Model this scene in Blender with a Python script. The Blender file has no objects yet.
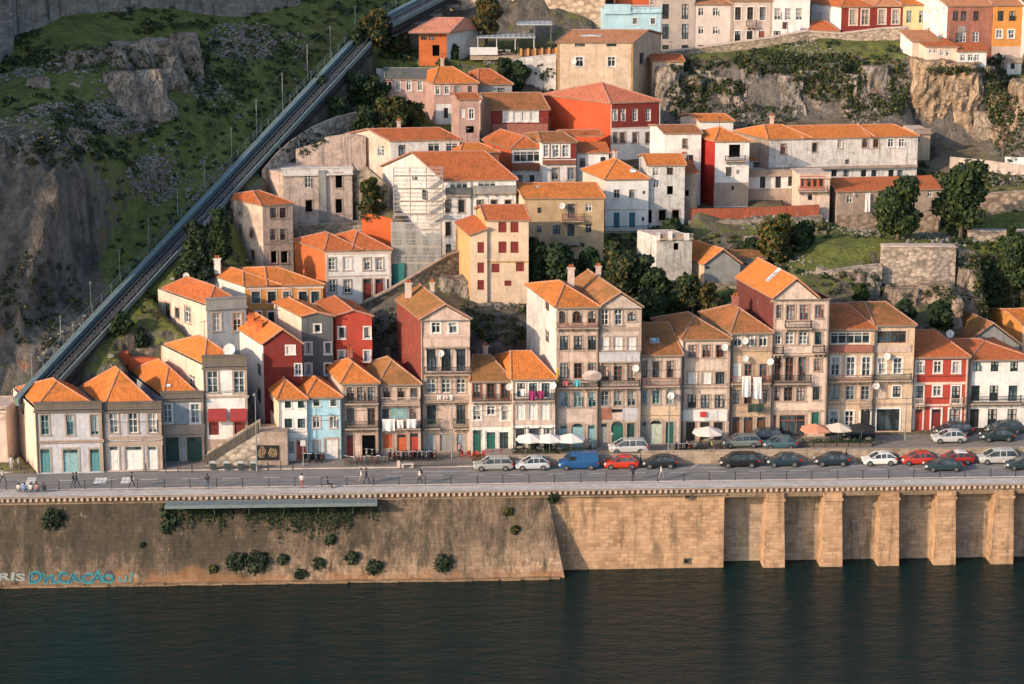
import bpy, math, random
import numpy as np
from mathutils import Vector, noise
R = math.radians
random.seed(7); rng = np.random.default_rng(7)
SC = bpy.context.scene; COL = SC.collection
V = Vector
# ------------------------------------------------ camera, sky, sun, exposure
FP = 2400.0; PITCH = R(13.0); CAMP = V((0, -256, 75.8))
cd = bpy.data.cameras.new('camera'); cam = bpy.data.objects.new('camera', cd); COL.objects.link(cam)
cd.lens = FP / 1024 * 36; cd.sensor_width = 36; cd.clip_start = 1; cd.clip_end = 6000
cam.location = CAMP; cam.rotation_euler = (R(90) - PITCH, 0, 0); SC.camera = cam
SUN_AZ = R(37); SUN_EL = R(21)          # light travels toward +X, a little toward +Y
sdir = V((math.cos(SUN_AZ) * math.cos(SUN_EL), math.sin(SUN_AZ) * math.cos(SUN_EL), -math.sin(SUN_EL)))
sl = bpy.data.lights.new('sun', 'SUN'); sl.energy = 2.85; sl.angle = R(0.6); sl.color = (1.0, 0.74, 0.52)
so = bpy.data.objects.new('sun', sl); COL.objects.link(so); so.rotation_euler = sdir.to_track_quat('-Z', 'Y').to_euler(); so.location = (-200, -100, 150)
w = bpy.data.worlds.new('World'); SC.world = w; w.use_nodes = True
nt = w.node_tree; bg = nt.nodes['Background']; sk = nt.nodes.new('ShaderNodeTexSky'); sk.sky_type = 'NISHITA'; sk.sun_disc = False
sk.sun_elevation = SUN_EL
sv = -sdir; sk.sun_rotation = math.atan2(sv.x, sv.y); sk.air_density = 1.0; sk.dust_density = 1.5; sk.ozone_density = 1.5
nt.links.new(sk.outputs[0], bg.inputs[0]); bg.inputs[1].default_value = 0.15
SC.view_settings.view_transform = 'Standard'; SC.view_settings.look = 'None'; SC.view_settings.gamma = 1; SC.view_settings.use_curve_mapping = False
SC.view_settings.exposure = 0.8

# ------------------------------------------------ pixels to places
FW = V((0, math.cos(PITCH), -math.sin(PITCH))); UPV = V((0, math.sin(PITCH), math.cos(PITCH)))
def ray(px, py): return V((1, 0, 0)) * ((px - 512) / FP) + UPV * ((342 - py) / FP) + FW
def onZ(px, py, z=0.0):
    d = ray(px, py); return CAMP + d * ((z - CAMP.z) / d.z)
def onY(px, py, Y):
    d = ray(px, py); return CAMP + d * ((Y - CAMP.y) / d.y)
def onP(px, py, P, N):
    d = ray(px, py); return CAMP + d * ((P - CAMP).dot(N) / d.dot(N))
def proj(p):
    q = p - CAMP; k = q.dot(FW); return 512 + FP * q.x / k, 342 - FP * q.dot(UPV) / k
YT = [(0, 135), (48, 115), (100, 95), (157, 80), (190, 72), (230, 60), (272, 50), (300, 41), (345, 27), (390, 20), (445, 11), (500, -2)]
def Yd(py): return float(np.interp(py, [a for a, b in YT], [b for a, b in YT]))

# ------------------------------------------------ mesh builder
class MB:
    def __init__(s): s.v = []; s.f = []; s.m = []
    def face(s, pts, m=0):
        n = len(s.v); s.v += [tuple(p) for p in pts]; s.f.append(tuple(range(n, n + len(pts)))); s.m.append(m)
    def box(s, o, a, b, c, m=0):     # corner o, edge vectors
        o, a, b, c = V(o), V(a), V(b), V(c); n = len(s.v)
        if a.cross(b).dot(c) < 0: a, b = b, a
        s.v += [tuple(p) for p in (o, o + a, o + a + b, o + b, o + c, o + a + c, o + a + b + c, o + b + c)]
        for q in ((0, 3, 2, 1), (4, 5, 6, 7), (0, 1, 5, 4), (1, 2, 6, 5), (2, 3, 7, 6), (3, 0, 4, 7)):
            s.f.append(tuple(n + i for i in q)); s.m.append(m)
        return s
    def cbox(s, c, sx, sy, sz, m=0, rz=0):   # centre-bottom box
        c = V(c); a = V((math.cos(rz), math.sin(rz), 0)); b = V((-a.y, a.x, 0))
        return s.box(c - a * sx / 2 - b * sy / 2, a * sx, b * sy, V((0, 0, sz)), m)
    def bar(s, p, q, r, k=6, m=0, r2=None, cap=True):
        p, q = V(p), V(q); r2 = r if r2 is None else r2; d = (q - p).normalized()
        a = d.orthogonal().normalized(); b = d.cross(a); n = len(s.v)
        for c, rr in ((p, r), (q, r2)):
            for i in range(k):
                t = 2 * math.pi * i / k; s.v.append(tuple(c + (a * math.cos(t) + b * math.sin(t)) * rr))
        for i in range(k):
            j = (i + 1) % k; s.f.append((n + i, n + j, n + k + j, n + k + i)); s.m.append(m)
        if cap: s.f.append(tuple(n + i for i in range(k - 1, -1, -1))); s.m.append(m); s.f.append(tuple(n + k + i for i in range(k))); s.m.append(m)
        return s
    def rings(s, rings, m=0, close=True, cap=True):
        k = len(rings[0]); n = len(s.v)
        for r in rings: s.v += [tuple(p) for p in r]
        for i in range(len(rings) - 1):
            for j in range(k if close else k - 1):
                jj = (j + 1) % k; s.f.append((n + i * k + j, n + i * k + jj, n + (i + 1) * k + jj, n + (i + 1) * k + j)); s.m.append(m)
        if cap:
            s.f.append(tuple(n + j for j in range(k - 1, -1, -1))); s.m.append(m)
            b = n + (len(rings) - 1) * k; s.f.append(tuple(b + j for j in range(k))); s.m.append(m)
        return s
    def build(s, name, mats, parent=None, smooth=False, uv=True):
        o0 = V(parent['_o']) if parent is not None and '_o' in parent.keys() else V((0, 0, 0))
        me = bpy.data.meshes.new(name)
        me.from_pydata([(p[0] - o0.x, p[1] - o0.y, p[2] - o0.z) for p in s.v], [], s.f)
        if not isinstance(mats, (list, tuple)): mats = [mats]
        for m in mats: me.materials.append(m)
        me.polygons.foreach_set('material_index', s.m)
        if smooth: me.polygons.foreach_set('use_smooth', [True] * len(s.f))
        if uv: autouv(me, o0)
        o = bpy.data.objects.new(name, me); COL.objects.link(o)
        if parent is not None: o.parent = parent
        o['_o'] = tuple(o0)
        return o
def autouv(me, o0):
    me.update(); uvl = me.uv_layers.new(name='UVMap'); nl = len(me.loops); out = np.zeros((nl, 2))
    co = [v.co + o0 for v in me.vertices]; Z = V((0, 0, 1))
    for p in me.polygons:
        n = p.normal; t = Z.cross(n)
        if t.length < 1e-3: t = V((1, 0, 0)); b = V((0, 1, 0))
        else: t.normalize(); b = n.cross(t)
        for li in p.loop_indices:
            c = co[me.loops[li].vertex_index]; out[li] = (c.dot(t), c.dot(b))
    uvl.data.foreach_set('uv', out.ravel())
def thing(name, label, cat, loc=(0, 0, 0), group=None, local=False):
    o = bpy.data.objects.new(name, None); COL.objects.link(o); o.location = loc; o.empty_display_size = .5
    o['_o'] = (0., 0., 0.) if local else tuple(loc)
    o['label'] = label; o['category'] = cat
    if group: o['group'] = group
    return o
def tag(o, label, cat, group=None, kind=None):
    if label: o['label'] = label
    if cat: o['category'] = cat
    if group: o['group'] = group
    if kind: o['kind'] = kind
    return o
def struct(o): o['kind'] = 'structure'; return o
def dup(o, parent=None):
    c = o.copy(); COL.objects.link(c)
    if parent is not None: c.parent = parent
    for ch in list(o.children): dup(ch, c)
    return c

# ------------------------------------------------ materials
class NT:
    def __init__(s, name):
        s.m = bpy.data.materials.new(name); s.m.use_nodes = True; s.t = s.m.node_tree; s.b = s.t.nodes['Principled BSDF']
    def n(s, k, **kw):
        x = s.t.nodes.new(k)
        for a, v in kw.items():
            if a.startswith('i_'):
                nm = a[2:]; nm = int(nm) if nm.isdigit() else nm.replace('_', ' ')
                x.inputs[nm].default_value = v
            else: setattr(x, a, v)
        return x
    def l(s, a, b): s.t.links.new(a, b)
    def noise(s, vec, scale, detail=4, rough=.6, dist=0):
        x = s.n('ShaderNodeTexNoise'); x.inputs['Scale'].default_value = scale; x.inputs['Detail'].default_value = detail
        x.inputs['Roughness'].default_value = rough; x.inputs['Distortion'].default_value = dist; s.l(vec, x.inputs['Vector']); return x.outputs['Fac']
    def mapv(s, vec, sc=(1, 1, 1), rot=(0, 0, 0)):
        x = s.n('ShaderNodeMapping'); x.inputs['Scale'].default_value = sc; x.inputs['Rotation'].default_value = rot; s.l(vec, x.inputs['Vector']); return x.outputs[0]
    def ramp(s, f, a, b, lo=0., hi=1.):
        x = s.n('ShaderNodeMapRange'); x.inputs[1].default_value = a; x.inputs[2].default_value = b; x.inputs[3].default_value = lo; x.inputs[4].default_value = hi; s.l(f, x.inputs[0]); return x.outputs[0]
    def mix(s, f, a, b, mode='MIX'):
        x = s.n('ShaderNodeMix'); x.data_type = 'RGBA'; x.blend_type = mode
        for k, v in ((0, f), (6, a), (7, b)):
            if hasattr(v, 'links') or isinstance(v, bpy.types.NodeSocket): s.l(v, x.inputs[k])
            else: x.inputs[k].default_value = v if k == 0 else (*v[:3], 1)
        return x.outputs[2]
    def math(s, op, a, b=0.):
        x = s.n('ShaderNodeMath'); x.operation = op
        for k, v in ((0, a), (1, b)):
            if isinstance(v, bpy.types.NodeSocket): s.l(v, x.inputs[k])
            else: x.inputs[k].default_value = v
        return x.outputs[0]
    def pos(s): return s.n('ShaderNodeNewGeometry').outputs['Position']
    def uv(s): return s.n('ShaderNodeUVMap', uv_map='UVMap').outputs[0]
    def bump(s, h, st, dist=.05):
        x = s.n('ShaderNodeBump'); x.inputs['Strength'].default_value = st; x.inputs['Distance'].default_value = dist; s.l(h, x.inputs['Height']); s.l(x.outputs[0], s.b.inputs['Normal'])
    def out(s, c, rough=.8, spec=.3):
        if isinstance(c, bpy.types.NodeSocket): s.l(c, s.b.inputs['Base Color'])
        else: s.b.inputs['Base Color'].default_value = (*c, 1)
        if isinstance(rough, bpy.types.NodeSocket): s.l(rough, s.b.inputs['Roughness'])
        else: s.b.inputs['Roughness'].default_value = rough
        s.b.inputs['Specular IOR Level'].default_value = spec
        return s.m
_mc = {}
def cached(fn):
    def g(*a, **k):
        key = (fn.__name__, a, tuple(sorted(k.items())))
        if key not in _mc: _mc[key] = fn(*a, **k)
        return _mc[key]
    return g
def mul(c, k): return tuple(min(1, x * k) for x in c)
@cached
def plaster(c, dirt=.4, name='plaster'):
    n = NT(name); p = n.pos(); d = min(1., dirt)
    a = n.noise(p, .5, 5, .65, .3); b = n.noise(n.mapv(p, (2.2, 2.2, .2)), 1., 7, .75); f = n.noise(p, 4.5, 5, .8)
    g = n.noise(p, .75, 8, .8, .4); h = n.noise(n.mapv(p, (1, 1, .8), (0, 0, .7)), 1.5, 7, .75, .5)
    gr = (c[0] * .5 + .05, c[1] * .5 + .048, c[2] * .5 + .046)
    col = n.mix(n.ramp(a, .3, .7), mul(c, .82), mul(c, 1.14))
    col = n.mix(n.ramp(g, .5, .57, 0, min(.9, .12 + d * .75)), col, gr)
    col = n.mix(n.ramp(g, .44, .38, 0, min(.6, d * .7)), col, tuple(x * .85 + .09 for x in c))
    if d > .42: col = n.mix(n.ramp(h, .60, .63, 0, min(.85, d)), col, (.30, .235, .18))
    col = n.mix(n.ramp(b, .52, .64, 0, min(.85, .1 + d * .85)), col, (c[0] * .3 + .03, c[1] * .29 + .028, c[2] * .28 + .026))
    col = n.mix(n.ramp(f, .42, .62, 0, .12 + .4 * d), col, mul(c, .55))
    n.bump(n.math('ADD', f, g), .4, .04)
    return n.out(col, .92, .12)
@cached
def plain(c, rough=.6, metal=0., name='paint', var=.25):
    n = NT(name); p = n.pos(); f = n.noise(p, 3, 4, .7)
    n.b.inputs['Metallic'].default_value = metal
    return n.out(n.mix(n.ramp(f, .3, .7), mul(c, 1 - var), mul(c, 1 + var * .4)), rough, .4)
@cached
def tiles(c, moss=.35, name='roof_tile'):
    n = NT(name); uv = n.uv(); p = n.pos()
    sep = n.n('ShaderNodeSeparateXYZ'); n.l(uv, sep.inputs[0])
    br = n.n('ShaderNodeTexBrick'); br.offset = 0.0; n.l(uv, br.inputs['Vector'])
    for k, v in (('Scale', 1.), ('Brick Width', .24), ('Row Height', .38), ('Mortar Size', .03), ('Bias', 0.)): br.inputs[k].default_value = v
    br.inputs['Color1'].default_value = (0, 0, 0, 1); br.inputs['Color2'].default_value = (1, 1, 1, 1); br.inputs['Mortar'].default_value = (.5, .5, .5, 1)
    col = n.mix(n.ramp(br.outputs[0], 0, 1), mul(c, .45), mul(c, 1.45)); col = n.mix(n.ramp(n.noise(n.mapv(uv, (1, .8, 1)), 2.6, 3, .8), .52, .62, 0, .6), col, (c[0] * .42, c[1] * .5, c[2] * .7))
    moss = .22 + moss * .8; bro = (c[0] * .62, c[1] * .78, c[2] * 1.1); col = n.mix(n.ramp(n.noise(p, .9, 7, .8, .5), .5, .6, 0, .75), col, bro); col = n.mix(n.ramp(n.noise(n.mapv(p, (1, 1, 1), (0, 0, 2)), 1.3, 7, .8, .5), .6, .66, 0, .5), col, (c[0] * .9 + .05, c[1] * 1.3 + .05, c[2] * 1.4 + .05))
    big = n.noise(p, .35, 6, .7, .8); med = n.noise(n.mapv(uv, (1.6, .5, 1)), 1.1, 5, .75)
    col = n.mix(n.ramp(med, .36, .66, .15, 1), mul(c, 1.1), col)
    col = n.mix(n.ramp(big, .60 - .25 * moss, .74, 0, min(1, moss * 1.9)), col, (c[0] * .34 + .02, c[1] * .45 + .03, .03))
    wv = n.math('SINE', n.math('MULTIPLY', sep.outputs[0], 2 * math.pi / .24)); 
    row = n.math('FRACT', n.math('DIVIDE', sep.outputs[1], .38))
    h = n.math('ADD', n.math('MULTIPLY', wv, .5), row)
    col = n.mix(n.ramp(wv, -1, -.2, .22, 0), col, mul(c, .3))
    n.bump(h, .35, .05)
    return n.out(col, .9, .15)
@cached
def masonry(c, c2, bw=.9, bh=.42, stain=.5, mort=.6, name='masonry'):
    n = NT(name); uv = n.uv(); p = n.pos()
    wn = n.n('ShaderNodeTexNoise'); wn.inputs['Scale'].default_value = .9; wn.inputs['Detail'].default_value = 3; n.l(p, wn.inputs['Vector']); wa = n.n('ShaderNodeVectorMath', operation='MULTIPLY_ADD'); wa.inputs[1].default_value = (.28, .16, 0); n.l(wn.outputs['Color'], wa.inputs[0]); n.l(uv, wa.inputs[2])
    br = n.n('ShaderNodeTexBrick'); n.l(wa.outputs[0], br.inputs['Vector'])
    for k, v in (('Scale', 1.), ('Brick Width', bw), ('Row Height', bh), ('Mortar Size', .03), ('Mortar Smooth', .4), ('Bias', 0.)): br.inputs[k].default_value = v
    br.inputs['Color1'].default_value = (*mul(c, 1.1), 1); br.inputs['Color2'].default_value = (*c2, 1); br.inputs['Mortar'].default_value = (*mul(c, mort), 1)
    big = n.noise(p, .22, 6, .7, .5); st = n.noise(n.mapv(p, (1, 1, .13)), .9, 6, .7); f = n.noise(p, 2.2, 5, .75)
    col = n.mix(n.ramp(f, .35, .65), br.outputs[0], n.mix(.5, br.outputs[0], mul(c, .8)))
    col = n.mix(n.ramp(big, .42, .62, 0, .6), col, mul(c, 1.15)); col = n.mix(n.ramp(n.noise(p, .55, 7, .8, .3), .53, .6, 0, .55), col, mul(c, .42)); col = n.mix(n.ramp(n.noise(n.mapv(p, (1, 1, 1), (0, 0, 1)), .7, 7, .8, .3), .57, .62, 0, .5), col, tuple(x * .8 + .16 for x in c))
    col = n.mix(n.ramp(st, .52, .66, 0, stain), col, (.045, .045, .032))
    if stain > .85:
        v3 = n.noise(n.mapv(p, (2.6, 2.6, .09)), 1., 6, .8); col = n.mix(n.ramp(v3, .5, .6, 0, .55), col, (.05, .042, .033)); col = n.mix(n.ramp(v3, .42, .34, 0, .5), col, (.52, .40, .29))
        lg = n.noise(n.mapv(p, (1, 1, .8)), .085, 5, .65, .4); s2 = n.noise(n.mapv(p, (1, 1, .1)), .5, 7, .75)
        sx = n.n('ShaderNodeSeparateXYZ'); n.l(p, sx.inputs[0])
        k = n.math('ADD', n.ramp(sx.outputs[0], -30, 8, .13, -.03), n.ramp(sx.outputs[2], -9, -5, -.1, .04))
        col = n.mix(n.ramp(n.math('ADD', lg, k), .42, .58, 0, .6), col, (.085, .072, .055)); col = n.mix(n.ramp(n.math('ADD', s2, k), .5, .64, 0, .7), col, (.03, .03, .024))
        col = n.mix(n.ramp(n.noise(n.mapv(p, (1, 1, .12)), 1.7, 4, .6), .66, .72, 0, .5), col, (.34, .27, .20)); col = n.mix(n.ramp(n.math('ADD', n.noise(p, .3, 5, .7), n.ramp(sx.outputs[2], -9, -6.5, .1, -.25)), .5, .62, 0, .6), col, (.26, .13, .06))
    n.bump(n.math('ADD', n.math('MULTIPLY', br.outputs['Fac'], -1.), n.math('MULTIPLY', f, .9)), .6, .05)
    return n.out(col, .92, .15)
@cached
def rubble(c, k=.7, sc=1.6, name='rubble_stone', moss=.35):
    n = NT(name); p = n.pos()
    vo = n.n('ShaderNodeTexVoronoi'); vo.inputs['Scale'].default_value = sc; n.l(n.mapv(p, (1, 1, 1.5)), vo.inputs['Vector'])
    bw = n.n('ShaderNodeRGBToBW'); n.l(vo.outputs['Color'], bw.inputs[0])
    col = n.mix(bw.outputs[0], mul(c, k), mul(c, 1.35))
    col = n.mix(n.ramp(vo.outputs['Distance'], .4, .75, 0, .65), col, mul(c, .3))
    col = n.mix(n.ramp(n.noise(p, .6, 6, .75), .5, .66, 0, moss), col, (.05, .06, .025))
    n.bump(n.math('MULTIPLY', vo.outputs['Distance'], -1.), .8, .1)
    return n.out(col, .95, .1)
@cached
def glass(c=(.025, .035, .045), rough=.12, name='window_glass'):
    n = NT(name); p = n.pos()
    f = n.noise(n.mapv(p, (1, 1, .6)), 1.1, 2, .5)
    return n.out(n.mix(n.ramp(f, .45, .62), c, mul(c, 3.2)), rough, .6)
@cached
def leaf(c, c2, name='foliage'):
    n = NT(name); p = n.pos(); f = n.noise(p, .7, 3, .6); g = n.noise(p, 6, 2, .5)
    col = n.mix(n.ramp(f, .35, .65), c, c2); col = n.mix(n.ramp(g, .3, .7, 0, .45), col, mul(c, .5))
    m = n.out(col, .7, .2); return m
COLS = dict(white=(.74, .72, .69), cream=(.67, .53, .44), beige=(.60, .46, .385), sand=(.58, .44, .31), lav=(.50, .50, .54), greyblue=(.30, .34, .38),
    stone=(.40, .31, .25), dstone=(.17, .145, .12), lstone=(.575, .465, .40), grey=(.30, .30, .29), dgrey=(.115, .125, .13), red=(.40, .065, .045), maroon=(.19, .035, .03),
    dred=(.22, .035, .03), orange=(.60, .27, .075), brorange=(.58, .16, .055), yellow=(.65, .475, .33), lyellow=(.66, .51, .37), blue=(.42, .62, .70), lblue=(.47, .64, .71), teal=(.10, .27, .29),
    green=(.02, .12, .10), dgreen=(.018, .06, .052), pink=(.50, .33, .285), brown=(.13, .06, .035), dark=(.03, .03, .032), black=(.012, .012, .014), blueshut=(.05, .16, .23),
    pwhite=(.66, .63, .60), rbrown=(.26, .10, .065), ored=(.50, .12, .05), palegreen=(.45, .5, .42), ochre=(.45, .27, .11), brick=(.36, .15, .11), lteal=(.25, .42, .44))
def c3(c): return COLS[c] if isinstance(c, str) else c
# ------------------------------------------------ buildings
FOOT = []      # footprints: (corners, base z, eave z)
PTS = []       # terrain control points (x, y, z, vegetation 0..1)
TILE = dict(o=(.54, .175, .045), b=(.34, .135, .055), r=(.43, .125, .045), p=(.46, .20, .10), d=(.22, .10, .06), m=(.36, .155, .065))
def zfor(x, y, py):
    dy = y - CAMP.y; t = (342 - py) / FP; c, s_ = math.cos(PITCH), math.sin(PITCH)
    return CAMP.z + dy * (t * c - s_) / (c + t * s_)
def wallgrid(mb, P, U, L, z0, z1, holes, m=0, rev=.24):
    """vertical wall from P along U, outward normal U x Z, with real openings"""
    P = V(P); N = U.cross(V((0, 0, 1)))
    us = sorted({0, L, *[u for h in holes for u in h[:2]]}); vs = sorted({z0, z1, *[v for h in holes for v in h[2:4]]})
    us = [u for u in us if 0 <= u <= L]; vs = [v for v in vs if z0 <= v <= z1]
    pt = lambda u, v, n=0.: V((P.x, P.y, v)) + U * u - N * n
    for a, b in zip(us[:-1], us[1:]):
        run = None
        for c, d in zip(vs[:-1], vs[1:]):
            if b - a < 1e-4 or d - c < 1e-4: continue
            uu, vv = (a + b) / 2, (c + d) / 2
            if any(h[0] < uu < h[1] and h[2] < vv < h[3] for h in holes):
                if run: mb.face([pt(a, run[0]), pt(b, run[0]), pt(b, run[1]), pt(a, run[1])], m); run = None
            else: run = (run[0] if run else c, d)
        if run: mb.face([pt(a, run[0]), pt(b, run[0]), pt(b, run[1]), pt(a, run[1])], m)
    for u0, u1, v0, v1 in holes:
        mb.face([pt(u0, v0), pt(u0, v1), pt(u0, v1, rev), pt(u0, v0, rev)], m)
        mb.face([pt(u1, v1), pt(u1, v0), pt(u1, v0, rev), pt(u1, v1, rev)], m)
        mb.face([pt(u0, v1), pt(u1, v1), pt(u1, v1, rev), pt(u0, v1, rev)], m)
        mb.face([pt(u1, v0), pt(u0, v0), pt(u0, v0, rev), pt(u1, v0, rev)], m)
PANES = [(.02, .03, .035), (.03, .045, .055), (.05, .07, .08), (.018, .022, .025), (.11, .13, .14)]
def opening(par, P, U, h, st, zed=None):
    """fills one opening: frame, glass, sill / door leaf, shutter"""
    k, fc, sc = (st.split() + ['white', 'stone'])[:3] if len(st.split()) < 3 else st.split()[:3]
    N = U.cross(V((0, 0, 1))); u0, u1, v0, v1 = h; wd, ht = u1 - u0, v1 - v0
    pt = lambda u, v, n=0.: V((P.x, P.y, v)) + U * u + N * n
    F = plain(c3(fc), .55, name='painted_wood')
    def fb(mb, a, b, c, d, n0, n1, m=0): mb.box(pt(a, c, n0), U * (b - a), V((0, 0, d - c)), N * (n1 - n0), m)
    def ring(mb, a, b, c, d, t, n0, n1):
        fb(mb, a, a + t, c, d, n0, n1); fb(mb, b - t, b, c, d, n0, n1); fb(mb, a + t, b - t, d - t, d, n0, n1); fb(mb, a + t, b - t, c, c + t, n0, n1)
    arch = k.startswith('a'); k = k[1:] if arch else k
    if k in ('win', 'sash', 'fr'):
        f = MB(); t = .075; ring(f, u0 + .01, u1 - .01, v0 + .01, v1 - .01, t, -.2, -.1)
        if k != 'fr':
            fb(f, (u0 + u1) / 2 - .04, (u0 + u1) / 2 + .04, v0 + .05, v1 - .05, -.19, -.085)
            tz = v0 + ht * (.68 if k == 'win' else .5); fb(f, u0 + .05, u1 - .05, tz - .035, tz + .035, -.19, -.09)
            if k == 'win' and ht > 1.5: fb(f, u0 + .05, u1 - .05, v0 + ht * .34 - .02, v0 + ht * .34 + .02, -.19, -.1)
        if random.random() < .25:     # one leaf standing open
            a = random.choice((u0 + .06, u1 - .1)); fb(f, a, a + .04, v0 + .08, tz if k != 'fr' else v1 - .1, -.1, .18)
        wo = f.build('window', F, par)
        p = MB(); p.face([pt(u0, v0, -.17), pt(u1, v0, -.17), pt(u1, v1, -.17), pt(u0, v1, -.17)]); p.build('pane', glass(random.choice(PANES), random.choice((.08, .15, .3))), wo)
        if random.random() < .4:
            q = MB(); r = random.random(); kk = random.uniform(.3, .95)
            for (a, b) in ((u0 + .09, u0 + .09 + wd * .28), (u1 - .09 - wd * .28, u1 - .09)): q.face([pt(a, v0 + ht * (1 - kk), -.165), pt(b, v0 + ht * (1 - kk), -.165), pt(b, v1 - .06, -.165), pt(a, v1 - .06, -.165)])
            q.build('curtain', plain((.42, .40, .37), .9, name='curtain_cloth'), wo)
    elif k == 'shut':
        f = MB(); n = max(3, int(ht / .14)); ring(f, u0 + .01, u1 - .01, v0 + .01, v1 - .01, .07, -.14, -.05)
        for i in range(n):
            z = v0 + .07 + (ht - .14) * i / n; fb(f, u0 + .07, u1 - .07, z, z + (ht - .14) / n * .8, -.13, -.09)
        fb(f, (u0 + u1) / 2 - .03, (u0 + u1) / 2 + .03, v0 + .05, v1 - .05, -.12, -.06); fb(f, u0, u1, v0, v1, -.2, -.15)
        wo = f.build('shutter', F, par)
    elif k == 'door':
        f = MB(); ring(f, u0 + .01, u1 - .01, v0, v1 - .01, .09, -.17, -.05); fb(f, u0 + .05, u1 - .05, v0, v0 + ht * (.8 if ht > 2.3 else 1), -.2, -.12)
        mid = (u0 + u1) / 2
        for a, b in ((u0 + .16, mid - .07), (mid + .07, u1 - .16)):
            if b - a > .12:
                for c, d in ((.06, .32), (.37, .74)): fb(f, a, b, v0 + ht * c, v0 + ht * d, -.12, -.095)
        if ht > 2.3: fb(f, u0 + .05, u1 - .05, v0 + ht * .79, v0 + ht * .82, -.18, -.06)
        wo = f.build('door', F, par)
        if ht > 2.3:
            p = MB(); p.face([pt(u0, v0 + ht * .8, -.15), pt(u1, v0 + ht * .8, -.15), pt(u1, v1, -.15), pt(u0, v1, -.15)]); p.build('pane', glass(PANES[0]), wo)
        q = MB(); q.bar(pt(mid + .12, v0 + 1.0, -.12), pt(mid + .12, v0 + 1.0, -.04), .035); q.build('handle', plain((.3, .25, .15), .3, 1., name='metal'), wo)
    elif k == 'shop':
        f = MB(); n = max(2, round(wd / .9)); ring(f, u0 + .01, u1 - .01, v0 + .01, v1 - .01, .09, -.2, -.08)
        for i in range(1, n): u = u0 + wd * i / n; fb(f, u - .035, u + .035, v0 + .05, v1 - .05, -.19, -.09)
        fb(f, u0 + .05, u1 - .05, v0 + ht * .72, v0 + ht * .76, -.19, -.09)
        wo = f.build('glazed_front', F, par)
        p = MB(); p.face([pt(u0, v0, -.16), pt(u1, v0, -.16), pt(u1, v1, -.16), pt(u0, v1, -.16)]); p.build('pane', glass(PANES[0]), wo)
    else:   # 'hole': an open recess with real depth, its lining coloured dark for shade
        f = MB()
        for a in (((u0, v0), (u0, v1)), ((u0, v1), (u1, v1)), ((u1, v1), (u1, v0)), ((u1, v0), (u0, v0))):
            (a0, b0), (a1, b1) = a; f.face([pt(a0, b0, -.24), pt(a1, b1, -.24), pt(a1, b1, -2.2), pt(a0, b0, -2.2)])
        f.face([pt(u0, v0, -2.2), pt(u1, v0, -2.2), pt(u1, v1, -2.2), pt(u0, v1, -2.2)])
        wo = f.build('opening', plain((.05, .045, .04), .9, name='interior_shade'), par)
    if sc != '-':
        s = MB(); t = min(.2, wd * .17)
        fb(s, u0 - t, u0, v0, v1 + (0 if arch else t), .0, .05); fb(s, u1, u1 + t, v0, v1 + (0 if arch else t), .0, .05)
        if not arch: fb(s, u0, u1, v1, v1 + t, .0, .055)
        if k not in ('door', 'shop'): fb(s, u0 - t - .05, u1 + t + .05, v0 - .13, v0, .0, .12)
        s.build('window_surround', plaster(c3(sc), .3, name='dressed_stone'), wo)
    if arch:     # stone head: arch cut with two spandrel pieces
        s = MB(); n = 8; r = wd / 2; cz = v1 - r; mid = (u0 + u1) / 2
        for i in range(n):
            t0, t1 = math.pi * i / n, math.pi * (i + 1) / n
            a0, b0 = mid - r * math.cos(t0), cz + r * math.sin(t0); a1, b1 = mid - r * math.cos(t1), cz + r * math.sin(t1)
            for (c, d) in ((.03, -.09),): s.face([pt(a0, b0, c), pt(a1, b1, c), pt(a1, v1 + .2, c), pt(a0, v1 + .2, c)]); s.face([pt(a1, b1, c), pt(a0, b0, c), pt(a0, b0, d), pt(a1, b1, d)])
        s.build('arch_head', plaster(c3(sc if sc != '-' else 'stone'), .3, name='dressed_stone'), wo)
    return wo
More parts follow.
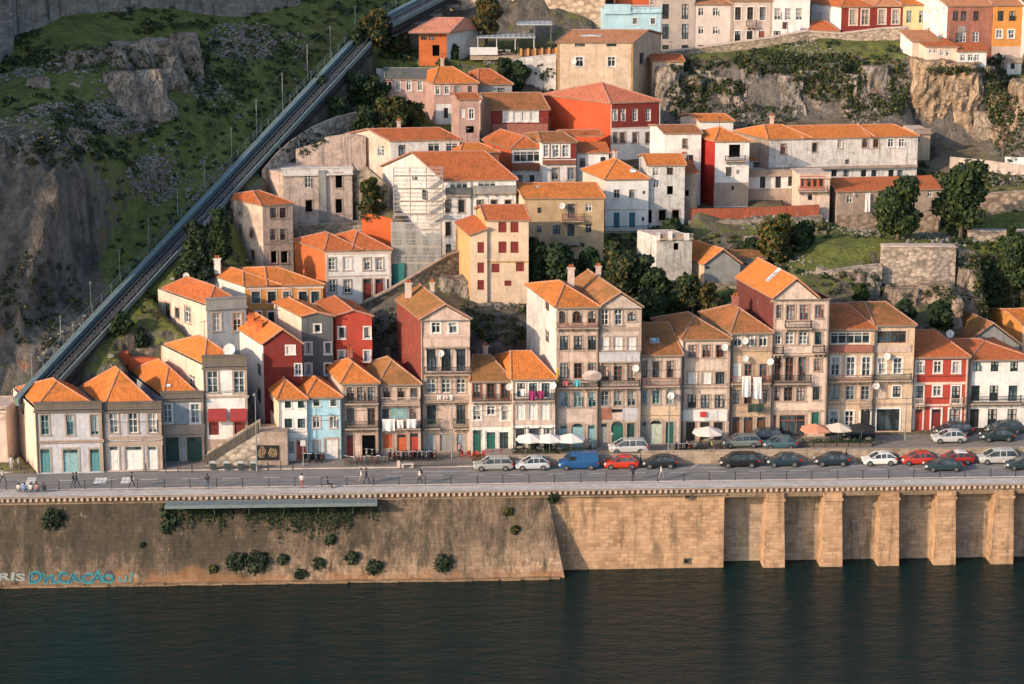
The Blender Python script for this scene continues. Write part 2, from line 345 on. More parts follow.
def balcony(par, P, U, u0, u1, z, top, kind, col):
    N = U.cross(V((0, 0, 1))); D = .75 if kind != 'box' else .5
    pt = lambda u, v, n=0.: V((P.x, P.y, v)) + U * u + N * n
    s = MB(); s.box(pt(u0, z - .16, 0.005), U * (u1 - u0), V((0, 0, .16)), N * D)
    k = max(2, int((u1 - u0) / 1.4))
    for i in range(k + 1):
        u = u0 + .1 + (u1 - u0 - .35) * i / k; s.box(pt(u, z - .5, .005), U * .15, V((0, 0, .34)), N * D * .6)
    b = s.build('balcony', plaster(COLS['stone'], .4, name='dressed_stone'), par); h = top - z; r = MB()
    if kind == 'iron':
        for a, c in (((u0 + .04, .06), (u0 + .04, D - .06)), ((u1 - .04, .06), (u1 - .04, D - .06)), ((u0 + .04, D - .06), (u1 - .04, D - .06))):
            A, B = pt(a[0], z, a[1]), pt(c[0], z, c[1]); L = (B - A).length; n = max(2, int(L / .16))
            r.box(A + V((0, 0, h - .06)) - N * .03 if a[1] == c[1] else A + V((0, 0, h - .06)) - U * .03, (B - A), V((0, 0, .06)), (N if a[1] == c[1] else U) * .06)
            r.box(A + V((0, 0, .1)) - N * .02 if a[1] == c[1] else A + V((0, 0, .1)) - U * .02, (B - A), V((0, 0, .04)), (N if a[1] == c[1] else U) * .04)
            for i in range(n + 1):
                q = A + (B - A) * i / n; r.bar(q + V((0, 0, .003)), q + V((0, 0, h - .06)), .02, 4, cap=False)
    else:
        t = .07
        r.box(pt(u0, z + .003, D - t), U * (u1 - u0), V((0, 0, h)), N * t); r.box(pt(u0, z + .003, .01), U * t, V((0, 0, h)), N * (D - t)); r.box(pt(u1 - t, z + .003, .01), U * t, V((0, 0, h)), N * (D - t))
        r.box(pt(u0 - .04, z + h, .01), U * (u1 - u0 + .08), V((0, 0, .07)), N * (D + .05))
    r.build('railing', plain(c3(col), .6, name='railing_paint') if kind == 'iron' else plaster(c3(col), .5), b)
    return b
def bil(Q, s, t): A, B, C, D = Q; return (A * (1 - s) + B * s) * (1 - t) + (D * (1 - s) + C * s) * t
def roof(par, Q, z, rt, pk, tc='o', moss=.35, over=.4, th=.16, a=None, name='roof', rh=None, cap=True):
    A, B, C, D = [V((q.x, q.y, z)) for q in Q]; U = (B - A).normalized(); S = (D - A).normalized(); W = (B - A).length; L = (D - A).length
    A, B, C, D = A - U * over - S * over, B + U * over - S * over, C + U * over + S * over, D - U * over + S * over; Q = (A, B, C, D)
    hip = rt.startswith('hip'); a = a if a is not None else (min(.5, .5 * (L / W if rt == 'hipx' else W / L)) if hip else 0.)
    if rt in ('hipx', 'gx', 'pyr'): st = ((a, .5), (1 - a, .5))
    elif rt in ('hipy', 'gy'): st = ((.5, a), (.5, 1 - a))
    elif rt == 'shed': st = ((0, 1), (1, 1))
    elif rt == 'shedr': st = ((1, 0), (1, 1))
    elif rt == 'shedl': st = ((0, 0), (0, 1))
    if rt == 'pyr': st = ((.5, .5), (.5, .5))
    r1, r2 = bil(Q, *st[0]), bil(Q, *st[1])
    if rh is None: rh = zfor(r1.x, r1.y, pk) - z - th - .12
    span = min(W, L) if rt in ('hipx', 'hipy', 'pyr') else (L if rt in ('gx', 'shed') else W)
    rh = max(.35, min(rh, span * (.5 if not rt.startswith('shed') else .45)))
    r1.z = r2.z = z + rh
    if rt in ('hipx', 'gx'): fs = [(A, B, r2, r1), (B, C, r2), (C, D, r1, r2), (D, A, r1)]
    elif rt in ('hipy', 'gy'): fs = [(A, B, r1), (B, C, r2, r1), (C, D, r2), (D, A, r1, r2)]
    elif rt == 'pyr': fs = [(A, B, r1), (B, C, r1), (C, D, r1), (D, A, r1)]
    elif rt == 'shed': fs = [(A, B, r2, r1)]
    elif rt == 'shedr': fs = [(A, r1, r2, D)]
    else: fs = [(r1, B, C, r2)]
    gab = []
    if rt == 'gx': gab = [1, 3]
    if rt == 'gy': gab = [0, 2]
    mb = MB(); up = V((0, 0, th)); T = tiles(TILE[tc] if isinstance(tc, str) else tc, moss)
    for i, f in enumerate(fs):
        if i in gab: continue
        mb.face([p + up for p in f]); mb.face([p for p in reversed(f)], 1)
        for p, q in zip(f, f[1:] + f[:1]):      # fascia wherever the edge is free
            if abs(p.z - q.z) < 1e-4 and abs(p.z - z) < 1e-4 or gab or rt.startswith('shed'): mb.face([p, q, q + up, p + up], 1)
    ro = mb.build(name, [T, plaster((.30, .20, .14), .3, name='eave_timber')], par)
    if cap:
        cb = MB(); lines = [(r1, r2)] if (r1 - r2).length > .2 and not rt.startswith('shed') else []
        if rt == 'hipx': lines += [(A, r1), (D, r1), (B, r2), (C, r2)]
        if rt == 'hipy': lines += [(A, r1), (B, r1), (C, r2), (D, r2)]
        if rt == 'pyr': lines += [(A, r1), (B, r1), (C, r1), (D, r1)]
        if rt == 'gy': lines += [(A, r1), (B, r1)]
        if rt == 'gx': lines += [(A, r1), (D, r1), (B, r2), (C, r2)]
        for p, q in lines:
            n = max(1, int((q - p).length / .45))
            for i in range(n):
                s0, s1 = p + (q - p) * (i / n) + up, p + (q - p) * ((i + 1.1) / n) + up; cb.bar(s0, s1, .105 + .012 * (i % 2), 6, cap=False)
        if cb.v: cb.build('ridge_tiles', plaster(tuple(x * .75 + .12 for x in (TILE[tc] if isinstance(tc, str) else tc)), .5, name='ridge_clay'), ro)
    return ro, (r1, r2), rh
def chimney(par, p, h, col='beige', sz=.8):
    m = MB(); m.cbox(p, sz, sz * .7, h); m.cbox(p + V((0, 0, h + .002)), sz + .2, sz * .7 + .2, .14); c = m.build('chimney', plaster(c3(col), .5), par)
    q = MB(); q.cbox(p + V((-sz * .2, 0, h + .145)), .2, .2, .35); q.cbox(p + V((sz * .2, 0, h + .145)), .2, .2, .35); q.build('chimney_pot', plaster(TILE['r'], .2, name='ridge_clay'), c)
def xs(s): return [float(t) for t in s.split(',')]
def house(label, x0, x1, yb, ye, Y=None, zb=None, wall='white', left=None, right=None, yaw=3., sk=.27, d=10., roofs=(('hipx', None),), tc='o', moss=.35,
          rows=(), lrows=(), rrows=(), bal=(), bands=(), quoin=None, ch=(), dirt=.4, name='town_house', cat='house', group=None, par=0., over=.22, gable_f=None, found=4., skr=None, parc='stone', nomb=False):
    P0 = onZ(x0, yb, zb) if zb is not None else onY(x0, yb, Y if Y is not None else Yd(yb))
    zb = P0.z; U = V((math.cos(R(yaw)), math.sin(R(yaw)), 0)); N = U.cross(V((0, 0, 1)))
    P1 = onP(x1, yb, P0, N); W = (P1 - P0).dot(U); P1 = P0 + U * W
    zt = onP((x0 + x1) / 2, ye, P0, N).z
    P3 = P0 + V((-sk * d, d, 0)); P2 = P1 + V(((-sk if skr is None else -skr) * d, d, 0)); Q = (P0, P1, P2, P3)
    th = thing(name, label, cat, P0, group)
    planes = {'f': (P0, U, W), 'l': (P3, (P0 - P3).normalized(), (P0 - P3).length), 'r': (P1, (P2 - P1).normalized(), (P2 - P1).length)}
    wm = MB(); wm2 = []
    def todo(rw, key):
        P, UU, L = planes[key]; NN = UU.cross(V((0, 0, 1))); hs = []
        for row in rw:
            yt, ybm, xx, wp, st = row[:5]; 
            for x in xs(xx):
                a = onP(x, ybm, P, NN); c = onP(x, yt, P, NN); u = (a - P).dot(UU)
                if key == 'f': hw = wp / 2 * (P - CAMP).dot(FW) / FP
                else:
                    hw = abs((onP(x + wp / 2, ybm, P, NN) - P).dot(UU) - u)
                u0, u1 = max(.12, u - hw), min(L - .12, u + hw); v0, v1 = max(a.z, zb), min(c.z, zt - .12)
                if key == 'f' and st.split()[0].strip('a') in ('door',) and v0 < zb + .9: v0 = zb + .02
                if u1 - u0 < .25 or v1 - v0 < .25: continue
                if any(not (u1 + .06 < h[0] or u0 - .06 > h[1] or v1 + .06 < h[2] or v0 - .06 > h[3]) for h, _ in hs): continue
                hs.append(((u0, u1, v0, v1), st))
        return hs
    cols = [c3(wall), c3(left if left is not None else wall), c3(right if right is not None else (left if left is not None else wall))]
    mats = [plaster(cols[0], dirt), plaster(cols[1], dirt), plaster(cols[2], dirt)]
    zw = zt + par
    for key, rw, mi in (('f', rows, 0), ('l', lrows, 1), ('r', rrows, 2)):
        hs = todo(rw, key); P, UU, L = planes[key]
        wallgrid(wm, P, UU, L, zb - found, zw if key == 'f' else zt, [h for h, _ in hs], mi)
        for h, st in hs: opening(th, P, UU, h, st)
    wallgrid(wm, P2, (P3 - P2).normalized(), (P3 - P2).length, zb - found, zt, [], 1)
    if par:
        g = MB(); g.box(V((P0.x, P0.y, zt - .25)) - U * .06 + N * .02, U * (W + .12), -N * .45, V((0, 0, par + .25))); g.box(V((P0.x, P0.y, zt - .45)) - U * .12 + N * .003, U * (W + .24), N * .28, V((0, 0, .22)))
        g.box(V((P0.x, P0.y, zt + par)) - U * .12 + N * .12, U * (W + .24), -N * .62, V((0, 0, .12))); g.build('parapet', plaster(c3(parc), .5, name='dressed_stone'), th)
    rinfo = []
    for r in roofs:
        rt, pk = r[0], r[1]; f0, f1 = r[2] if len(r) > 2 and r[2] else (0., 1.); ex = r[3] if len(r) > 3 else {}
        if rt == 'flat':
            m = MB(); m.face([V((*bil(Q, s, t).xy, zt - .05)) for s, t in ((f0, 0), (f1, 0), (f1, 1), (f0, 1))]); m.build('roof', plaster(c3(ex.get('c', 'lstone')), .6), th); continue
        qq = [bil(Q, f0, 0), bil(Q, f1, 0), bil(Q, f1, 1), bil(Q, f0, 1)]
        t0, t1 = ex.get('t', (0, 1)); 
        if (t0, t1) != (0, 1): qq = [bil(Q, f0, t0), bil(Q, f1, t0), bil(Q, f1, t1), bil(Q, f0, t1)]
        ov = ex.get('over', over if not par else -.3)
        ro, (r1, r2), rh = roof(th, qq, zt + ex.get('dz', .0), rt, pk, ex.get('tc', tc), ex.get('moss', moss), ov, a=ex.get('a'), rh=ex.get('rh'))
        rinfo.append((r1, r2))
        A, B, C, D = [V((q.x, q.y, zt)) for q in qq]
        sl = rh / (1 + 0) 
        if rt == 'gy':
            lo = .02; hh = rh * (1 - ov * 2 / ((B - A).length + 2 * ov)) ; m0 = (A + B) / 2 + V((0, 0, hh)); m1 = (C + D) / 2 + V((0, 0, hh)); wm.face([A, B, m0], 0 if gable_f is None else 0); wm.face([C, D, m1], 1)
        if rt == 'gx':
            hh = rh * (1 - ov * 2 / ((D - A).length + 2 * ov)); m0 = (A + D) / 2 + V((0, 0, hh)); m1 = (B + C) / 2 + V((0, 0, hh)); wm.face([D, A, m0], 1); wm.face([B, C, m1], 2)
        if rt == 'shed': hh = V((0, 0, rh)); wm.face([B, C, C + hh], 2); wm.face([D, A, D + hh], 1); wm.face([C, D, D + hh, C + hh], 1)
        if rt == 'shedr': hh = V((0, 0, rh)); wm.face([A, B, B + hh], 0); wm.face([B, C, C + hh, B + hh], 2); wm.face([C, D, C + hh], 1)
        if rt == 'shedl': hh = V((0, 0, rh)); wm.face([A, B, A + hh], 0); wm.face([D, A, A + hh, D + hh], 1); wm.face([C, D, D + hh], 1)
    wm.build('wall', mats, th)
    trim(th, P0, U, N, W, zb, zt, rinfo, group, label)
    pf = lambda x, y: (lambda q: ((q - P0).dot(U), q.z))(onP(x, y, P0, N))
    for i, b in enumerate(bands):     # (xa, xb, ytop, ybottom, colour, proud)
        xa, xb, yt, ybm, c = b[:5]; pr = b[5] if len(b) > 5 else .06; xa = x0 if xa is None else xa; xb = x1 if xb is None else xb
        u0, z1 = pf(xa, yt); u1, z0 = pf(xb, ybm); z1 = pf((xa + xb) / 2, yt)[1]; z0 = pf((xa + xb) / 2, ybm)[1]
        m = MB(); hs = [h for h, _ in todo(rows, 'f')]
        if pr < .1 and any(not (h[1] < u0 or h[0] > u1 or h[3] < z0 or h[2] > z1) for h in hs):
            P = P0 + N * pr + U * u0; hh = [(max(0, h[0] - u0 - .02), min(u1 - u0, h[1] - u0 + .02), max(h[2] - .02, z0), min(h[3] + .02, z1)) for h in hs]
            wallgrid(m, P, U, u1 - u0, z0, z1, [h for h in hh if h[0] < h[1] and h[2] < h[3]], 0, pr)
        else: m.box(V((P0.x, P0.y, z0)) + U * u0 + N * .003, U * (u1 - u0), V((0, 0, z1 - z0)), N * pr)
        m.build('string_course' if pr >= .06 and abs(z1 - z0) < 1 else 'wall_panel', plaster(c3(c), dirt * (.8 if i % 2 else 1.)), th)
    if quoin:
        for u in (0, W - .3):
            m = MB(); m.box(V((P0.x, P0.y, zb)) + U * u + N * .003, U * .3, V((0, 0, zt - zb - .05)), N * .045); m.build('corner_pilaster', plaster(c3(quoin), .4, name='dressed_stone'), th)
    for b in bal:       # (xa, xb, yfloor, ytop, kind, colour)
        xa, xb, yf, yt, kd, c = b; u0, z0 = pf(xa, yf); u1, _ = pf(xb, yf); _, z1 = pf(xb, yt)
        z0 = pf((xa + xb) / 2, yf)[1]; z1 = z0 + max(.6, min(1.25, pf((xa + xb) / 2, yt)[1] - z0))
        balcony(th, P0, U, u0, u1, z0, z1, kd, c)
    for c in ch:
        s, t, h = c[:3]; p = bil(Q, s, t); z = zt + (rinfo[0][0].z - zt) * .45 if rinfo else zt - .1
        chimney(th, V((p.x, p.y, z)), h + .5, c[3] if len(c) > 3 else 'beige')
    FOOT.append((Q, zb, zt))
    if not nomb:
        for s, t in ((0, 0), (1, 0), (.5, 0)): p = bil(Q, s, t); PTS.append((p.x, p.y - 1.0, zb, None))
    th['_p'] = 0.; del th['_p']
    INFO[label] = dict(P0=P0, U=U, N=N, W=W, Q=Q, zb=zb, zt=zt, th=th, pf=pf, r=rinfo)
    return th
INFO = {}

PIPE = plain((.16, .15, .14), .6, name='zinc_pipe')
def trim(th, P0, U, N, W, zb, zt, rinfo, group, label):
    rr = random.Random(label)
    if group and 'quay' in group:
        m = MB(); a = V((P0.x, P0.y, zt - .05)) + N * .2; m.bar(a - U * .05, a + U * (W + .05), .07, 6); m.build('gutter', PIPE, th)
        m = MB(); a = V((P0.x, P0.y, zb)) + N * .12 + U * rr.choice((.12, W - .12)); m.bar(a, a + V((0, 0, zt - zb)), .05, 5); m.build('downpipe', PIPE, th)
        for k in range(2):
            z = zb + (zt - zb) * rr.uniform(.3, .85); m = MB(); a = V((P0.x, P0.y, z)) + N * .07; n = 6
            for i in range(n): u0, u1 = W * i / n, W * (i + 1) / n; m.bar(a + U * u0 - V((0, 0, .06 * (i % 2))), a + U * u1 - V((0, 0, .06 * ((i + 1) % 2))), .022, 4, cap=False)
            m.build('facade_cable', IRN, th)
    if rinfo:
        r1, r2 = rinfo[0]
        if rr.random() < .75:
            p = r1.lerp(r2, rr.uniform(.1, .9)) + V((0, 0, -.1)); m = MB(); h = rr.uniform(1.4, 2.4); m.bar(p, p + V((0, 0, h)), .028, 5); d = V((math.cos(rr.uniform(0, 6)), .4, 0)).normalized(); e = V((-d.y, d.x, 0)); m.bar(p + V((0, 0, h - .1)) - d * .6, p + V((0, 0, h - .1)) + d * .6, .018, 4)
            for k in range(5): c = p + V((0, 0, h - .1)) + d * (-.5 + .25 * k); m.bar(c - e * .3, c + e * .3, .014, 3)
            m.build('aerial', IRN, th)
        if rr.random() < .32 and zt - zb > 5 and 'farthest left' not in label and 'mustard' not in label:
            p = r1.lerp(r2, rr.uniform(.2, .8)) + N * -rr.uniform(.5, 1.5) - V((0, 0, .5)); chimney(th, p, rr.uniform(1.1, 1.7), rr.choice(('beige', 'lstone', 'brick', 'pwhite')), rr.uniform(.5, .85))
IRN = plain((.06, .06, .065), .6, .5, name='dark_metal')
# ------------------------------------------------ the town: front row along the quay
H = house
FR = 'terraced houses along the quay road'
H('lavender grey two storey house with teal doors, farthest left on the quay', 37.5, 104, 473, 408, zb=0, wall='lav', left='cream', sk=.46, d=9.5, yaw=5, par=.55, parc='dstone', quoin='stone', tc='o', moss=.2, dirt=.3,  # front shade and side sunlight put into the lavender and cream
  roofs=(('hipy', 380, (0, .98), dict(a=.42)),), rows=((415, 435, '45.5,70.5,95', 8, 'win lteal stone'), (449, 472.5, '46,95.5', 9.5, 'door teal stone'), (449, 472.5, '71.5', 15, 'door lteal stone')), bands=((None, None, 440, 443, 'stone'),), group=FR)
H('pale grey stone trimmed house with three white ground floor doors', 104.5, 163, 470.5, 408, zb=0, wall='lav', sk=.46, d=10, yaw=5, par=.55, parc='dstone', quoin='stone', moss=.25, dirt=.55,
  roofs=(('hipy', 366, None, dict(a=.42)),), rows=((413, 433, '114,133.5,153', 9, 'win white stone'), (446, 469, '114.5,153', 9.5, 'door white stone'), (446, 469, '134.5', 17, 'door white stone')), bands=((None, None, 436, 439.5, 'stone'), (None, None, 441, 446, 'stone')), group=FR)
H('slate blue house with two dark green garage doors below white windows', 163.5, 205, 462, 397, zb=0, wall='greyblue', sk=.46, d=13, yaw=6, par=.5, parc='dstone', quoin='stone', moss=.15, dirt=.5,
  roofs=(('hipy', 362, None, dict(a=.35)),), rows=((404, 423, '167.8,195.5', 8.5, 'win white white'), (437, 460, '172', 14.5, 'door dgreen stone'), (437, 460, '195', 15, 'door dgreen stone')), bands=((None, None, 424, 427, 'stone'), (None, None, 427, 437, 'stone', .04)), group=FR)
H('white house with wine red awnings standing above the stone staircase', 205.5, 249, 458, 365, Y=11.5, wall='white', left='cream', sk=.6, d=10.5, yaw=5, par=1.0, parc='dstone', quoin='stone', moss=.2, dirt=.3,
  roofs=(('hipy', 338, None, dict(a=.4)),), rows=((371, 393, '213,239.5', 10.5, 'win white stone'), (421, 435, '214', 10, 'shut maroon -'), (420, 438, '240', 10.5, 'door maroon stone')), lrows=((375, 388, '176,192', 6, 'win white -'),),
  bands=((None, None, 395.5, 398, 'stone'), (None, None, 439, 458, 'stone', .05)), group=FR)
H('narrow white house with four small paned windows and a red door', 279.5, 308, 461, 400, zb=0, wall='white', left='lyellow', sk=.30, d=8.5, yaw=4, moss=.05, dirt=.15, tc='o', roofs=(('hipy', 378, None, dict(a=.45)),),
  rows=((400.5, 408, '288,301', 6, 'sash dgreen white'), (418.5, 428, '288.5,301.5', 7.5, 'sash dgreen white'), (442, 452, '290', 6.5, 'win lteal stone'), (441, 460.5, '301.5', 8, 'door red stone')), lrows=((400, 412, '272', 4, 'win brown -'), (425, 436, '272', 4, 'win brown -')), group=FR)
H('narrow light blue house with a white garage door', 308.3, 342.5, 459.5, 398, zb=0, wall=(.36, .58, .68), sk=.30, d=8.5, yaw=4, moss=.05, dirt=.12, tc='o', roofs=(('hipy', 377, None, dict(a=.45)),), quoin='blue',
  rows=((399.5, 406, '316.5,333.5', 6, 'sash dgreen white'), (416.5, 428, '316.5,333.5', 7, 'win white lstone'), (440.5, 458.5, '316.5', 6.5, 'door greyblue stone'), (439, 459, '331.5', 12.5, 'shut white stone')), group=FR)
H('beige house with two iron galleries and a dark open garage of motorbikes', 343, 379.5, 457, 384, zb=0, wall='beige', sk=.3, d=9, yaw=4, moss=.2, dirt=.8, tc='o', roofs=(('hipy', 361, None, dict(a=.4)),), quoin='stone',
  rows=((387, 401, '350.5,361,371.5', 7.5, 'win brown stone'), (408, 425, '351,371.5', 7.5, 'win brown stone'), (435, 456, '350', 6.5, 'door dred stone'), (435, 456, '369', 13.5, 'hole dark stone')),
  bal=((345, 378.5, 402, 396, 'iron', 'dark'), (345, 378.5, 427, 420, 'iron', 'dark')), bands=((None, None, 430, 433, 'stone'),), group=FR)
H('worn house with a brown mossy roof, laundry and three rusty red doors', 380, 421, 455, 385, zb=0, wall='beige', sk=.3, d=9, yaw=3, moss=.75, dirt=.9, tc='m', roofs=(('hipy', 359, None, dict(a=.4)),), quoin='lstone',
  rows=((388, 400, '387,401,414', 7, 'win brown stone'), (409, 420, '385', 8, 'win dark stone'), (409, 420, '412', 5, 'win brown stone'), (434, 448, '388', 9, 'shut ored stone'), (434, 454, '402', 9.5, 'door ored stone'), (433, 454, '414.8', 9.5, 'door red stone')),
  bal=((381, 420.5, 403, 396, 'iron', 'lstone'), (381, 420.5, 427, 420, 'iron', 'dark')), bands=((390, 409, 408, 419, 'lteal', .04),), group=FR)
H('tall slim house with red side wall and green balconies', 422, 470.5, 452.5, 320, zb=0, wall='beige', left=(.24, .055, .04), sk=.3, d=11, yaw=3, moss=.8, dirt=.7, tc='m', roofs=(('gy', 303, None, dict(a=0)),), quoin='lstone',
  rows=((322.5, 333, '436,453', 8.5, 'win white white'), (349, 371, '431.3,446,461', 9, 'win dark lstone'), (379, 393, '431.3,446,461', 9, 'win white stone'), (405, 424, '431.5,461', 9, 'win dark stone'), (434, 452, '431,461', 8.5, 'shut greyblue stone'), (434, 451, '446.2', 12, 'shut grey stone')),
  bal=((423.5, 469.5, 345.5, 337, 'box', 'beige'), (424, 469.5, 373, 366, 'iron', 'dark'), (424, 469.5, 400, 393, 'iron', 'lstone'), (424, 440, 427, 418, 'iron', 'dgreen'), (453, 470, 427, 418, 'iron', 'dgreen')),
  bands=((None, None, 346, 348, 'stone'), (None, None, 374, 376, 'stone'), (None, None, 401, 403, 'stone'), (None, None, 429, 431, 'stone')), ch=((.15, .8, 1.2, 'lstone'),), group=FR)
H('mossy roofed house with three green shop doors on white ground floor', 471.5, 512, 453, 382, zb=.3, wall='lstone', sk=.26, d=9.5, yaw=3, moss=1., dirt=.75, tc='m', roofs=(('hipx', 354, None, dict(a=.3)),),
  rows=((383.5, 398, '477,491,505', 7.5, 'win brown rbrown'), (406, 420, '477,505', 8, 'win white white'), (406, 415, '491', 8, 'win white white'), (430, 452, '477', 8, 'door green white'), (432, 450, '491', 8.5, 'door green white'), (432, 451, '504', 8.5, 'shop dark white')),
  bal=((472, 511.5, 400, 393, 'iron', 'dark'),), bands=((None, None, 421, 426, 'lstone'), (None, None, 427, 453, 'white', .05)), group=FR)
H('bright orange roofed house with white shutters and a laundry balcony', 512.5, 555, 452, 380, zb=.6, wall='lstone', sk=.3, d=10, yaw=3, moss=.03, dirt=.5, tc='o', roofs=(('hipx', 350, None, dict(a=.28)),),
  rows=((383, 397, '521,533,545.5', 8, 'win dark white'), (402, 420, '521,533,545', 8.5, 'shut white lstone'), (428, 450, '520,548', 9, 'win dark white'), (428, 450, '534', 10, 'shop dark white')),
  bal=((513, 554.5, 399, 392, 'iron', 'dark'),), bands=((None, None, 421, 424, 'lstone'), (None, None, 425, 451, 'white', .05)), group=FR)
H('tall stone house with pointed arch windows under its hipped roof', 556, 598, 447.5, 308, zb=.8, wall='beige', left='pwhite', sk=.26, d=13, yaw=3, moss=.3, dirt=.65, tc='o', roofs=(('hipy', 283, None, dict(a=.42)),), quoin='stone',
  rows=((311, 323.5, '561.5,576.5,592', 8, 'awin brown stone'), (336, 350, '564,578,592', 8, 'win dark stone'), (363, 378.5, '564,578,592', 8, 'win brown stone'), (392, 407, '564,578,592', 8.5, 'win lteal stone'), (425, 446.5, '563.5', 8, 'door lteal stone'), (423, 446.5, '577.3', 12.5, 'adoor lteal stone'), (425, 446.5, '591.5', 7.5, 'door lteal stone')),
  lrows=((300, 310, '547', 4, 'win brown -'), (330, 342, '547', 4, 'win brown -')),
  bal=((556.5, 598, 326.5, 322, 'iron', 'rbrown'), (556.5, 598, 386, 379, 'iron', 'dark')), bands=((None, None, 327, 331, 'stone'), (None, None, 387, 390, 'stone'), (None, None, 409, 422, 'lstone', .03)), ch=((.75, .55, 2.0, 'lstone'),), group=FR)
H('tall gabled house with pale tile panels and a green arched door', 598.5, 640, 446.5, 308, zb=.8, wall='lstone', sk=.26, d=13, yaw=3, moss=.5, dirt=.65, tc='m', roofs=(('gy', 291, None, {}),), quoin='stone',
  rows=((309, 325, '604.5,618', 8, 'awin white stone'), (312, 321, '631.5', 8, 'awin dark stone'), (337, 350, '604.5,618,631.5', 8.5, 'shut white stone'), (366, 381, '604.5,618,631.5', 8.5, 'win rbrown stone'), (391, 406, '604.5,618,631.5', 8.5, 'win grey stone'), (409, 412.5, '617', 11, 'win dark -'), (423, 446, '603.5', 8, 'door grey stone'), (421, 446, '617', 12, 'adoor green stone'), (423, 446, '630.5', 7.5, 'door dgreen stone')),
  bal=((599, 639.5, 360.5, 352, 'box', 'lav'), (599, 639.5, 386, 379, 'iron', 'dark')), bands=((None, None, 327, 331, 'stone'), (None, None, 387, 390, 'stone'), (600, 612, 408, 420, 'brick', .02), (622, 638, 408, 420, 'lav', .02)), group=FR)
H('low brown roofed house with a skylight and faded orange panel', 640.5, 680.5, 444, 356, zb=.8, wall='lstone', sk=.26, d=11, yaw=3, moss=.85, dirt=.6, tc='b', roofs=(('gx', 322, None, {}),),
  rows=((361, 377.5, '643.5,656,670', 7, 'win brown stone'), (390, 404, '642.5,656,670', 7.5, 'win lteal stone'), (422, 443, '642.5', 8, 'door grey stone'), (420, 443, '655.5', 12.5, 'adoor palegreen stone'), (422, 443, '669.5', 8, 'door green stone')),
  bal=((641, 679.5, 384.5, 377, 'iron', 'rbrown'),), bands=((None, None, 386, 388, 'stone'), (641, 680, 407, 419, 'yellow', .02)), group=FR)
H('cream house with a long white banner above dark ground floor doors', 681, 728.5, 441, 340, zb=.8, wall='cream', sk=.26, d=11, yaw=3, moss=.55, dirt=.6, tc='b', roofs=(('hipy', 315, None, dict(a=.4)),), quoin='stone',
  rows=((345, 357.5, '692.5,706.5,720', 8.5, 'win rbrown stone'), (372, 384, '692.5,706.5', 9, 'shut white stone'), (372, 384, '720', 9, 'win dark stone'), (395, 408, '692,705,719', 8.5, 'win dark stone'), (422, 440, '690.5,704.5,718', 9, 'door dark stone')),
  bands=((None, None, 387, 389, 'stone'),), group=FR)
H('peach house with brown doors and two long white sheets hung out', 729.5, 770, 439, 333.5, zb=.8, wall=(.56, .40, .26), sk=.26, d=11, yaw=3, moss=.55, dirt=.6, tc='b', roofs=(('hipy', 307, None, dict(a=.4)),), quoin='stone',
  rows=((334.5, 346.5, '737.5,750.5,763', 8.5, 'win white stone'), (363, 382, '737', 8, 'shut white stone'), (364, 382, '748,763', 7.5, 'win rbrown stone'), (390, 404, '735.5,748,763', 8, 'win brown stone'), (417, 438.5, '735,748,761', 9, 'door brown stone')),
  bal=((730, 770, 382, 375, 'iron', 'rbrown'),), bands=((None, None, 348, 350, 'stone'), (None, None, 410, 413, 'stone')), group=FR)
H('tallest quay house with red dormer gable and brown double doors', 770.5, 826, 437.5, 299, zb=.8, wall='cream', left=(.15, .04, .035), sk=.27, d=12, yaw=3, moss=.12, dirt=.5, tc='o', roofs=(('gy', 277, (0, .78), {}),), quoin='stone',
  rows=((305, 318, '777.5', 7.5, 'win brown stone'), (305, 320, '790.5,804', 8.5, 'win rbrown stone'), (305, 318, '818.5', 7, 'win rbrown stone'), (332, 344.5, '777,789.5,803', 8.5, 'win white stone'), (332, 344.5, '818', 7, 'win dgreen stone'),
        (357, 381, '776.5,789,802', 8.5, 'win rbrown stone'), (359, 371, '817.5', 7, 'win rbrown stone'), (387, 401, '775.5,788,800.5', 8.5, 'win brown stone'), (387, 400, '816', 7, 'win dark stone'), (415, 437, '772.8', 6, 'door rbrown stone'), (415, 437, '792', 26, 'shop rbrown stone'), (412, 428, '815', 7.5, 'door green stone')),
  bal=((784.5, 811, 327, 320, 'iron', 'dark'), (772, 783, 353, 346, 'iron', 'dark'), (812, 824, 352, 345, 'iron', 'dark'), (772.5, 810.5, 382, 374, 'iron', 'dark')), bands=((None, None, 299.5, 302, 'stone'), (None, None, 329, 331, 'stone'), (None, None, 355, 356.5, 'stone'), (None, None, 410, 412.5, 'stone')), group=FR)
H('yellow stone house with a long glazed top veranda', 826.5, 872, 433, 330, zb=.8, wall='yellow', sk=.26, d=12, yaw=3, moss=.3, dirt=.6, tc='r', roofs=(('hipx', 303, None, dict(a=.2)),),
  rows=((332.5, 344, '849', 42, 'shop white -'), (357, 376, '835,850.5,866', 8.5, 'win white white'), (386, 400, '834.5,850,865', 8.5, 'win greyblue stone'), (411, 428, '833.5,849', 8.5, 'win white white'), (410, 431, '865', 9.5, 'door dark white')),
  bal=((827, 871.5, 379.5, 374, 'iron', 'rbrown'), (858.5, 871, 406, 398, 'iron', 'stone')), bands=((None, None, 345, 352, 'brick', .3), (None, None, 403, 405, 'stone'), (None, None, 430, 433, 'stone', .07)), group=FR)
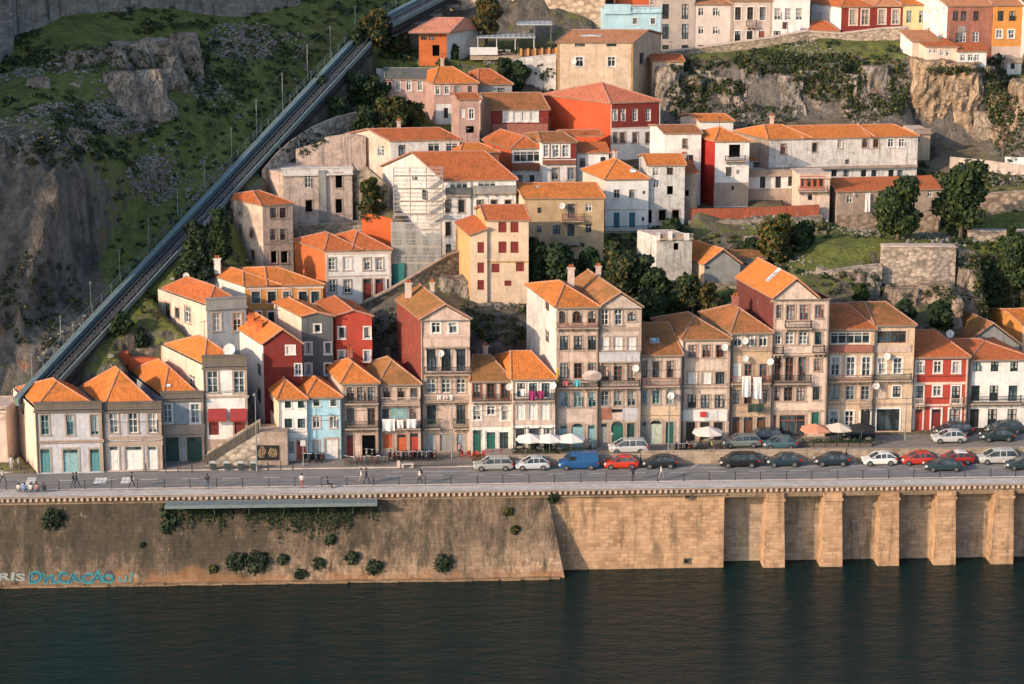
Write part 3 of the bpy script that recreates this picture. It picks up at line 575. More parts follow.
H('yellow corner house with green upper balcony and wide dark shop window', 872.5, 911, 432, 326, zb=.8, wall='yellow', sk=.26, d=12, yaw=3, moss=.5, dirt=.5, tc='b', roofs=(('hipx', 301, None, dict(a=.25)),),
  rows=((331, 343, '890', 32, 'shop brown lstone'), (358, 374, '881.5,897.5', 8.5, 'win white white'), (386, 398, '881', 9, 'shut lstone stone'), (386, 397, '896.5', 8, 'win dark white'), (409, 431, '887.5', 23, 'shop dark white')),
  bal=((873, 910.5, 379, 373, 'iron', 'dgreen'),), bands=((None, None, 345, 352, 'beige', .1), (None, None, 403, 405, 'stone')), group=FR)
H('bright red house with cream window surrounds and string courses', 912, 966, 430, 358, zb=.8, wall='red', sk=.26, d=11, yaw=3, moss=.25, dirt=.15, tc='r', roofs=(('hipx', 329, None, dict(a=.3)),), quoin='cream',
  rows=((361.5, 373, '919.5,937.5,956', 7.5, 'win white white'), (386, 403, '918.5,955.5', 8.5, 'win dark white'), (386, 396, '937', 8, 'win white white'), (409, 429, '917.5', 9, 'door red white'), (409, 430, '935.5', 9.5, 'door maroon white'), (409, 430, '954', 11, 'win maroon white')),
  bal=((913.5, 924, 404, 397, 'iron', 'lstone'), (949, 962, 404, 397, 'iron', 'lstone')), bands=((None, None, 382, 384.5, 'cream'), (None, None, 404, 406, 'cream')), group=FR)
H('white quay house with dark green windows, farthest right', 967, 1032, 428, 360.5, zb=.8, wall='white', sk=.26, d=11, yaw=3, moss=.3, dirt=.2, tc='r', roofs=(('hipy', 340, None, dict(a=.45)),), quoin='stone',
  rows=((362, 371.5, '976.5,994.5,1014', 8, 'win dgreen -'), (385.5, 401, '975,993.5,1012.5', 9, 'win dgreen -'), (409, 427, '974', 9, 'door dark -'), (409, 427, '992,1011.5', 9.5, 'win dark -')),
  bal=((970, 1020, 402, 395, 'iron', 'dark'),), bands=((None, None, 404, 405.5, 'stone'),), group=FR)

# ------------------------------------------------ second and third rows
HR = 'houses stepping up the hillside'
H('cream and pale blue house with a white framed window pair, below the funicular', 207.5, 247, 345, 305, Y=23, wall='greyblue', left='cream', sk=.72, d=10, yaw=16, par=.8, parc='grey', moss=.1, dirt=.35, tc='r', roofs=(('hipy', 285, None, dict(a=.2)),),
  rows=((313, 331, '217,237.5', 8.5, 'win white stone'),), lrows=((303, 319, '168', 5.5, 'win dark stone'), (308, 318, '177.5', 4, 'win dark stone'), (307, 323, '188', 5.5, 'win white stone'), (334, 342, '169', 6, 'win dark stone')), group=HR)
H('mustard orange house with two rows of dark square windows', 246.5, 324, 352, 286, Y=30, wall='orange', left='white', sk=.7, d=10, yaw=6, moss=.08, dirt=.2, tc='o', roofs=(('hipy', 270, (0, .45), dict(a=.4)), ('hipx', 266, (.3, 1), dict(a=.4))), ch=((.02, .6, 1.3, 'white'),),
  rows=((291.5, 303, '256,272,287.5,303,315.5', 8, 'win dgreen lstone'), (312, 323.5, '257,273', 9, 'win dgreen white'), (311, 328, '288', 8.5, 'win dgreen white')), bands=((None, None, 306.5, 309, 'ochre'), (None, None, 287, 289, 'lstone')), group=HR)
H('weathered pink beige tower house with a hipped roof beside the funicular', 264, 294, 276, 205, Y=50, wall=(.50, .38, .31), left='cream', sk=.92, d=6.6, yaw=20, moss=.35, dirt=.95, tc='r', roofs=(('hipx', 190, None, dict(a=.4)),),
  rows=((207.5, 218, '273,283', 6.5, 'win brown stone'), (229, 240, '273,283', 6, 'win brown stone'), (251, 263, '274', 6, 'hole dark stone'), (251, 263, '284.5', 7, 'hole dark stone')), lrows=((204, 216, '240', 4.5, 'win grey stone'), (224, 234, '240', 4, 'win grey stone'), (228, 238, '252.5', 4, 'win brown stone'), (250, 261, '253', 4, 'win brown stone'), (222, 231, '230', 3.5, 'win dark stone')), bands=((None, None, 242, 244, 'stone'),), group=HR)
H('roofless grey concrete ruin with flat white capped walls', 284, 353, 236, 172, Y=60, wall='lstone', left='beige', right='stone', sk=.8, d=8, yaw=8, moss=.3, dirt=1., roofs=(('flat', None),), par=.5, parc='pwhite', name='ruined_house', cat='ruin',
  rows=((173, 188, '308', 6, 'win white -'), (173, 188, '339', 6.5, 'hole dark stone'), (200, 212, '309', 6.5, 'hole dark stone'), (199, 213, '339', 6.5, 'hole dark stone')), bands=((318, 327, 170, 232, 'grey', .3),), group=HR)
H('white house with vivid orange side wall and twin orange roofs', 326, 391.5, 305, 251, Y=42, wall='white', left='brorange', sk=.6, d=7.5, yaw=7, moss=.1, dirt=.25, tc='r', roofs=(('hipy', 232, (0, .55), dict(a=.45)), ('hipy', 230, (.42, 1), dict(a=.45))), quoin='lstone',
  rows=((258, 270, '332,367,379.5', 7, 'win white stone'), (257, 270, '347.5', 8, 'shut white lstone'), (280, 293, '332.5,347.5', 7, 'win white stone'), (279, 299, '367.5,379.5', 8, 'door maroon stone'), (279, 289, '389', 4, 'win dark -')), bands=((None, None, 275, 276.5, 'lstone'), (None, None, 251.5, 254, 'lstone')), group=HR)
H('narrow dark grey gabled house with white framed windows', 303, 334.5, 402, 317, Y=20, wall='dgrey', left='cream', sk=.5, d=8, yaw=4, moss=.05, dirt=.15, tc='o', roofs=(('gy', 311, None, {}),),
  rows=((324.5, 332, '317.5', 6.5, 'fr white white'), (342.5, 354, '308.5,328', 6.5, 'fr white white'), (363.5, 375, '308.5,328', 6.5, 'fr white white')), group=HR)
H('narrow brick red gabled house with white framed windows', 336.5, 373, 398, 317, Y=21, wall='red', left='red', sk=.35, d=8, yaw=2, moss=.15, dirt=.15, tc='r', roofs=(('gy', 309, None, {}),),
  rows=((327, 338.5, '341.8,367.3', 6.5, 'fr white white'), (350.5, 361.5, '341.8,367.3', 6.5, 'fr white white')), group=HR)
H('dark maroon gable end house with white side wall and roof dormers', 265, 303.5, 425, 345, Y=16, wall='maroon', left='white', sk=.45, d=11, yaw=3, moss=.08, dirt=.15, tc='o', roofs=(('gy', 328, None, {}),),
  rows=((341, 354, '290.5', 8, 'shut white white'), (364, 375, '299', 7.5, 'sash white white'),), lrows=((364, 376, '259', 4, 'win grey -'), (388, 402, '259', 4, 'win dark -')), ch=((.2, .35, .6, 'brorange'), (.2, .6, .6, 'brorange')), group=HR)
H('pale yellow tower house with maroon shutters on bare rock', 487, 528.5, 306, 221, Y=38, wall='lyellow', left=(.60, .36, .17), sk=.18, d=8, yaw=2, moss=.02, dirt=.25, tc='r', roofs=(('gx', 204, None, dict(a=0)),),  # sunlight on the left wall put into its orange colour
  rows=((222, 232.5, '502.5,514.5', 8, 'shut dred -'), (241.5, 253, '502.5,514.5', 8, 'shut dred -'), (263.5, 272.5, '495.5', 8, 'shut dred -'), (262, 271.5, '520', 8, 'shut dred -'), (280.5, 286, '508', 7, 'shut dred -')), bands=((487, 528.5, 261, 262.5, 'ochre'),), group=HR)
H('annex', 470.5, 487.3, 300, 236, Y=37.6, wall='lyellow', left=(.60, .36, .17), sk=.22, d=9, yaw=2, dirt=.2, tc='r', moss=.03, roofs=(('shedr', 226, None, dict(rh=1.6)),), rows=((242, 253, '480.8', 6.5, 'shut dred -'), (262.5, 273, '480.8', 6.5, 'shut dred -'), (280, 290, '480.8', 6.5, 'shut dred -')), nomb=True)  # left wall takes the same painted sunlit orange
H('broad tan house with a cluttered balcony and sagging orange roof', 524.5, 603.5, 262, 199, Y=50, wall=(.50, .36, .22), left='lyellow', sk=.25, d=9, yaw=2, moss=.3, dirt=.4, tc='o', roofs=(('gx', 182, None, {}),),
  rows=((207.5, 213, '539.5', 4, 'win dark -'), (204, 218, '571.5', 7, 'win brown stone'), (204, 211.5, '588.8', 6.5, 'win white -'), (226, 233, '539', 5, 'win grey -'), (225, 234, '556.5', 7, 'win dark stone'), (224, 236, '571', 7, 'win dark -'), (224, 233, '588.5', 6.5, 'win grey -'), (243, 247, '573,582.5', 4, 'win dark -')),
  bal=((562, 584, 220, 213, 'iron', 'rbrown'), (551, 580, 243, 236, 'iron', 'grey')), group=HR)
H('white cube house with blue shuttered doors on an arched terrace', 605, 648, 232, 180, Y=60, wall='white', left='cream', sk=.35, d=8, yaw=4, moss=.1, dirt=.08, tc='o', roofs=(('hipy', 158, None, dict(a=.45)),),
  rows=((189.5, 198, '616.8,632', 6, 'win grey white'), (212.5, 227.5, '616.5,632', 6, 'shut blueshut -'), (191, 194, '644', 2.5, 'win dark -'), (217, 221, '643', 2.5, 'win dark -')), bal=((603, 648, 231, 225, 'iron', 'dark'),), bands=((605, 645, 209, 210, 'lstone'), (604, 648, 232.5, 260, 'beige', .5)), found=9, group=HR)
H('patched grey white house with empty ground floor windows', 647.5, 684, 226, 166, Y=61, wall=(.60, .59, .57), right='beige', sk=.1, d=8, yaw=2, moss=.15, dirt=.8, tc='o', roofs=(('gx', 153, None, {}),),
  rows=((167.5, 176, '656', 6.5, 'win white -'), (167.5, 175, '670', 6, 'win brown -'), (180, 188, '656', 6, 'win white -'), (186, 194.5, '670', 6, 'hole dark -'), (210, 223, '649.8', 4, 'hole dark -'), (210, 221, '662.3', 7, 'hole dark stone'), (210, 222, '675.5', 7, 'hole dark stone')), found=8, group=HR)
H('rough stone lean-to beside the patched grey white house', 684.3, 697, 212, 174, Y=62.5, wall='stone', sk=.1, d=6, yaw=2, dirt=.8, tc='r', moss=.3, roofs=(('shed', 170, None, dict(rh=.8)),), rows=((190, 196, '687', 3.5, 'hole dark -'),), found=8, group=HR)
H('long white tenement with dark timber verandas above the rock', 445, 516, 264, 181, Y=52, wall='white', left='pwhite', sk=.72, d=12, yaw=5, moss=.25, dirt=.4, tc='r', roofs=(('gx', 151, None, {}),), found=6,
  rows=((182, 189, '459,487,502', 18, 'shop white -'), (200, 212.5, '447.6,461.5,480,494,508', 6, 'win dark stone'), (222, 236, '447.6,461.5,480,494', 6.5, 'win dark stone'), (244, 260, '448', 6.5, 'door dgrey -'), (246, 256, '462', 6, 'win dark -')),
  bal=((445.5, 471, 194.5, 188, 'box', 'dgrey'), (473, 516, 192, 186, 'box', 'grey')), bands=((470.5, 472, 182, 262, 'grey', .1),), lrows=((170, 180, '415', 6, 'win dark -'), (190, 200, '425', 6, 'win dark -')), group=HR)
H('old white house with rust stained gable end and long orange roof', 391, 460, 190, 141, Y=66, wall='pwhite', left='cream', sk=.95, d=6.5, yaw=8, moss=.25, dirt=.6, tc='r', roofs=(('gx', 128, None, {}),), found=9, lrows=((145, 156, '381', 6, 'win white -'),),
  rows=((145, 156, '402', 7, 'win dark -'), (143, 152, '434,452', 12, 'shop white -')), group=HR)
H('small orange roofed house with two white dormer windows', 461, 499, 172, 153, Y=64.5, wall='rbrown', sk=.4, d=6, yaw=6, moss=.15, dirt=.4, tc='o', roofs=(('hipx', 142, None, dict(a=.3)),), rows=((154, 162, '472.5,485.5', 7, 'win white white'),), group=HR)
H('maroon timber house with a wide band of white windows', 490.5, 548.5, 142, 110.5, Y=82, wall='dred', left='cream', sk=.25, d=10, yaw=3, moss=.55, dirt=.5, tc='b', roofs=(('gx', 92, None, {}),), rows=((111.5, 121.5, '508,516.5,525,533.5', 8, 'shut white white'),), bands=((492, 548, 124, 134, 'brick', .05),), found=7, group=HR)
H('brick red attic house with a white posted veranda', 512, 542, 186, 149, Y=71, wall='pwhite', left='ored', sk=.5, d=8, yaw=6, moss=.35, dirt=.5, tc='r', roofs=(('hipy', 135, None, dict(a=.1)),), rows=((151.5, 162, '527', 27, 'shop white -'), (175, 183, '520,532', 5, 'win dark -')), bands=((512, 542, 163, 170, 'rbrown', .3),), found=6, group=HR)
H('white house with a maroon attic floor of three windows', 542.5, 576, 192, 143, Y=70, wall='white', sk=.3, d=8, yaw=4, moss=.5, dirt=.3, tc='b', roofs=(('hipx', 131, None, dict(a=.15)),), rows=((145, 157, '545,555.5,565.7', 7, 'win white white'), (168, 180, '555,571', 6.5, 'win grey stone')), bands=((None, None, 143.5, 159, 'maroon', .04), (None, None, 160, 164, 'rbrown', .35)), found=6, group=HR)
H('small white house with two stacked orange roofs below the red block', 577, 608.5, 192, 153.5, Y=71.5, wall='white', sk=.2, d=7, yaw=2, moss=.2, dirt=.3, tc='r', roofs=(('shed', 146.5, (0, 1), dict(t=(0, .35), rh=1.1)), ('gx', 129, (-.25, .9), dict(t=(.36, 1), dz=2.0))), rows=((158, 167, '582.5', 5.5, 'win brown -'), (157, 165.5, '603', 5, 'win dark -')), found=6, group=HR)
H('big block with scarlet side wall and half maroon half white front', 610.5, 659.5, 160, 103, Y=80, wall='white', left=(.52, .095, .04), right='white', sk=.98, d=9.5, yaw=16, moss=.1, dirt=.12, tc=(.45, .15, .085), roofs=(('pyr', 92, None, dict(rh=2.2)),), quoin='white', found=8,
  rows=((109, 121, '615,623,635,648', 5, 'win white -'), (132.5, 143, '614.5,622.5,635,648', 5.5, 'win brown stone')), bands=((611.5, 659, 103, 127, 'maroon', .05), (None, None, 127, 128.5, 'lstone')), group=HR)
H('large ochre yellow mansion with a brown gabled side', 557, 632.5, 112, 43, Y=95, wall='lyellow', left='lyellow', right='sand', sk=-.4, d=12, yaw=0, moss=.2, dirt=.45, tc='p', roofs=(('gx', 29, None, {}),), quoin='ochre', found=8,
  rows=((43.8, 46.5, '580,611.5', 10, 'win dark -'), (57, 66.5, '579.5,611.5', 7.5, 'win white white'), (86, 92, '579.5,597,611', 7, 'win white -')), rrows=((53, 64, '641.5', 4, 'win dark stone'),), group=HR)
H('small sand coloured house with a planted balcony on the cliff edge', 652, 683, 95, 62, Y=99, wall='sand', sk=.1, d=7, yaw=0, moss=.25, dirt=.5, tc='r', roofs=(('gx', 53, None, {}),), found=8, rows=((63, 72, '662,674', 5.5, 'win white -'), (76, 81, '678', 3, 'win dark -')), bal=((656.5, 671.5, 84, 78, 'iron', 'dgreen'),), group=HR)
H('plain white wing of the red sided house', 664, 700, 205, 134, Y=70, wall='white', sk=.2, d=8, yaw=2, moss=.3, dirt=.35, tc='b', roofs=(('gx', 124, None, {}),), found=6, rows=((139, 148, '684.7', 4.5, 'win brown stone'), (155, 166, '685.5,691', 4.5, 'win brown -'),), group=HR)
H('white house with scarlet side wall, brown loggia and stone base', 714, 748, 207, 142, Y=68, wall='white', left=(.36, .03, .025), sk=.42, d=7, yaw=3, moss=.2, dirt=.2, tc='o', roofs=(('pyr', 126, None, {}),), found=6, rows=((144.5, 157.5, '734.5', 11.5, 'hole dark white'), (167, 176, '728.7', 6, 'win brown white'), (170, 174, '738', 3, 'win grey -'), (186, 190, '733', 3, 'win dark -')),
  bal=((725, 745, 160, 155, 'iron', 'dark'),), bands=((None, None, 182.5, 206, 'stone', .04),), group=HR)
H('little white cottage with a faded orange roof under the cliff', 700, 733, 136, 122, Y=85, wall='white', left='cream', sk=.4, d=6, yaw=3, moss=.1, dirt=.2, tc='o', roofs=(('gx', 113, None, {}),), group=HR)
H('long weathered white house with a three part orange roof', 768, 916, 190, 138.5, Y=74, wall='pwhite', left='stone', sk=.5, d=8, yaw=8, moss=.08, dirt=.85, tc='o', roofs=(('hipx', 124, (0, .28), dict(a=.3)), ('gx', 125, (.24, .7), {}), ('hipx', 124, (.68, 1), dict(a=.15))), found=6,
  rows=((144, 154, '783', 5.5, 'win rbrown stone'), (143, 152, '814.5', 5, 'win dark stone'), (140, 148, '840', 4.5, 'win white stone'), (139, 147.5, '864.8,875.8', 5.5, 'win brown stone'), (139, 147, '890.7,901.5', 6, 'win white white'), (159.5, 164, '847', 4, 'win dark -'), (170, 176.5, '834,846,863.6,874,891,900', 5.5, 'win dark -')),
  bands=((None, None, 166, 168, 'stone', .7), (790, 915, 168.5, 180, 'white', .03)), group=HR)
H('flat roofed white annex with two dark doors on a stone footing', 747, 794, 200, 173, Y=70.5, wall='white', sk=.2, d=5, yaw=4, dirt=.5, roofs=(('flat', None),), par=.3, found=6, rows=((174.5, 188, '762.5,778', 5.5, 'door dark -'), (174.5, 186, '790', 4, 'win dark -')), bands=((None, None, 188.5, 206, 'stone', .08),), group=HR)
H('tiny white hut with a lean-to roof left of the long house', 748, 768, 176, 161, Y=76, wall='white', sk=.3, d=4, yaw=5, dirt=.3, tc='r', roofs=(('shed', 156, None, {}),), found=5, rows=((162, 168, '757', 8, 'win dark -'),), group=HR)
H('red columned loggia house with a small pale balcony room', 799, 829, 217, 175, Y=66, wall='cream', right='stone', sk=.1, d=6, yaw=2, dirt=.5, roofs=(('flat', None),), par=.25, parc='lstone', found=6, rows=((176.5, 187, '803,809,815,821', 4.3, 'win rbrown ored'), (194, 200, '810', 4.5, 'win dark -'), (195, 206, '806', 4, 'win grey -')), bal=((798, 827, 190, 186, 'iron', 'brick'),), group=HR)
H('long low stone barn with a single slope orange roof', 836, 940, 232, 191, Y=66, wall='stone', sk=.1, d=6, yaw=9, dirt=.7, moss=.12, tc='r', roofs=(('shed', 177, None, {}),), found=6, rows=((196, 203, '849.6', 6, 'win white -'), (190, 197, '930', 5, 'win white -')), name='stone_barn', cat='barn', group=HR)
H('beige flat roofed block with one dark window behind the long house', 913, 929.5, 160, 131, Y=84, wall='sand', sk=.1, d=6, yaw=3, dirt=.5, roofs=(('flat', None),), par=.2, found=6, rows=((134, 142, '917', 5, 'win dark -'),), group=HR)
H('ivy grown cottage with grey gable wall and short orange roof', 704, 740, 283, 265, Y=47, wall='grey', left='yellow', sk=.55, d=7, yaw=6, dirt=.6, moss=.4, tc='o', roofs=(('gy', 248, None, {}),), found=6, rows=((263.5, 269, '707.5', 5, 'win dark -'),), group=HR)
H('low shed with pink door behind the ivy grown cottage', 739.5, 765, 280, 259, Y=50, wall='grey', sk=.2, d=4, yaw=3, dirt=.8, moss=.9, tc='m', roofs=(('shed', 250, None, {}),), found=6, rows=((262, 276, '745', 5, 'door pink -'), (262, 277, '753', 4, 'hole dark -')), name='shed', cat='shed', group=HR)
H('pink house with a grey and rust patched roof', 387, 434, 107, 80, Y=92, wall='pink', sk=.1, d=8, yaw=-3, dirt=.35, moss=.4, tc='r', roofs=(('gx', 67, (0, 1), dict(tc=(.14, .14, .13))),), found=5, rows=((80.5, 90.5, '398,408.8,420', 4.5, 'win white white'), (82, 89, '390', 2.5, 'win dark -')), group=HR)
H('pink house with a white lower floor under a bright orange roof', 434.5, 478, 125, 84, Y=88, wall='pink', sk=.35, d=9, yaw=5, dirt=.4, moss=.1, tc='o', roofs=(('hipx', 66, None, dict(a=.35)),), found=5, rows=((86, 94, '437.5,447', 4.5, 'win white white'), (86, 100, '457', 5, 'win grey -'), (86, 95, '470', 4, 'win brown -'), (108, 118, '446', 4, 'win dark -')), bands=((436, 453, 104, 124, 'white', .04),), group=HR)
H('orange roofed house with a grey lower wall beside the restaurant', 478.5, 512, 112, 85, Y=90, wall='grey', sk=.35, d=9, yaw=3, dirt=.4, moss=.3, tc='r', roofs=(('hipx', 68, None, dict(a=.35)),), found=5, rows=((88, 92, '501', 7, 'win dark -'),), group=HR)
H('narrow faded pink house with a small white window', 459, 479.5, 150, 100, Y=79, wall='pink', sk=.2, d=6, yaw=3, dirt=.6, moss=.4, tc='r', roofs=(('gx', 92, None, {}),), found=5, rows=((109, 119, '471.5', 5, 'win white white'), (109, 118, '463', 4, 'shut white -'), (126, 133, '470', 8, 'hole dark -')), group=HR)
H('orange garden house with a salmon tiled roof near the top of the track', 419, 447, 60, 33, Y=101, wall='brorange', right='white', sk=-.6, d=8, yaw=0, dirt=.3, moss=.12, tc=(.60, .24, .15), roofs=(('hipx', 17, None, dict(a=.15, over=1.)),), found=5, rows=((34.5, 40, '424,432', 6, 'win brown -'), (45, 56, '436', 7, 'hole dark -')), group=HR)
# ------------------------------------------------ top row
TR = 'houses along the cliff top'
H('sky blue house with a stepped front and two tiny windows', 604, 660.5, 55, 10, Y=112, wall='blue', sk=.05, d=9, yaw=0, dirt=.12, roofs=(('flat', None),), par=.3, parc='blue', rows=((18, 24, '635,653', 4.5, 'win grey white'),), bands=((604, 630.5, 4, 14, 'blue', .3),), group=TR)
H('rust red building behind the sky blue house', 618, 662, 30, -8, Y=122, wall='ored', sk=.05, d=8, yaw=0, dirt=.2, roofs=(('gx', -18, None, {}),), rows=((0, 5, '652', 4, 'win white white'),), group=TR)
H('slim taupe apartment house with tall black windows', 661, 694.5, 53, -3, Y=112, wall=(.42, .36, .32), sk=.05, d=9, yaw=0, dirt=.1, roofs=(('gx', -14, None, {}),), rows=((4, 19, '665.5,685', 6.5, 'win dark -'), (24, 39, '665.5,685', 6.5, 'win dark -'), (45, 49.5, '665.5,685', 6.5, 'win dark -')), group=TR)
H('pale pink house with four white shuttered windows at the cliff top', 695, 730, 51, 5, Y=112, wall=(.66, .56, .50), sk=.1, d=9, yaw=2, dirt=.1, tc='p', roofs=(('hipx', -8, None, dict(a=.3)),), rows=((8, 16, '701,715.5', 5.5, 'win white -'), (26.5, 34, '701,715.5', 5.5, 'win white -'), (45, 47.5, '701', 6, 'win dark -')), group=TR)
H('cream house with small iron balcony and a brown door', 731, 771.5, 48, 1.5, Y=112, wall='lstone', sk=.1, d=9, yaw=2, dirt=.2, tc='p', roofs=(('gx', -10, None, {}),), rows=((7, 20, '737.8,750,762.5', 6, 'win brown white'), (31, 42.5, '737.5,749.5', 6, 'win dark white'), (31, 41, '761.5', 6, 'shut rbrown white')), bal=((746, 756.5, 26, 20, 'iron', 'dark'),), quoin='stone', group=TR)
H('white house with washing across its upper windows', 772, 809, 43, -2, Y=112, wall='white', sk=.1, d=9, yaw=2, dirt=.15, tc='p', roofs=(('gx', -13, None, {}),), rows=((8, 20, '777.5,788,799', 6.5, 'win white -'), (31, 38.5, '777', 7, 'win dark -')), group=TR)
H('dark teal netted building between white and red houses', 809.5, 827, 32, 1, Y=120, wall=(.03, .075, .085), sk=.1, d=8, yaw=0, dirt=.3, roofs=(('flat', None),), par=.2, rows=((6, 12, '814,821', 3.5, 'win grey -'),), group=TR)
H('small brick red roofed outhouse tucked against the retaining wall', 809, 838, 36, 32, Y=111, wall='white', sk=.1, d=6, yaw=0, dirt=.3, tc='r', moss=.1, roofs=(('hipx', 20, None, dict(a=.3)),), name='outhouse', cat='outhouse', group=TR)
H('crimson house with cream framed windows and a white side wall', 840.5, 874, 38, 7.5, Y=112, wall='dred', left='white', sk=.45, d=9, yaw=2, dirt=.1, tc='r', moss=.1, roofs=(('hipy', -6, None, dict(a=.3)),), rows=((9.5, 25, '853,864.8', 7, 'win yellow cream'),), group=TR)
H('crimson house with cream framed windows next to the yellow house', 874.5, 902, 36, 7, Y=112, wall='dred', sk=.1, d=9, yaw=2, dirt=.1, tc='p', moss=.1, roofs=(('hipy', -6, None, dict(a=.3)),), rows=((9.5, 24, '881.7,895.5', 7, 'win cream cream'),), group=TR)
H('soft yellow house with two grey windows, between crimson and brick', 902.5, 927, 34, 5.5, Y=112, wall=(.70, .55, .30), sk=.1, d=9, yaw=2, dirt=.1, tc='o', moss=.1, roofs=(('gx', -5, None, {}),), rows=((10.5, 23, '909,921.5', 5.5, 'win palegreen -'),), group=TR)
H('tall patched brick house with a bare white gable end', 945.5, 991.5, 62, 6.5, Y=106, wall='brick', left='white', sk=.42, d=11, yaw=2, dirt=.9, tc='p', moss=.1, roofs=(('gx', -12, None, {}),), rows=((11, 21, '955.5,963.5,976', 5.5, 'win brown -'), (32, 42, '963,975.5', 6, 'win white -'), (33, 44, '957', 4, 'win dark -')), bands=((958, 965, 26, 48, 'grey', .05),), found=7, group=TR)
H('vivid orange house with four paned windows at the cliff top', 992, 1020.5, 50, 6, Y=106, wall='orange', sk=.1, d=9, yaw=2, dirt=.1, tc='p', moss=.1, roofs=(('gx', -6, None, {}),), rows=((11, 21, '1000.5,1012', 6, 'sash dark -'), (30, 38, '999,1011', 6, 'sash white white')), bands=((992, 1020.5, 46.5, 62, 'beige', .05),), found=6, group=TR)
H('white house cut off at the right edge of the cliff top', 1021, 1050, 52, 2, Y=106, wall='white', sk=.1, d=9, yaw=2, dirt=.1, roofs=(('gx', -12, None, {}),), rows=((12, 22, '1035', 6, 'win dark -'),), group=TR)
H('small hillside hut with pale tiled roof on the rock pedestal', 912, 940, 56, 42, Y=101, wall='cream', left='white', sk=.2, d=5, yaw=2, dirt=.4, tc='p', moss=.2, roofs=(('shed', 29, None, {}),), found=4, rows=((38, 43, '917', 3.5, 'win dark -'), (43, 47, '930', 8, 'win dark -')), group=TR)
H('low white lookout with a band of small windows on the rock pedestal', 926, 957, 62, 47.5, Y=98, wall='cream', sk=.2, d=5, yaw=-3, dirt=.3, tc='r', moss=.2, roofs=(('shed', 44, None, dict(rh=.7)),), found=3, rows=((49, 53, '931,935.5', 4, 'win white -'), (50, 55.5, '942,947,951', 4, 'win white -')), group=TR)
H('glazed white porch under a thin red roof on the rock pedestal', 957.5, 986, 65, 52, Y=97, wall='white', right='white', sk=-.1, d=5, yaw=5, dirt=.2, tc='r', moss=.1, roofs=(('shed', 48, None, dict(rh=.7)),), found=3, rows=((54.5, 61, '963,970.5,977', 5.5, 'win white -'),), group=TR)
H('little white annex hanging below the vivid orange house', 1007, 1021, 74, 60, Y=103, wall='white', sk=.1, d=4, yaw=2, dirt=.4, roofs=(('flat', None),), par=.15, found=3, rows=((62, 69, '1012.5', 4, 'sash dark -'),), group=TR)
# lower right, behind the front row
H('grey gabled workshop with dark rooflights behind the quay row', 962, 1018, 385, 346, Y=37, wall='grey', sk=.3, d=11, yaw=3, dirt=.5, moss=.7, tc='b', roofs=(('gy', 322, None, {}),), group=HR)
H('bright orange side walled house at the right edge below the trees', 1020, 1050, 385, 325, Y=40, wall='cream', left='orange', sk=.3, d=9, yaw=3, dirt=.3, moss=.2, tc='o', roofs=(('gx', 308, None, {}),), group=HR)
H('low cream outbuilding with a flat top, left edge of the quay', -40, 8, 463, 409, Y=9, wall='cream', right='cream', sk=.3, skr=-.1, d=6, yaw=5, dirt=.25, roofs=(('flat', None),), par=.15, parc='cream', group=FR)
H('white streaked roofless ruin between the trees above the quay row', 656, 691.5, 280, 236, Y=47, wall=(.52, .49, .45), left='pwhite', sk=.5, d=4.5, yaw=4, dirt=1., roofs=(('flat', None),), par=.1, parc='stone', found=7, rows=((243, 250, '676', 5, 'hole dark -'),), bands=((656, 660, 232, 240, 'white', .3), (668, 672, 231, 240, 'white', .3), (684, 689, 233, 240, 'white', .3)), name='ruined_house', cat='ruin', group=HR)
def absorb(main, ann):
    m, a = INFO[main]['th'], INFO[ann]['th']; off = a.location - m.location
    for ch in list(a.children): ch.parent = m; ch.location = off
    bpy.data.objects.remove(a); INFO[ann]['th'] = m
absorb('pale yellow tower house with maroon shutters on bare rock', 'annex')
# ------------------------------------------------ quay frame (u along the wall, n inland, z up)
E0, E1 = onZ(0, 496.5), onZ(1024, 482.5)
QU = (E1 - E0).normalized(); QN = V((-QU.y, QU.x, 0))
def q(u, n, z=0.): return E0 + QU * u + QN * n + V((0, 0, z))
def upx(px, n=0., z=0.):      # u of a pixel column on the line n, z
    P = q(0, n, z); return (onP(px, 480, P, QN) - P).dot(QU)
def un(p): d = p - E0; return d.dot(QU), d.dot(QN)
WZ = -9.4
# ------------------------------------------------ terrain
def ctl(px, rows):
    for py, Y, vg in rows:
        if px > 560: Y += 11 * min(1, (px - 560) / 440) * min(1, max(0, (48 - Y) / 18))
        p = onY(px, py, Y); PTS.append((p.x, p.y, p.z, vg))
ctl(-160, [(400, 22, .4), (300, 34, .3), (200, 44, .3), (120, 52, .3), (60, 70, .7), (0, 80, .8)])
ctl(-60, [(420, 14, .4), (330, 24, .1), (240, 30, .1), (150, 37, .1), (100, 54, .6), (70, 66, .8), (0, 80, .8)])
ctl(0, [(420, 13, .4), (380, 18, .3), (300, 25, .05), (220, 30, .05), (140, 36, .1), (115, 46, .6), (85, 57, .8), (72, 66, .8)])
ctl(60, [(400, 17, .6), (350, 22, .3), (280, 27, .05), (200, 33, .05), (140, 38, .1), (120, 47, .8), (80, 58, .6), (60, 67, .8)])
ctl(105, [(330, 27, .6), (260, 33, .4), (200, 41, .7), (160, 47, .8), (120, 55, .9), (80, 62, .5), (45, 71, .8)])
ctl(160, [(285, 34, .9), (220, 46, .9), (160, 57, .7), (120, 64, .9), (80, 73, .7), (40, 84, .6), (14, 90, .8)])
ctl(220, [(225, 50, 1), (170, 60, 1), (120, 71, 1), (80, 80, 1), (40, 92, .8), (5, 104, .8)])
ctl(290, [(150, 74, 1), (110, 83, 1), (60, 94, 1), (20, 106, 1), (-20, 115, 1)])
ctl(340, [(100, 92, 1), (70, 97, 1), (20, 110, 1), (-30, 122, 1)])
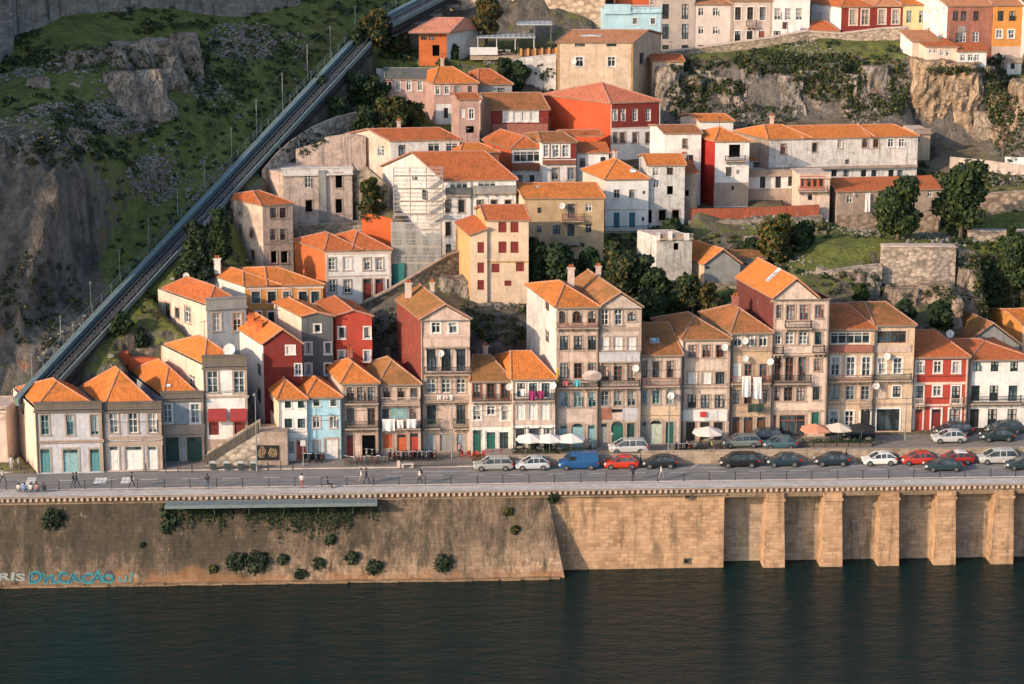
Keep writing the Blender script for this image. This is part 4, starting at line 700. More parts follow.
ctl(400, [(130, 84, .8), (60, 102, .9), (20, 118, .9), (-20, 130, .9)])
# right of the track, down the strip of rock, walls and gardens
ctl(70, [(385, 17, .3)]); ctl(120, [(352, 22, .5), (330, 26, .5)]); ctl(150, [(300, 31, .4), (350, 21, .5)]); ctl(190, [(260, 42, .9), (290, 33, .9)]); ctl(215, [(232, 48, .8), (265, 42, 1), (300, 32, .3)])
ctl(260, [(180, 61, .3), (430, 13, .1)]); ctl(330, [(250, 50, .4), (290, 42, .4), (130, 82, .7), (150, 72, .2)]); ctl(365, [(90, 92, 1), (115, 86, .9), (210, 60, .2), (330, 30, .2)])
ctl(400, [(340, 24, .1), (320, 27, .05), (290, 37, .1), (262, 47, .2), (110, 88, .7)]); ctl(440, [(330, 26, .1), (300, 34, .2), (270, 45, .4)])
ctl(490, [(340, 24, .1), (320, 28, .0), (306, 35, .1)]); ctl(530, [(300, 36, .8), (275, 42, .9), (260, 47, .9), (320, 28, .3)]); ctl(580, [(280, 38, .8), (262, 46, .9)])
ctl(630, [(300, 36, .9), (250, 50, .9), (235, 57, .7)]); ctl(670, [(310, 33, .9), (280, 44, .8), (240, 56, .6), (228, 60, .4)]); ctl(720, [(310, 32, .5), (285, 44, .3), (240, 56, .3), (222, 62, .2)])
ctl(775, [(280, 42, .9), (262, 48, .9), (240, 57, .7), (220, 62, .3), (205, 67, .2)]); ctl(830, [(300, 35, .1), (275, 43, .2), (266, 45, .9), (243, 52, .95), (236, 58, .3), (218, 63, .3)])
ctl(900, [(330, 26, .4), (312, 32, .3), (292, 42, .2), (284, 44, .1), (246, 47.5, .5), (240, 52, .9), (232, 60, .9)]); ctl(950, [(325, 27, .5), (300, 36, .1), (286, 43, .1), (246, 48, .7), (236, 58, .9)])
ctl(985, [(318, 29, .7), (290, 37, .8), (275, 44, .5), (262, 50, .4), (232, 56, .9), (217, 61, .9), (212, 66, .3)]); ctl(1040, [(318, 29, .9), (290, 37, .9), (262, 46, .3), (246, 52, .4), (225, 58, .9), (205, 66, .3), (190, 70, .4)])
ctl(1150, [(318, 29, .9), (262, 46, .6), (205, 66, .5), (160, 80, .3), (60, 106, .5), (0, 125, .5)])
ctl(970, [(185, 74, .4), (165, 80, .4), (130, 94, .1), (100, 97, .1), (66, 100, .1)]); ctl(1010, [(165, 82, .3), (130, 88, .1), (95, 96, .1), (70, 104, .5)]); ctl(1035, [(165, 80, .2), (120, 84, .1), (90, 92, .3)])
ctl(930, [(150, 84, .1), (135, 93, .2), (100, 96.5, .05), (62, 98, .1)]); ctl(890, [(122, 90, .2), (100, 94.5, .3), (75, 99, .3), (58, 101.5, .5)])
for x in (680, 720, 760, 800, 850): ctl(x, [(128, 89, .2), (118, 94, .05), (95, 96.5, .0), (72, 99.5, .1), (58, 102.5, .4)])
ctl(700, [(150, 80, .3)]); ctl(535, [(100, 96, .2)]); ctl(520, [(110, 92, .4), (88, 97.5, .2), (57, 103.5, .6), (40, 114, .3), (20, 118, .3), (-20, 122, .3)]); ctl(460, [(60, 104, .6), (40, 116, .3), (10, 122, .2)])
ctl(590, [(20, 118, .3), (110, 92, .1)]); ctl(560, [(170, 76, .1), (150, 80, .1)])
for x in (600, 700, 800, 900, 1000, 1100): ctl(x, [(-10, 130, .4)])
P = np.array([p[:3] for p in PTS]); VG = np.array([np.nan if p[3] is None else p[3] for p in PTS])
# the quay flats and what lies behind the front row
ex = []
for u in range(-60, 250, 8):
    for n in (2., 8.): p = q(u, n, -.5); ex.append((p.x, p.y, p.z))
for u in range(24, 245, 7): p = q(u, 25, 5.5 if u > 62 else 4.5); ex.append((p.x, p.y, p.z))
P = np.vstack([P, np.array(ex)]); VG = np.concatenate([VG, np.full(len(ex), .2)])
def fit(X, F, c=1.5, lam=.02):
    D = np.sqrt(((X[:, None] - X[None]) ** 2).sum(-1) + c * c); A = np.hstack([np.ones((len(X), 1)), X])
    M = np.block([[D - lam * np.eye(len(X)) * 0 + np.eye(len(X)) * -lam, A], [A.T, np.zeros((3, 3))]])
    return np.linalg.lstsq(M, np.concatenate([F, np.zeros(3)]), rcond=None)[0]
def ev(wt, X, Qp, c=1.5):
    out = np.zeros(len(Qp))
    for i in range(0, len(Qp), 4000):
        b = Qp[i:i + 4000]; D = np.sqrt(((b[:, None] - X[None]) ** 2).sum(-1) + c * c); out[i:i + 4000] = D @ wt[:-3] + wt[-3] + b @ wt[-2:]
    return out
WT = fit(P[:, :2], P[:, 2], lam=.6)
vk = ~np.isnan(VG); WV = fit(P[vk, :2], VG[vk], lam=2.)
XS = np.concatenate([np.arange(-420, -100, 12.), np.arange(-100, 92, .7), np.arange(92, 420, 12.)]); YS = np.concatenate([np.arange(-6, 150, .7), np.arange(150, 900, 18.)])
GX, GY = np.meshgrid(XS, YS); G = np.stack([GX.ravel(), GY.ravel()], 1)
xc = np.clip(G[:, 0], -86, 84); yc = np.clip(G[:, 1], -6, 136); Gc = np.stack([xc, yc], 1)
Z = ev(WT, P[:, :2], Gc); VEG = np.clip(ev(WV, P[vk, :2], Gc), 0, 1)
Z = Z + np.clip(G[:, 1] - 136, 0, 100) * .08
# unseen hill mass added beyond the left edge, shaped to shade the cliff
lx = np.clip(-(60 + .215 * G[:, 1]) - G[:, 0], 0, 60); ly = np.clip((G[:, 1] - 4) / 9., 0, 1)
Z = Z + ly * np.minimum(lx * 2.0, 46) * np.clip(1 - (G[:, 1] - 150) / 200, 0, 1)
U_ = (G[:, 0] - E0.x) * QU.x + (G[:, 1] - E0.y) * QU.y; Nn = (G[:, 0] - E0.x) * QN.x + (G[:, 1] - E0.y) * QN.y
def fbm(x, y, s, o=5, seed=0):
    r = np.zeros(len(x))
    a = 1.
    for k in range(o):
        f = s * 2 ** k
        r += a * np.array([noise.noise(V((i * f + seed, j * f - seed, k * 7.3 + seed))) for i, j in zip(x, y)]); a *= .55
    return r
near = (np.abs(G[:, 0]) < 100) & (G[:, 1] < 150)
nz = np.zeros(len(G)); nz[near] = fbm(G[near, 0], G[near, 1], .09, 5, 3.1)
rg = np.zeros(len(G)); rg[near] = (1 - np.abs(fbm(G[near, 0] * 1.6, G[near, 1] * .8, .16, 4, 11.))) * 1.4 - 1.0
g2 = Z.reshape(GX.shape); gy = np.gradient(g2, YS, axis=0).ravel(); gx = np.gradient(g2, XS, axis=1).ravel(); steep = np.sqrt(gx ** 2 + gy ** 2)
amp = np.clip(steep * .9, .25, 2.6)
keep = np.ones(len(G)); FL = np.full(len(G), np.inf)
def inq(Q, m):
    r = np.ones(len(G), bool); c = sum((V(p) for p in Q), V()) / 4
    for a, b in zip(Q, Q[1:] + Q[:1]):
        d = (b - a).normalized(); r &= ((G[:, 0] - a.x) * -d.y + (G[:, 1] - a.y) * d.x) > -m
    return r
Z = Z + (nz * amp + rg * np.clip((steep - .55) * 3.2, 0, 3.4)) * np.clip((Nn - 14) / 6, 0, 1)
W1A, W1B = onY(878, 294, 46.4), onY(956, 292, 46.6); FOOT.append(((W1A, W1B, W1B + V((0, 1.2, 0)), W1A + V((0, 1.2, 0))), min(W1A.z, W1B.z) - .3, 99))
for Q, zb, zt in FOOT:
    Q = list(Q); fr = [Q[0] + V((0, -3.4, 0)), Q[1] + V((0, -3.4, 0)), Q[1], Q[0]]
    m = inq(fr, .3); Z[m] = np.minimum(Z[m], zb - .05)
    m = inq(Q, 1.0); Z[m] = np.minimum(Z[m], zb + .1)
FA, FB = onY(45, 374, 16.5), onY(355, 42, 98); FC, FD2 = onY(377, 24, 103), onY(455, -16, 127)
def ftrack(a, b):
    D = (b - a); L2 = D.x ** 2 + D.y ** 2; t = ((G[:, 0] - a.x) * D.x + (G[:, 1] - a.y) * D.y) / L2
    cr = ((G[:, 0] - a.x) * D.y - (G[:, 1] - a.y) * D.x) / math.sqrt(L2); return t, cr, a.z + t * D.z
for a, b in ((FA, FB), (FC, FD2)):
    t, cr, tz = ftrack(a, b); m = (t > -.15) & (t < 1.02) & (cr > -1.6) & (cr < 4.6); Z[m] = np.minimum(Z[m], tz[m] - .7)
    m = (t > -.15) & (t < 1.02) & (cr > -6) & (cr <= -1.6); Z[m] = np.minimum(Z[m], tz[m] - .5 + (-1.6 - cr[m]) * .5)
    m = (t > -.15) & (t < 1.02) & (cr > 6) & (cr < 10); Z[m] = np.minimum(Z[m], tz[m] - 1.5)
fl = Nn < 9.5; Z[fl] = np.minimum(Z[fl], -.5)
fl = (Nn < 13) & (U_ > 40); Z[fl] = np.minimum(Z[fl], .3)
Z = np.where(Nn < 8.2, -14, Z)
nx = len(XS); ny = len(YS); idx = np.arange(nx * ny).reshape(ny, nx)
fc = np.stack([idx[:-1, :-1].ravel(), idx[:-1, 1:].ravel(), idx[1:, 1:].ravel(), idx[1:, :-1].ravel()], 1)
me = bpy.data.meshes.new('hillside_ground'); me.from_pydata(np.stack([G[:, 0], G[:, 1], Z], 1).tolist(), [], fc.tolist())
at = me.attributes.new('veg', 'FLOAT', 'POINT'); at.data.foreach_set('value', VEG.astype(np.float32)); me.polygons.foreach_set('use_smooth', [True] * len(fc))
def land_mat():
    n = NT('hill_soil_and_rock'); p = n.pos(); at = n.n('ShaderNodeAttribute', attribute_name='veg'); geo = n.n('ShaderNodeNewGeometry')
    sp = n.n('ShaderNodeSeparateXYZ'); n.l(geo.outputs['Normal'], sp.inputs[0])
    a = n.noise(n.mapv(p, (1, 1, .55)), .22, 7, .72, .6); b = n.noise(p, .8, 6, .75); st = n.noise(n.mapv(p, (1.2, 1.2, .12)), .8, 6, .72, .3)
    vo = n.n('ShaderNodeTexVoronoi'); vo.feature = 'DISTANCE_TO_EDGE'; vo.inputs['Scale'].default_value = .75; n.l(n.mapv(p, (1, 1, .6), (0, 0, 0)), vo.inputs['Vector'])
    rock = n.mix(n.ramp(a, .38, .6), (.06, .056, .05), (.26, .22, .18)); rock = n.mix(n.ramp(b, .45, .6, 0, .6), rock, (.05, .05, .045)); rock = n.mix(n.ramp(st, .48, .72, 0, .8), rock, (.045, .05, .048))
    rock = n.mix(n.ramp(vo.outputs['Distance'], 0, .04, .16, 0), rock, (.03, .028, .025)); rock = n.mix(n.ramp(n.noise(n.mapv(p, (.8, .8, .07)), 1.1, 7, .8), .44, .6, 0, .55), rock, (.14, .135, .13))
    rock = n.mix(n.ramp(n.noise(p, .13, 5, .7, 1.), .60, .68, 0, .75), rock, (.26, .12, .05)); rock = n.mix(n.ramp(n.noise(n.mapv(p, (1.6, 1.6, .2)), .5, 6, .8), .66, .74, 0, .7), rock, (.36, .34, .31))
    gr = n.mix(n.ramp(b, .35, .65), (.075, .095, .028), (.185, .205, .06)); gr = n.mix(n.ramp(a, .5, .68, 0, .6), gr, (.07, .06, .04))
    soil = n.mix(n.ramp(b, .4, .6), (.10, .08, .055), (.22, .18, .13))
    f = n.math('ADD', at.outputs['Fac'], n.math('MULTIPLY', n.math('SUBTRACT', b, .5), 1.6)); f = n.math('ADD', f, n.math('MULTIPLY', n.math('SUBTRACT', sp.outputs[2], .75), .7))
    col = n.mix(n.ramp(f, .38, .55), n.mix(n.ramp(sp.outputs[2], .86, .97), rock, soil), gr)
    n.bump(n.math('ADD', n.math('MULTIPLY', a, 2.), n.math('ADD', b, st)), .9, .5)
    return n.out(col, .95, .1)
LAND = land_mat(); me.materials.append(LAND)
land = bpy.data.objects.new('hillside_ground', me); COL.objects.link(land); struct(land)
def groundz(x, y):
    i = int(np.clip(np.searchsorted(XS, x) - 1, 0, nx - 2)); j = int(np.clip(np.searchsorted(YS, y) - 1, 0, ny - 2))
    tx = (x - XS[i]) / (XS[i + 1] - XS[i]); ty = (y - YS[j]) / (YS[j + 1] - YS[j]); z = Z.reshape(ny, nx)
    return float((z[j, i] * (1 - tx) + z[j, i + 1] * tx) * (1 - ty) + (z[j + 1, i] * (1 - tx) + z[j + 1, i + 1] * tx) * ty)
def vegat(x, y): return float(VEG.reshape(ny, nx)[int(np.clip(np.searchsorted(YS, y), 0, ny - 1)), int(np.clip(np.searchsorted(XS, x), 0, nx - 1))])
def hit(px, py):      # first meeting of the sight line with the ground
    d = ray(px, py); t = 245.
    while t < 460:
        p = CAMP + d * t
        if p.z < groundz(p.x, p.y): return p
        t += .4
    return onY(px, py, Yd(py))

# ------------------------------------------------ river
def water_mat():
    n = NT('river_water'); p = n.pos()
    a = n.noise(n.mapv(p, (.55, 1.2, 1)), .42, 6, .66, .5); b = n.noise(n.mapv(p, (.7, 1.4, 1)), 1.8, 4, .6, .3); c = n.noise(n.mapv(p, (.4, 1, 1)), .05, 3, .5)
    n.bump(n.math('ADD', n.math('MULTIPLY', a, 1.2), n.math('MULTIPLY', b, .35)), 1., .55)
    n.b.inputs['IOR'].default_value = 1.33
    return n.out(n.mix(c, (.001, .014, .015), (.002, .018, .0185)), .12, .10)
m = MB(); m.face([(-900, -900, WZ), (900, -900, WZ), (900, 40, WZ), (-900, 40, WZ)]); struct(m.build('river_water', water_mat()))

# ------------------------------------------------ quay wall, cornice, piers
WALLM = masonry((.40, .275, .185), (.20, .135, .09), 1.0, .42, .95, name='quay_masonry')
WALLP = masonry((.50, .32, .195), (.25, .15, .09), .95, .42, .55, name='quay_masonry_clean')
WALLA = masonry((.38, .31, .235), (.22, .175, .13), 1.0, .42, .6, name='recess_masonry')
uL, uC, uE = upx(-120), upx(548), upx(725)
def face_wall(name, u0, u1, top, bot, ztop, zbot, mat, label, nseg=1, cat='quay wall', skew=0):
    """wall between two face lines given as n offsets (top, bottom), with body behind"""
    o = q((u0 + u1) / 2, 0, zbot); r = thing(name, label, cat, o); b = MB()
    prof = lambda u: [q(u, top, ztop), q(u, bot, zbot), q(u, max(2.2, top + 1.5), zbot), q(u, max(2.2, top + 1.5), ztop)]
    rr = [prof(u0 + (u1 - u0) * i / nseg) for i in range(nseg + 1)]
    if skew: rr.append([p + (QU * skew if k in (1, 2) else V((0, 0, 0))) for k, p in enumerate(rr[-1])]); rr.pop(-2)
    b.rings(rr); b.build('wall_body', mat, r); return r
BAT = -3.2
qw = face_wall('quay_wall', uL, uC, 0, BAT, -.75, WZ - 1, WALLM, 'long stained and overgrown quay wall leaning out at its foot, left half of the river bank', 60, skew=1.9)
# rough slabs and a ragged ledge at the waterline
lg = MB()
for i in range(90):
    u = uL + (uC - uL) * i / 90 + random.uniform(-.4, .4); h = random.uniform(.25, .8); lg.box(q(u, BAT - .35 + random.uniform(-.1, .2), WZ - .6), QU * 1.9, QN * 1.2, V((0, 0, .6 + h * .25)))
lg.build('footing', masonry((.30, .20, .12), (.2, .13, .08), 1.3, .5, .6, name='wet_footing_stone'), qw)
rw = face_wall('quay_wall', uC + .01, uE, .25, -.15, -.75, WZ - 1, WALLP, 'clean coursed quay wall between the leaning wall and the first pier', 20)
for (x, y) in ((688, 496), (686.5, 561)):     # drain mouths
    p = onP(x, y, q(0, .02), QN); d = MB(); d.cbox(p + V((0, 0, -.3)), .75, .5, .12); d.cbox(p + V((0, 0, .3)), .75, .5, .12); d.cbox(p + QU * .33 + V((0, 0, -.18)), .1, .5, .48); d.cbox(p - QU * .33 + V((0, 0, -.18)), .1, .5, .48); f = d.build('drain_mouth', plain(COLS['dstone'], .9), rw)
    e = MB(); e.cbox(p + V((0, .02, -.18)), .56, .3, .48); e.build('opening', plain((.01, .01, .01), .9, name='interior_shade'), f)  # solid block coloured black for the shade inside the drain
st_ = MB(); a = upx(696); st_.box(q(a - .45, .2, WZ), QU * .9, QN * -.12, V((0, 0, 8.6))); 
uR = upx(1150)
re = face_wall('quay_wall', uE + .01, uR, 2.5, 2.1, -.8, WZ - 1, WALLA, 'set back wall behind the row of quay piers', 10)
piers = []
for i, (a, b) in enumerate(((765.5, 786), (823, 844), (880.5, 901), (937, 958), (994.5, 1016), (1051, 1073))):
    u0, u1 = upx(a + 1.5, -.3), upx(b - 1.2, -.3)
    t = thing('quay_pier', ['first stone pier from the left under the quay roadway', 'second stone pier from the left under the quay roadway', 'third stone pier from the left under the quay roadway', 'fourth stone pier from the left under the quay roadway', 'fifth stone pier from the left under the quay roadway', 'sixth stone pier, beyond the right edge'][i], 'pier', q((u0 + u1) / 2, 1.5, WZ), 'piers carrying the quay roadway')
    m = MB(); rings = []
    for z, ex_ in ((WZ - 1, .25), (WZ + 1.2, .2), (-1.9, .0), (-.8, .0)): rings.append([q(u0 - ex_, -.3 - ex_ * .8, z), q(u1 + ex_, -.3 - ex_ * .8, z), q(u1 + ex_, 6.1, z), q(u0 - ex_, 6.1, z)])
    m.rings(rings); m.build('shaft', WALLP, t); m = MB(); m.box(q(u0 - .12, -.42, -1.75), QU * (u1 - u0 + .24), QN * 6.4, V((0, 0, .32))); m.build('impost', WALLP, t)
    piers.append(t)
# roadway slab edge, cornice and dentils: the parapet course is one long thing
pc = thing('quay_cornice', 'long dentilled stone cornice running under the promenade edge', 'cornice', q(60, 0, -.8))
m = MB(); m.box(q(uL, -.3, -.2), QU * (uR - uL), QN * 2.4, V((0, 0, .2))); m.build('coping', plaster(COLS['stone'], .4, name='coping_stone'), pc)
m = MB(); m.box(q(uL, .0, -.74), QU * (uR - uL), QN * 2.2, V((0, 0, .52))); m.box(q(uE, .05, -1.25), QU * (uR - uE), QN * 7.4, V((0, 0, .5))); m.box(q(uL, -.16, -.95), QU * (uE - uL + .2), QN * .5, V((0, 0, .16))); m.build('frieze', masonry((.26, .19, .13), (.2, .14, .09), 1.2, .5, .5), pc)
m = MB(); u = uL
while u < uR: m.box(q(u, -.2, -.6), QU * .26, QN * .2, V((0, 0, .38))); u += .62
m.build('dentils', plaster(COLS['beige'], .6, name='coping_stone'), pc)

# ------------------------------------------------ promenade, road, parking, pavements
def strip(name, u0, u1, n0, n1, z, mat, z1=None):
    m = MB(); k = 24
    for i in range(k):
        a, b = u0 + (u1 - u0) * i / k, u0 + (u1 - u0) * (i + 1) / k; m.face([q(a, n0, z), q(b, n0, z), q(b, n1, z if z1 is None else z1), q(a, n1, z if z1 is None else z1)])
    return struct(m.build(name, mat))
def ground_mat(c, c2, sc=.5, name='paving', grid=None):
    n = NT(name); p = n.pos(); f = n.noise(p, sc, 6, .75); g = n.noise(p, 4, 4, .7); tr = n.noise(n.mapv(p, (.05, 1.2, 1)), 1., 5, .7)
    col = n.mix(n.ramp(f, .35, .65), c, c2); col = n.mix(n.ramp(g, .4, .7, 0, .3), col, mul(c, .6)); col = n.mix(n.ramp(tr, .5, .7, 0, .4), col, mul(c, .65))
    if grid:
        br = n.n('ShaderNodeTexBrick'); n.l(n.uv(), br.inputs['Vector']); br.inputs['Scale'].default_value = 1; br.inputs['Brick Width'].default_value = grid; br.inputs['Row Height'].default_value = grid; br.inputs['Mortar Size'].default_value = .02
        br.inputs['Color1'].default_value = (1, 1, 1, 1); br.inputs['Color2'].default_value = (.8, .8, .8, 1); br.inputs['Mortar'].default_value = (.5, .5, .5, 1); col = n.mix(1., col, br.outputs[0], 'MULTIPLY')
    n.bump(g, .3, .02); return n.out(col, .9, .2)
ASPH = ground_mat((.185, .18, .175), (.24, .235, .225), name='asphalt'); PAVE = ground_mat((.50, .46, .42), (.60, .56, .51), grid=.8, name='pale_paving'); COB = ground_mat((.24, .215, .19), (.33, .295, .26), grid=.3, name='cobbles')
strip('pavement', uL, uR, 1.9, 2.4, .0, PAVE); strip('pavement', uL, uR, -.4, 1.9, .004, PAVE)
m = MB(); m.box(q(uL, 2.4, -.2), QU * (uR - uL), QN * .22, V((0, 0, .215))); struct(m.build('kerb', plaster(COLS['lstone'], .3, name='kerb_stone')))
strip('road', uL, uR, 2.62, 9.7, -.12, ASPH)
uS = upx(486, 10); uJ = upx(392, 9.3)
strip('pavement', uL, uS, 9.9, 24, -.015, COB)
m = MB(); m.box(q(uL, 9.7, -.2), QU * (uS - uL), QN * .2, V((0, 0, .19))); struct(m.build('kerb', plaster(COLS['lstone'], .3, name='kerb_stone')))
strip('street', uS, uR, 10.1, 18, .8, COB)
# retaining wall of the upper street
for i, (a, b, hh) in enumerate(((486, 640, 1.05), (641, 845, 1.35), (846, 1150, 1.25))):
    ua, ub = upx(a, 9.8), upx(b, 9.8); m = MB(); m.box(q(ua, 9.75, -.2), QU * (ub - ua), QN * .38, V((0, 0, hh + .2))); m.box(q(ua, 9.68, hh + .002), QU * (ub - ua), QN * .52, V((0, 0, .1)))
    tag(m.build('street_wall', masonry((.42, .33, .25), (.3, .23, .17), .8, .35, .5)), ['low stone wall holding the upper street behind the first silver cars', 'low stone wall holding the upper street below the cafe umbrellas, middle stretch', 'low stone wall behind the white and red parked cars, right stretch'][i], 'wall')
# markings
WP = ground_mat((.6, .6, .58), (.72, .72, .7), name='road_paint')
m = MB(); u = uL
while u < uR:
    m.face([q(u, 6.3, -.116), q(u + 1.9, 6.3, -.116), q(u + 1.9, 6.44, -.116), q(u, 6.44, -.116)]); u += 4.6
for nn in (3.45, 8.0):
    if nn > 5: m.face([q(uJ, nn, -.116), q(uR, nn, -.116), q(uR, nn + .1, -.116), q(uJ, nn + .1, -.116)])
for px, w_, n0 in ((27, .5, 5.4), (31.5, .5, 5.4), (95, .4, 4.9), (99, .4, 4.9), (103, .4, 4.9), (122, .4, 4.9), (126, .4, 4.9), (130, .4, 4.9), (24, .4, 3), (20, .4, 3)):
    u = upx(px, n0); m.face([q(u - w_ / 2, n0, -.115), q(u + w_ / 2, n0, -.115), q(u + w_ / 2, n0 + 2.4, -.115), q(u - w_ / 2, n0 + 2.4, -.115)])
for px in (690, 850, 883, 1000, 960):
    u = upx(px, 8.5); m.face([q(u, 8.1, -.115), q(u + .12, 8.1, -.115), q(u + 1.0, 9.6, -.115), q(u + .88, 9.6, -.115)])
struct(m.build('road_markings', WP))
# promenade railing
rl = thing('promenade_railing', 'thin dark metal railing between the road and the promenade', 'railing', q(60, 3.1, 0)); u = upx(2); pp = []
IR = plain((.05, .055, .06), .5, .6, name='dark_iron'); k = 0
while u < upx(1024) and k < 62:
    m = MB(); m.bar(q(u, 2.5, .016), q(u, 2.5, 1.0), .05, 6); m.bar(q(u, 2.5, .016), q(u, 2.5, .1), .09, 6); m.build('post', IR, rl); u += 2.95 if k % 2 else 2.85; k += 1
m = MB(); 
for z in (.95, .55): m.bar(q(upx(0), 2.5, z), q(upx(1026), 2.5, z), .014, 5)
m.build('handrail', IR, rl)
# steel gangway fixed to the wall face
uA, uB = upx(165, -1), upx(377, -1)
gw = thing('steel_gangway', 'grey green steel gangway hung along the top of the overgrown quay wall', 'gangway', q(uA, -1, -.9)); ST = plain((.24, .30, .30), .55, .5, name='weathered_steel')
m = MB(); m.box(q(uA, -2.4, -.72), QU * (uB - uA), QN * 1.9, V((0, 0, .09))); m.box(q(uA, -2.48, -.95), QU * (uB - uA), QN * .1, V((0, 0, .36))); m.box(q(uA, -.6, -1.0), QU * (uB - uA), QN * .1, V((0, 0, .27))); m.build('deck', ST, gw)
m = MB()
u = uA + .3
while u < uB: m.bar(q(u, -2.4, -.63), q(u, -2.4, .35), .03, 5); u += 1.9
for z in (.35, -.1): m.bar(q(uA + .2, -2.4, z), q(uB - .2, -2.4, z), .025, 5)
m.build('railing', ST, gw)
m = MB(); u = uA + 1.5
while u < uB: m.bar(q(u, -2.2, -.8), q(u, -.35, -2.6), .06, 5); u += 3.8
m.build('braces', ST, gw)
# graffiti painted on the wall foot (raised paint skin that follows the batter)
def graf(name, label, parts):
    r = thing(name, label, 'graffiti', q(upx(40), BAT, WZ + 1)); 
    for nm, txt, x, y, h, c, wd, off in parts:
        cu = bpy.data.curves.new('t', 'FONT'); cu.body = txt; cu.size = h; cu.extrude = .012; cu.offset = off; ob = bpy.data.objects.new('t', cu); COL.objects.link(ob)
        dg = bpy.context.evaluated_depsgraph_get(); me = bpy.data.meshes.new_from_object(ob.evaluated_get(dg)); bpy.data.objects.remove(ob)
        zt, zb_ = -.75, WZ - 1; slope = (0 - BAT) / (zt - zb_); tv = (QN * slope + V((0, 0, 1))).normalized(); nrm = QU.cross(tv).normalized()
        o = onP(x, y, q(0, BAT, WZ - 1), nrm) + nrm * .03
        xs_ = [v.co.x for v in me.vertices]; W = max(xs_) - min(xs_); mn = min(xs_)
        for v in me.vertices: v.co = o + QU * ((v.co.x - mn) / W * wd + .18 * v.co.y * math.sin(v.co.x * 1.3)) + tv * (v.co.y * (1 + .2 * math.sin(v.co.x * 2.3)) + .08 * math.sin(v.co.x * 3.1)) + nrm * v.co.z - r.location
        g = bpy.data.objects.new(nm, me); COL.objects.link(g); me.materials.clear(); me.materials.append(plain(c, .7, name='spray_paint')); g.parent = r
graf('graffiti', 'pale outlined graffiti letters at the wall foot, far left edge', [('letters', 'RIS', -2, 581, 1.0, (.24, .29, .27), 2.9, .03)])
graf('graffiti', 'long turquoise graffiti lettering with dark fills at the wall foot', [('letters', 'DVLCACAO', 29, 583.5, 1.5, (.03, .20, .22), 9.4, .09), ('letter_fill', 'DVLCACAO', 29.6, 582.8, 1.3, (.01, .05, .12), 9.2, -.01), ('tag_letters', 'ul', 118, 582.5, 1.3, (.09, .20, .20), 1.5, .02)])
# ------------------------------------------------ funicular
TEAL = plain((.17, .24, .255), .55, .2, name='painted_steel_beam', var=.35); CONC = plaster((.20, .19, .175), .8, name='concrete'); RAIL = plain((.30, .32, .33), .35, .8, name='rail_steel')
FW_ = 2.5
def track(a, b, label, skirt, t0=0., t1=1.):
    D = (b - a); L = D.length; d = D.normalized(); X = V((d.y, -d.x, 0)).normalized(); UPn = X.cross(d); a = a + D * t0; L *= (t1 - t0); D = d * L
    r = thing('funicular_track', label, 'funicular track', a)
    m = MB(); m.box(a - X * .3 - UPn * .3, D, X * .55, UPn * .9); m.box(a - X * .42 + UPn * .601, D, X * .8, UPn * .1); m.build('guide_beam', TEAL, r)
    m = MB(); m.box(a + X * .31 - UPn * 1.4, D, X * (FW_ - .3), UPn * 1.35); m.build('track_bed', plaster((.04, .042, .042), .5, name='dark_ballast'), r)
    m = MB(); m.box(a + X * (FW_ + .02) - UPn * .35, D, X * .2, UPn * .6); m.build('edge_beam', TEAL, r)
    m = MB(); n = int(L / .9)
    for i in range(n): m.box(a + d * (i * .9) + X * .6 - UPn * .049, d * .28, X * 1.7, UPn * .1)
    m.build('sleepers', plaster((.05, .052, .052), .4, name='concrete'), r)
    for x in (.8, 2.0): m = MB(); m.box(a + X * x + UPn * .052, D, X * .1, UPn * .16); m.build('rail', RAIL, r)
    m = MB(); m.box(a + X * 1.35 + UPn * .052, D, X * .07, UPn * .07)
    m.build('haulage_cable', RAIL, r)
    m = MB(); n = int(L / 2.4)
    for i in range(n + 1): p = a + d * (i * L / n) - X * .5 + UPn * .7; m.bar(p, p + V((0, 0, 1.15)), .035, 5)
    for h in (1.1, .6): m.bar(a - X * .5 + UPn * .7 + V((0, 0, h)), a + D - X * .5 + UPn * .7 + V((0, 0, h)), .025, 5)
    m.build('handrail', TEAL, r)
    m = MB(); n = int(L / 3)
    for i in range(n + 1): p = a + d * (i * L / n) + X * (FW_ + .2) + UPn * .4; m.bar(p, p + V((0, 0, .8)), .03, 5)
    m.bar(a + X * (FW_ + .2) + UPn * .4 + V((0, 0, .8)), a + D + X * (FW_ + .2) + UPn * .4 + V((0, 0, .8)), .03, 5); m.build('edge_rail', RAIL, r)
    m = MB(); o = a + X * (FW_ - .3); m.rings([[p - UPn * 1.62 + X * .1, p - UPn * 1.62 + X * .75, p + X * (.75 + skirt * .08) - V((0, 0, skirt)), p + X * .1 - V((0, 0, skirt))] for p in (o, o + D * .25, o + D * .5, o + D * .75, o + D)]); m.build('retaining_wall', masonry((.27, .23, .18), (.2, .17, .13), .9, .45, .9, name='track_wall_stone'), r)
    return a, d, X, L
a_, d_, X_, L_ = track(FA - (FB - FA) * .07, FB, 'long straight funicular track with a teal beam climbing the dark hillside', 7.5)
track(FC, FD2, 'upper bridge section of the funicular track at the top of the photo', 1.8)
for i in range(3):
    t = (.30, .5, .72)[i]; p = FC + (FD2 - FC) * t + X_ * 2; o = thing('viaduct_pillar', ['lowest grey pillar under the upper funicular bridge', 'middle grey pillar under the upper funicular bridge', 'highest grey pillar under the upper funicular bridge'][i], 'pillar', p - V((0, 0, 8)), 'pillars under the upper funicular bridge')
    m = MB(); m.cbox(p - V((0, 0, 9)), 1.2, 1.6, 7.1); m.build('shaft', CONC, o); m = MB(); m.cbox(p - V((0, 0, 1.88)), 4.0, 1.8, .4); m.build('cap', CONC, o)
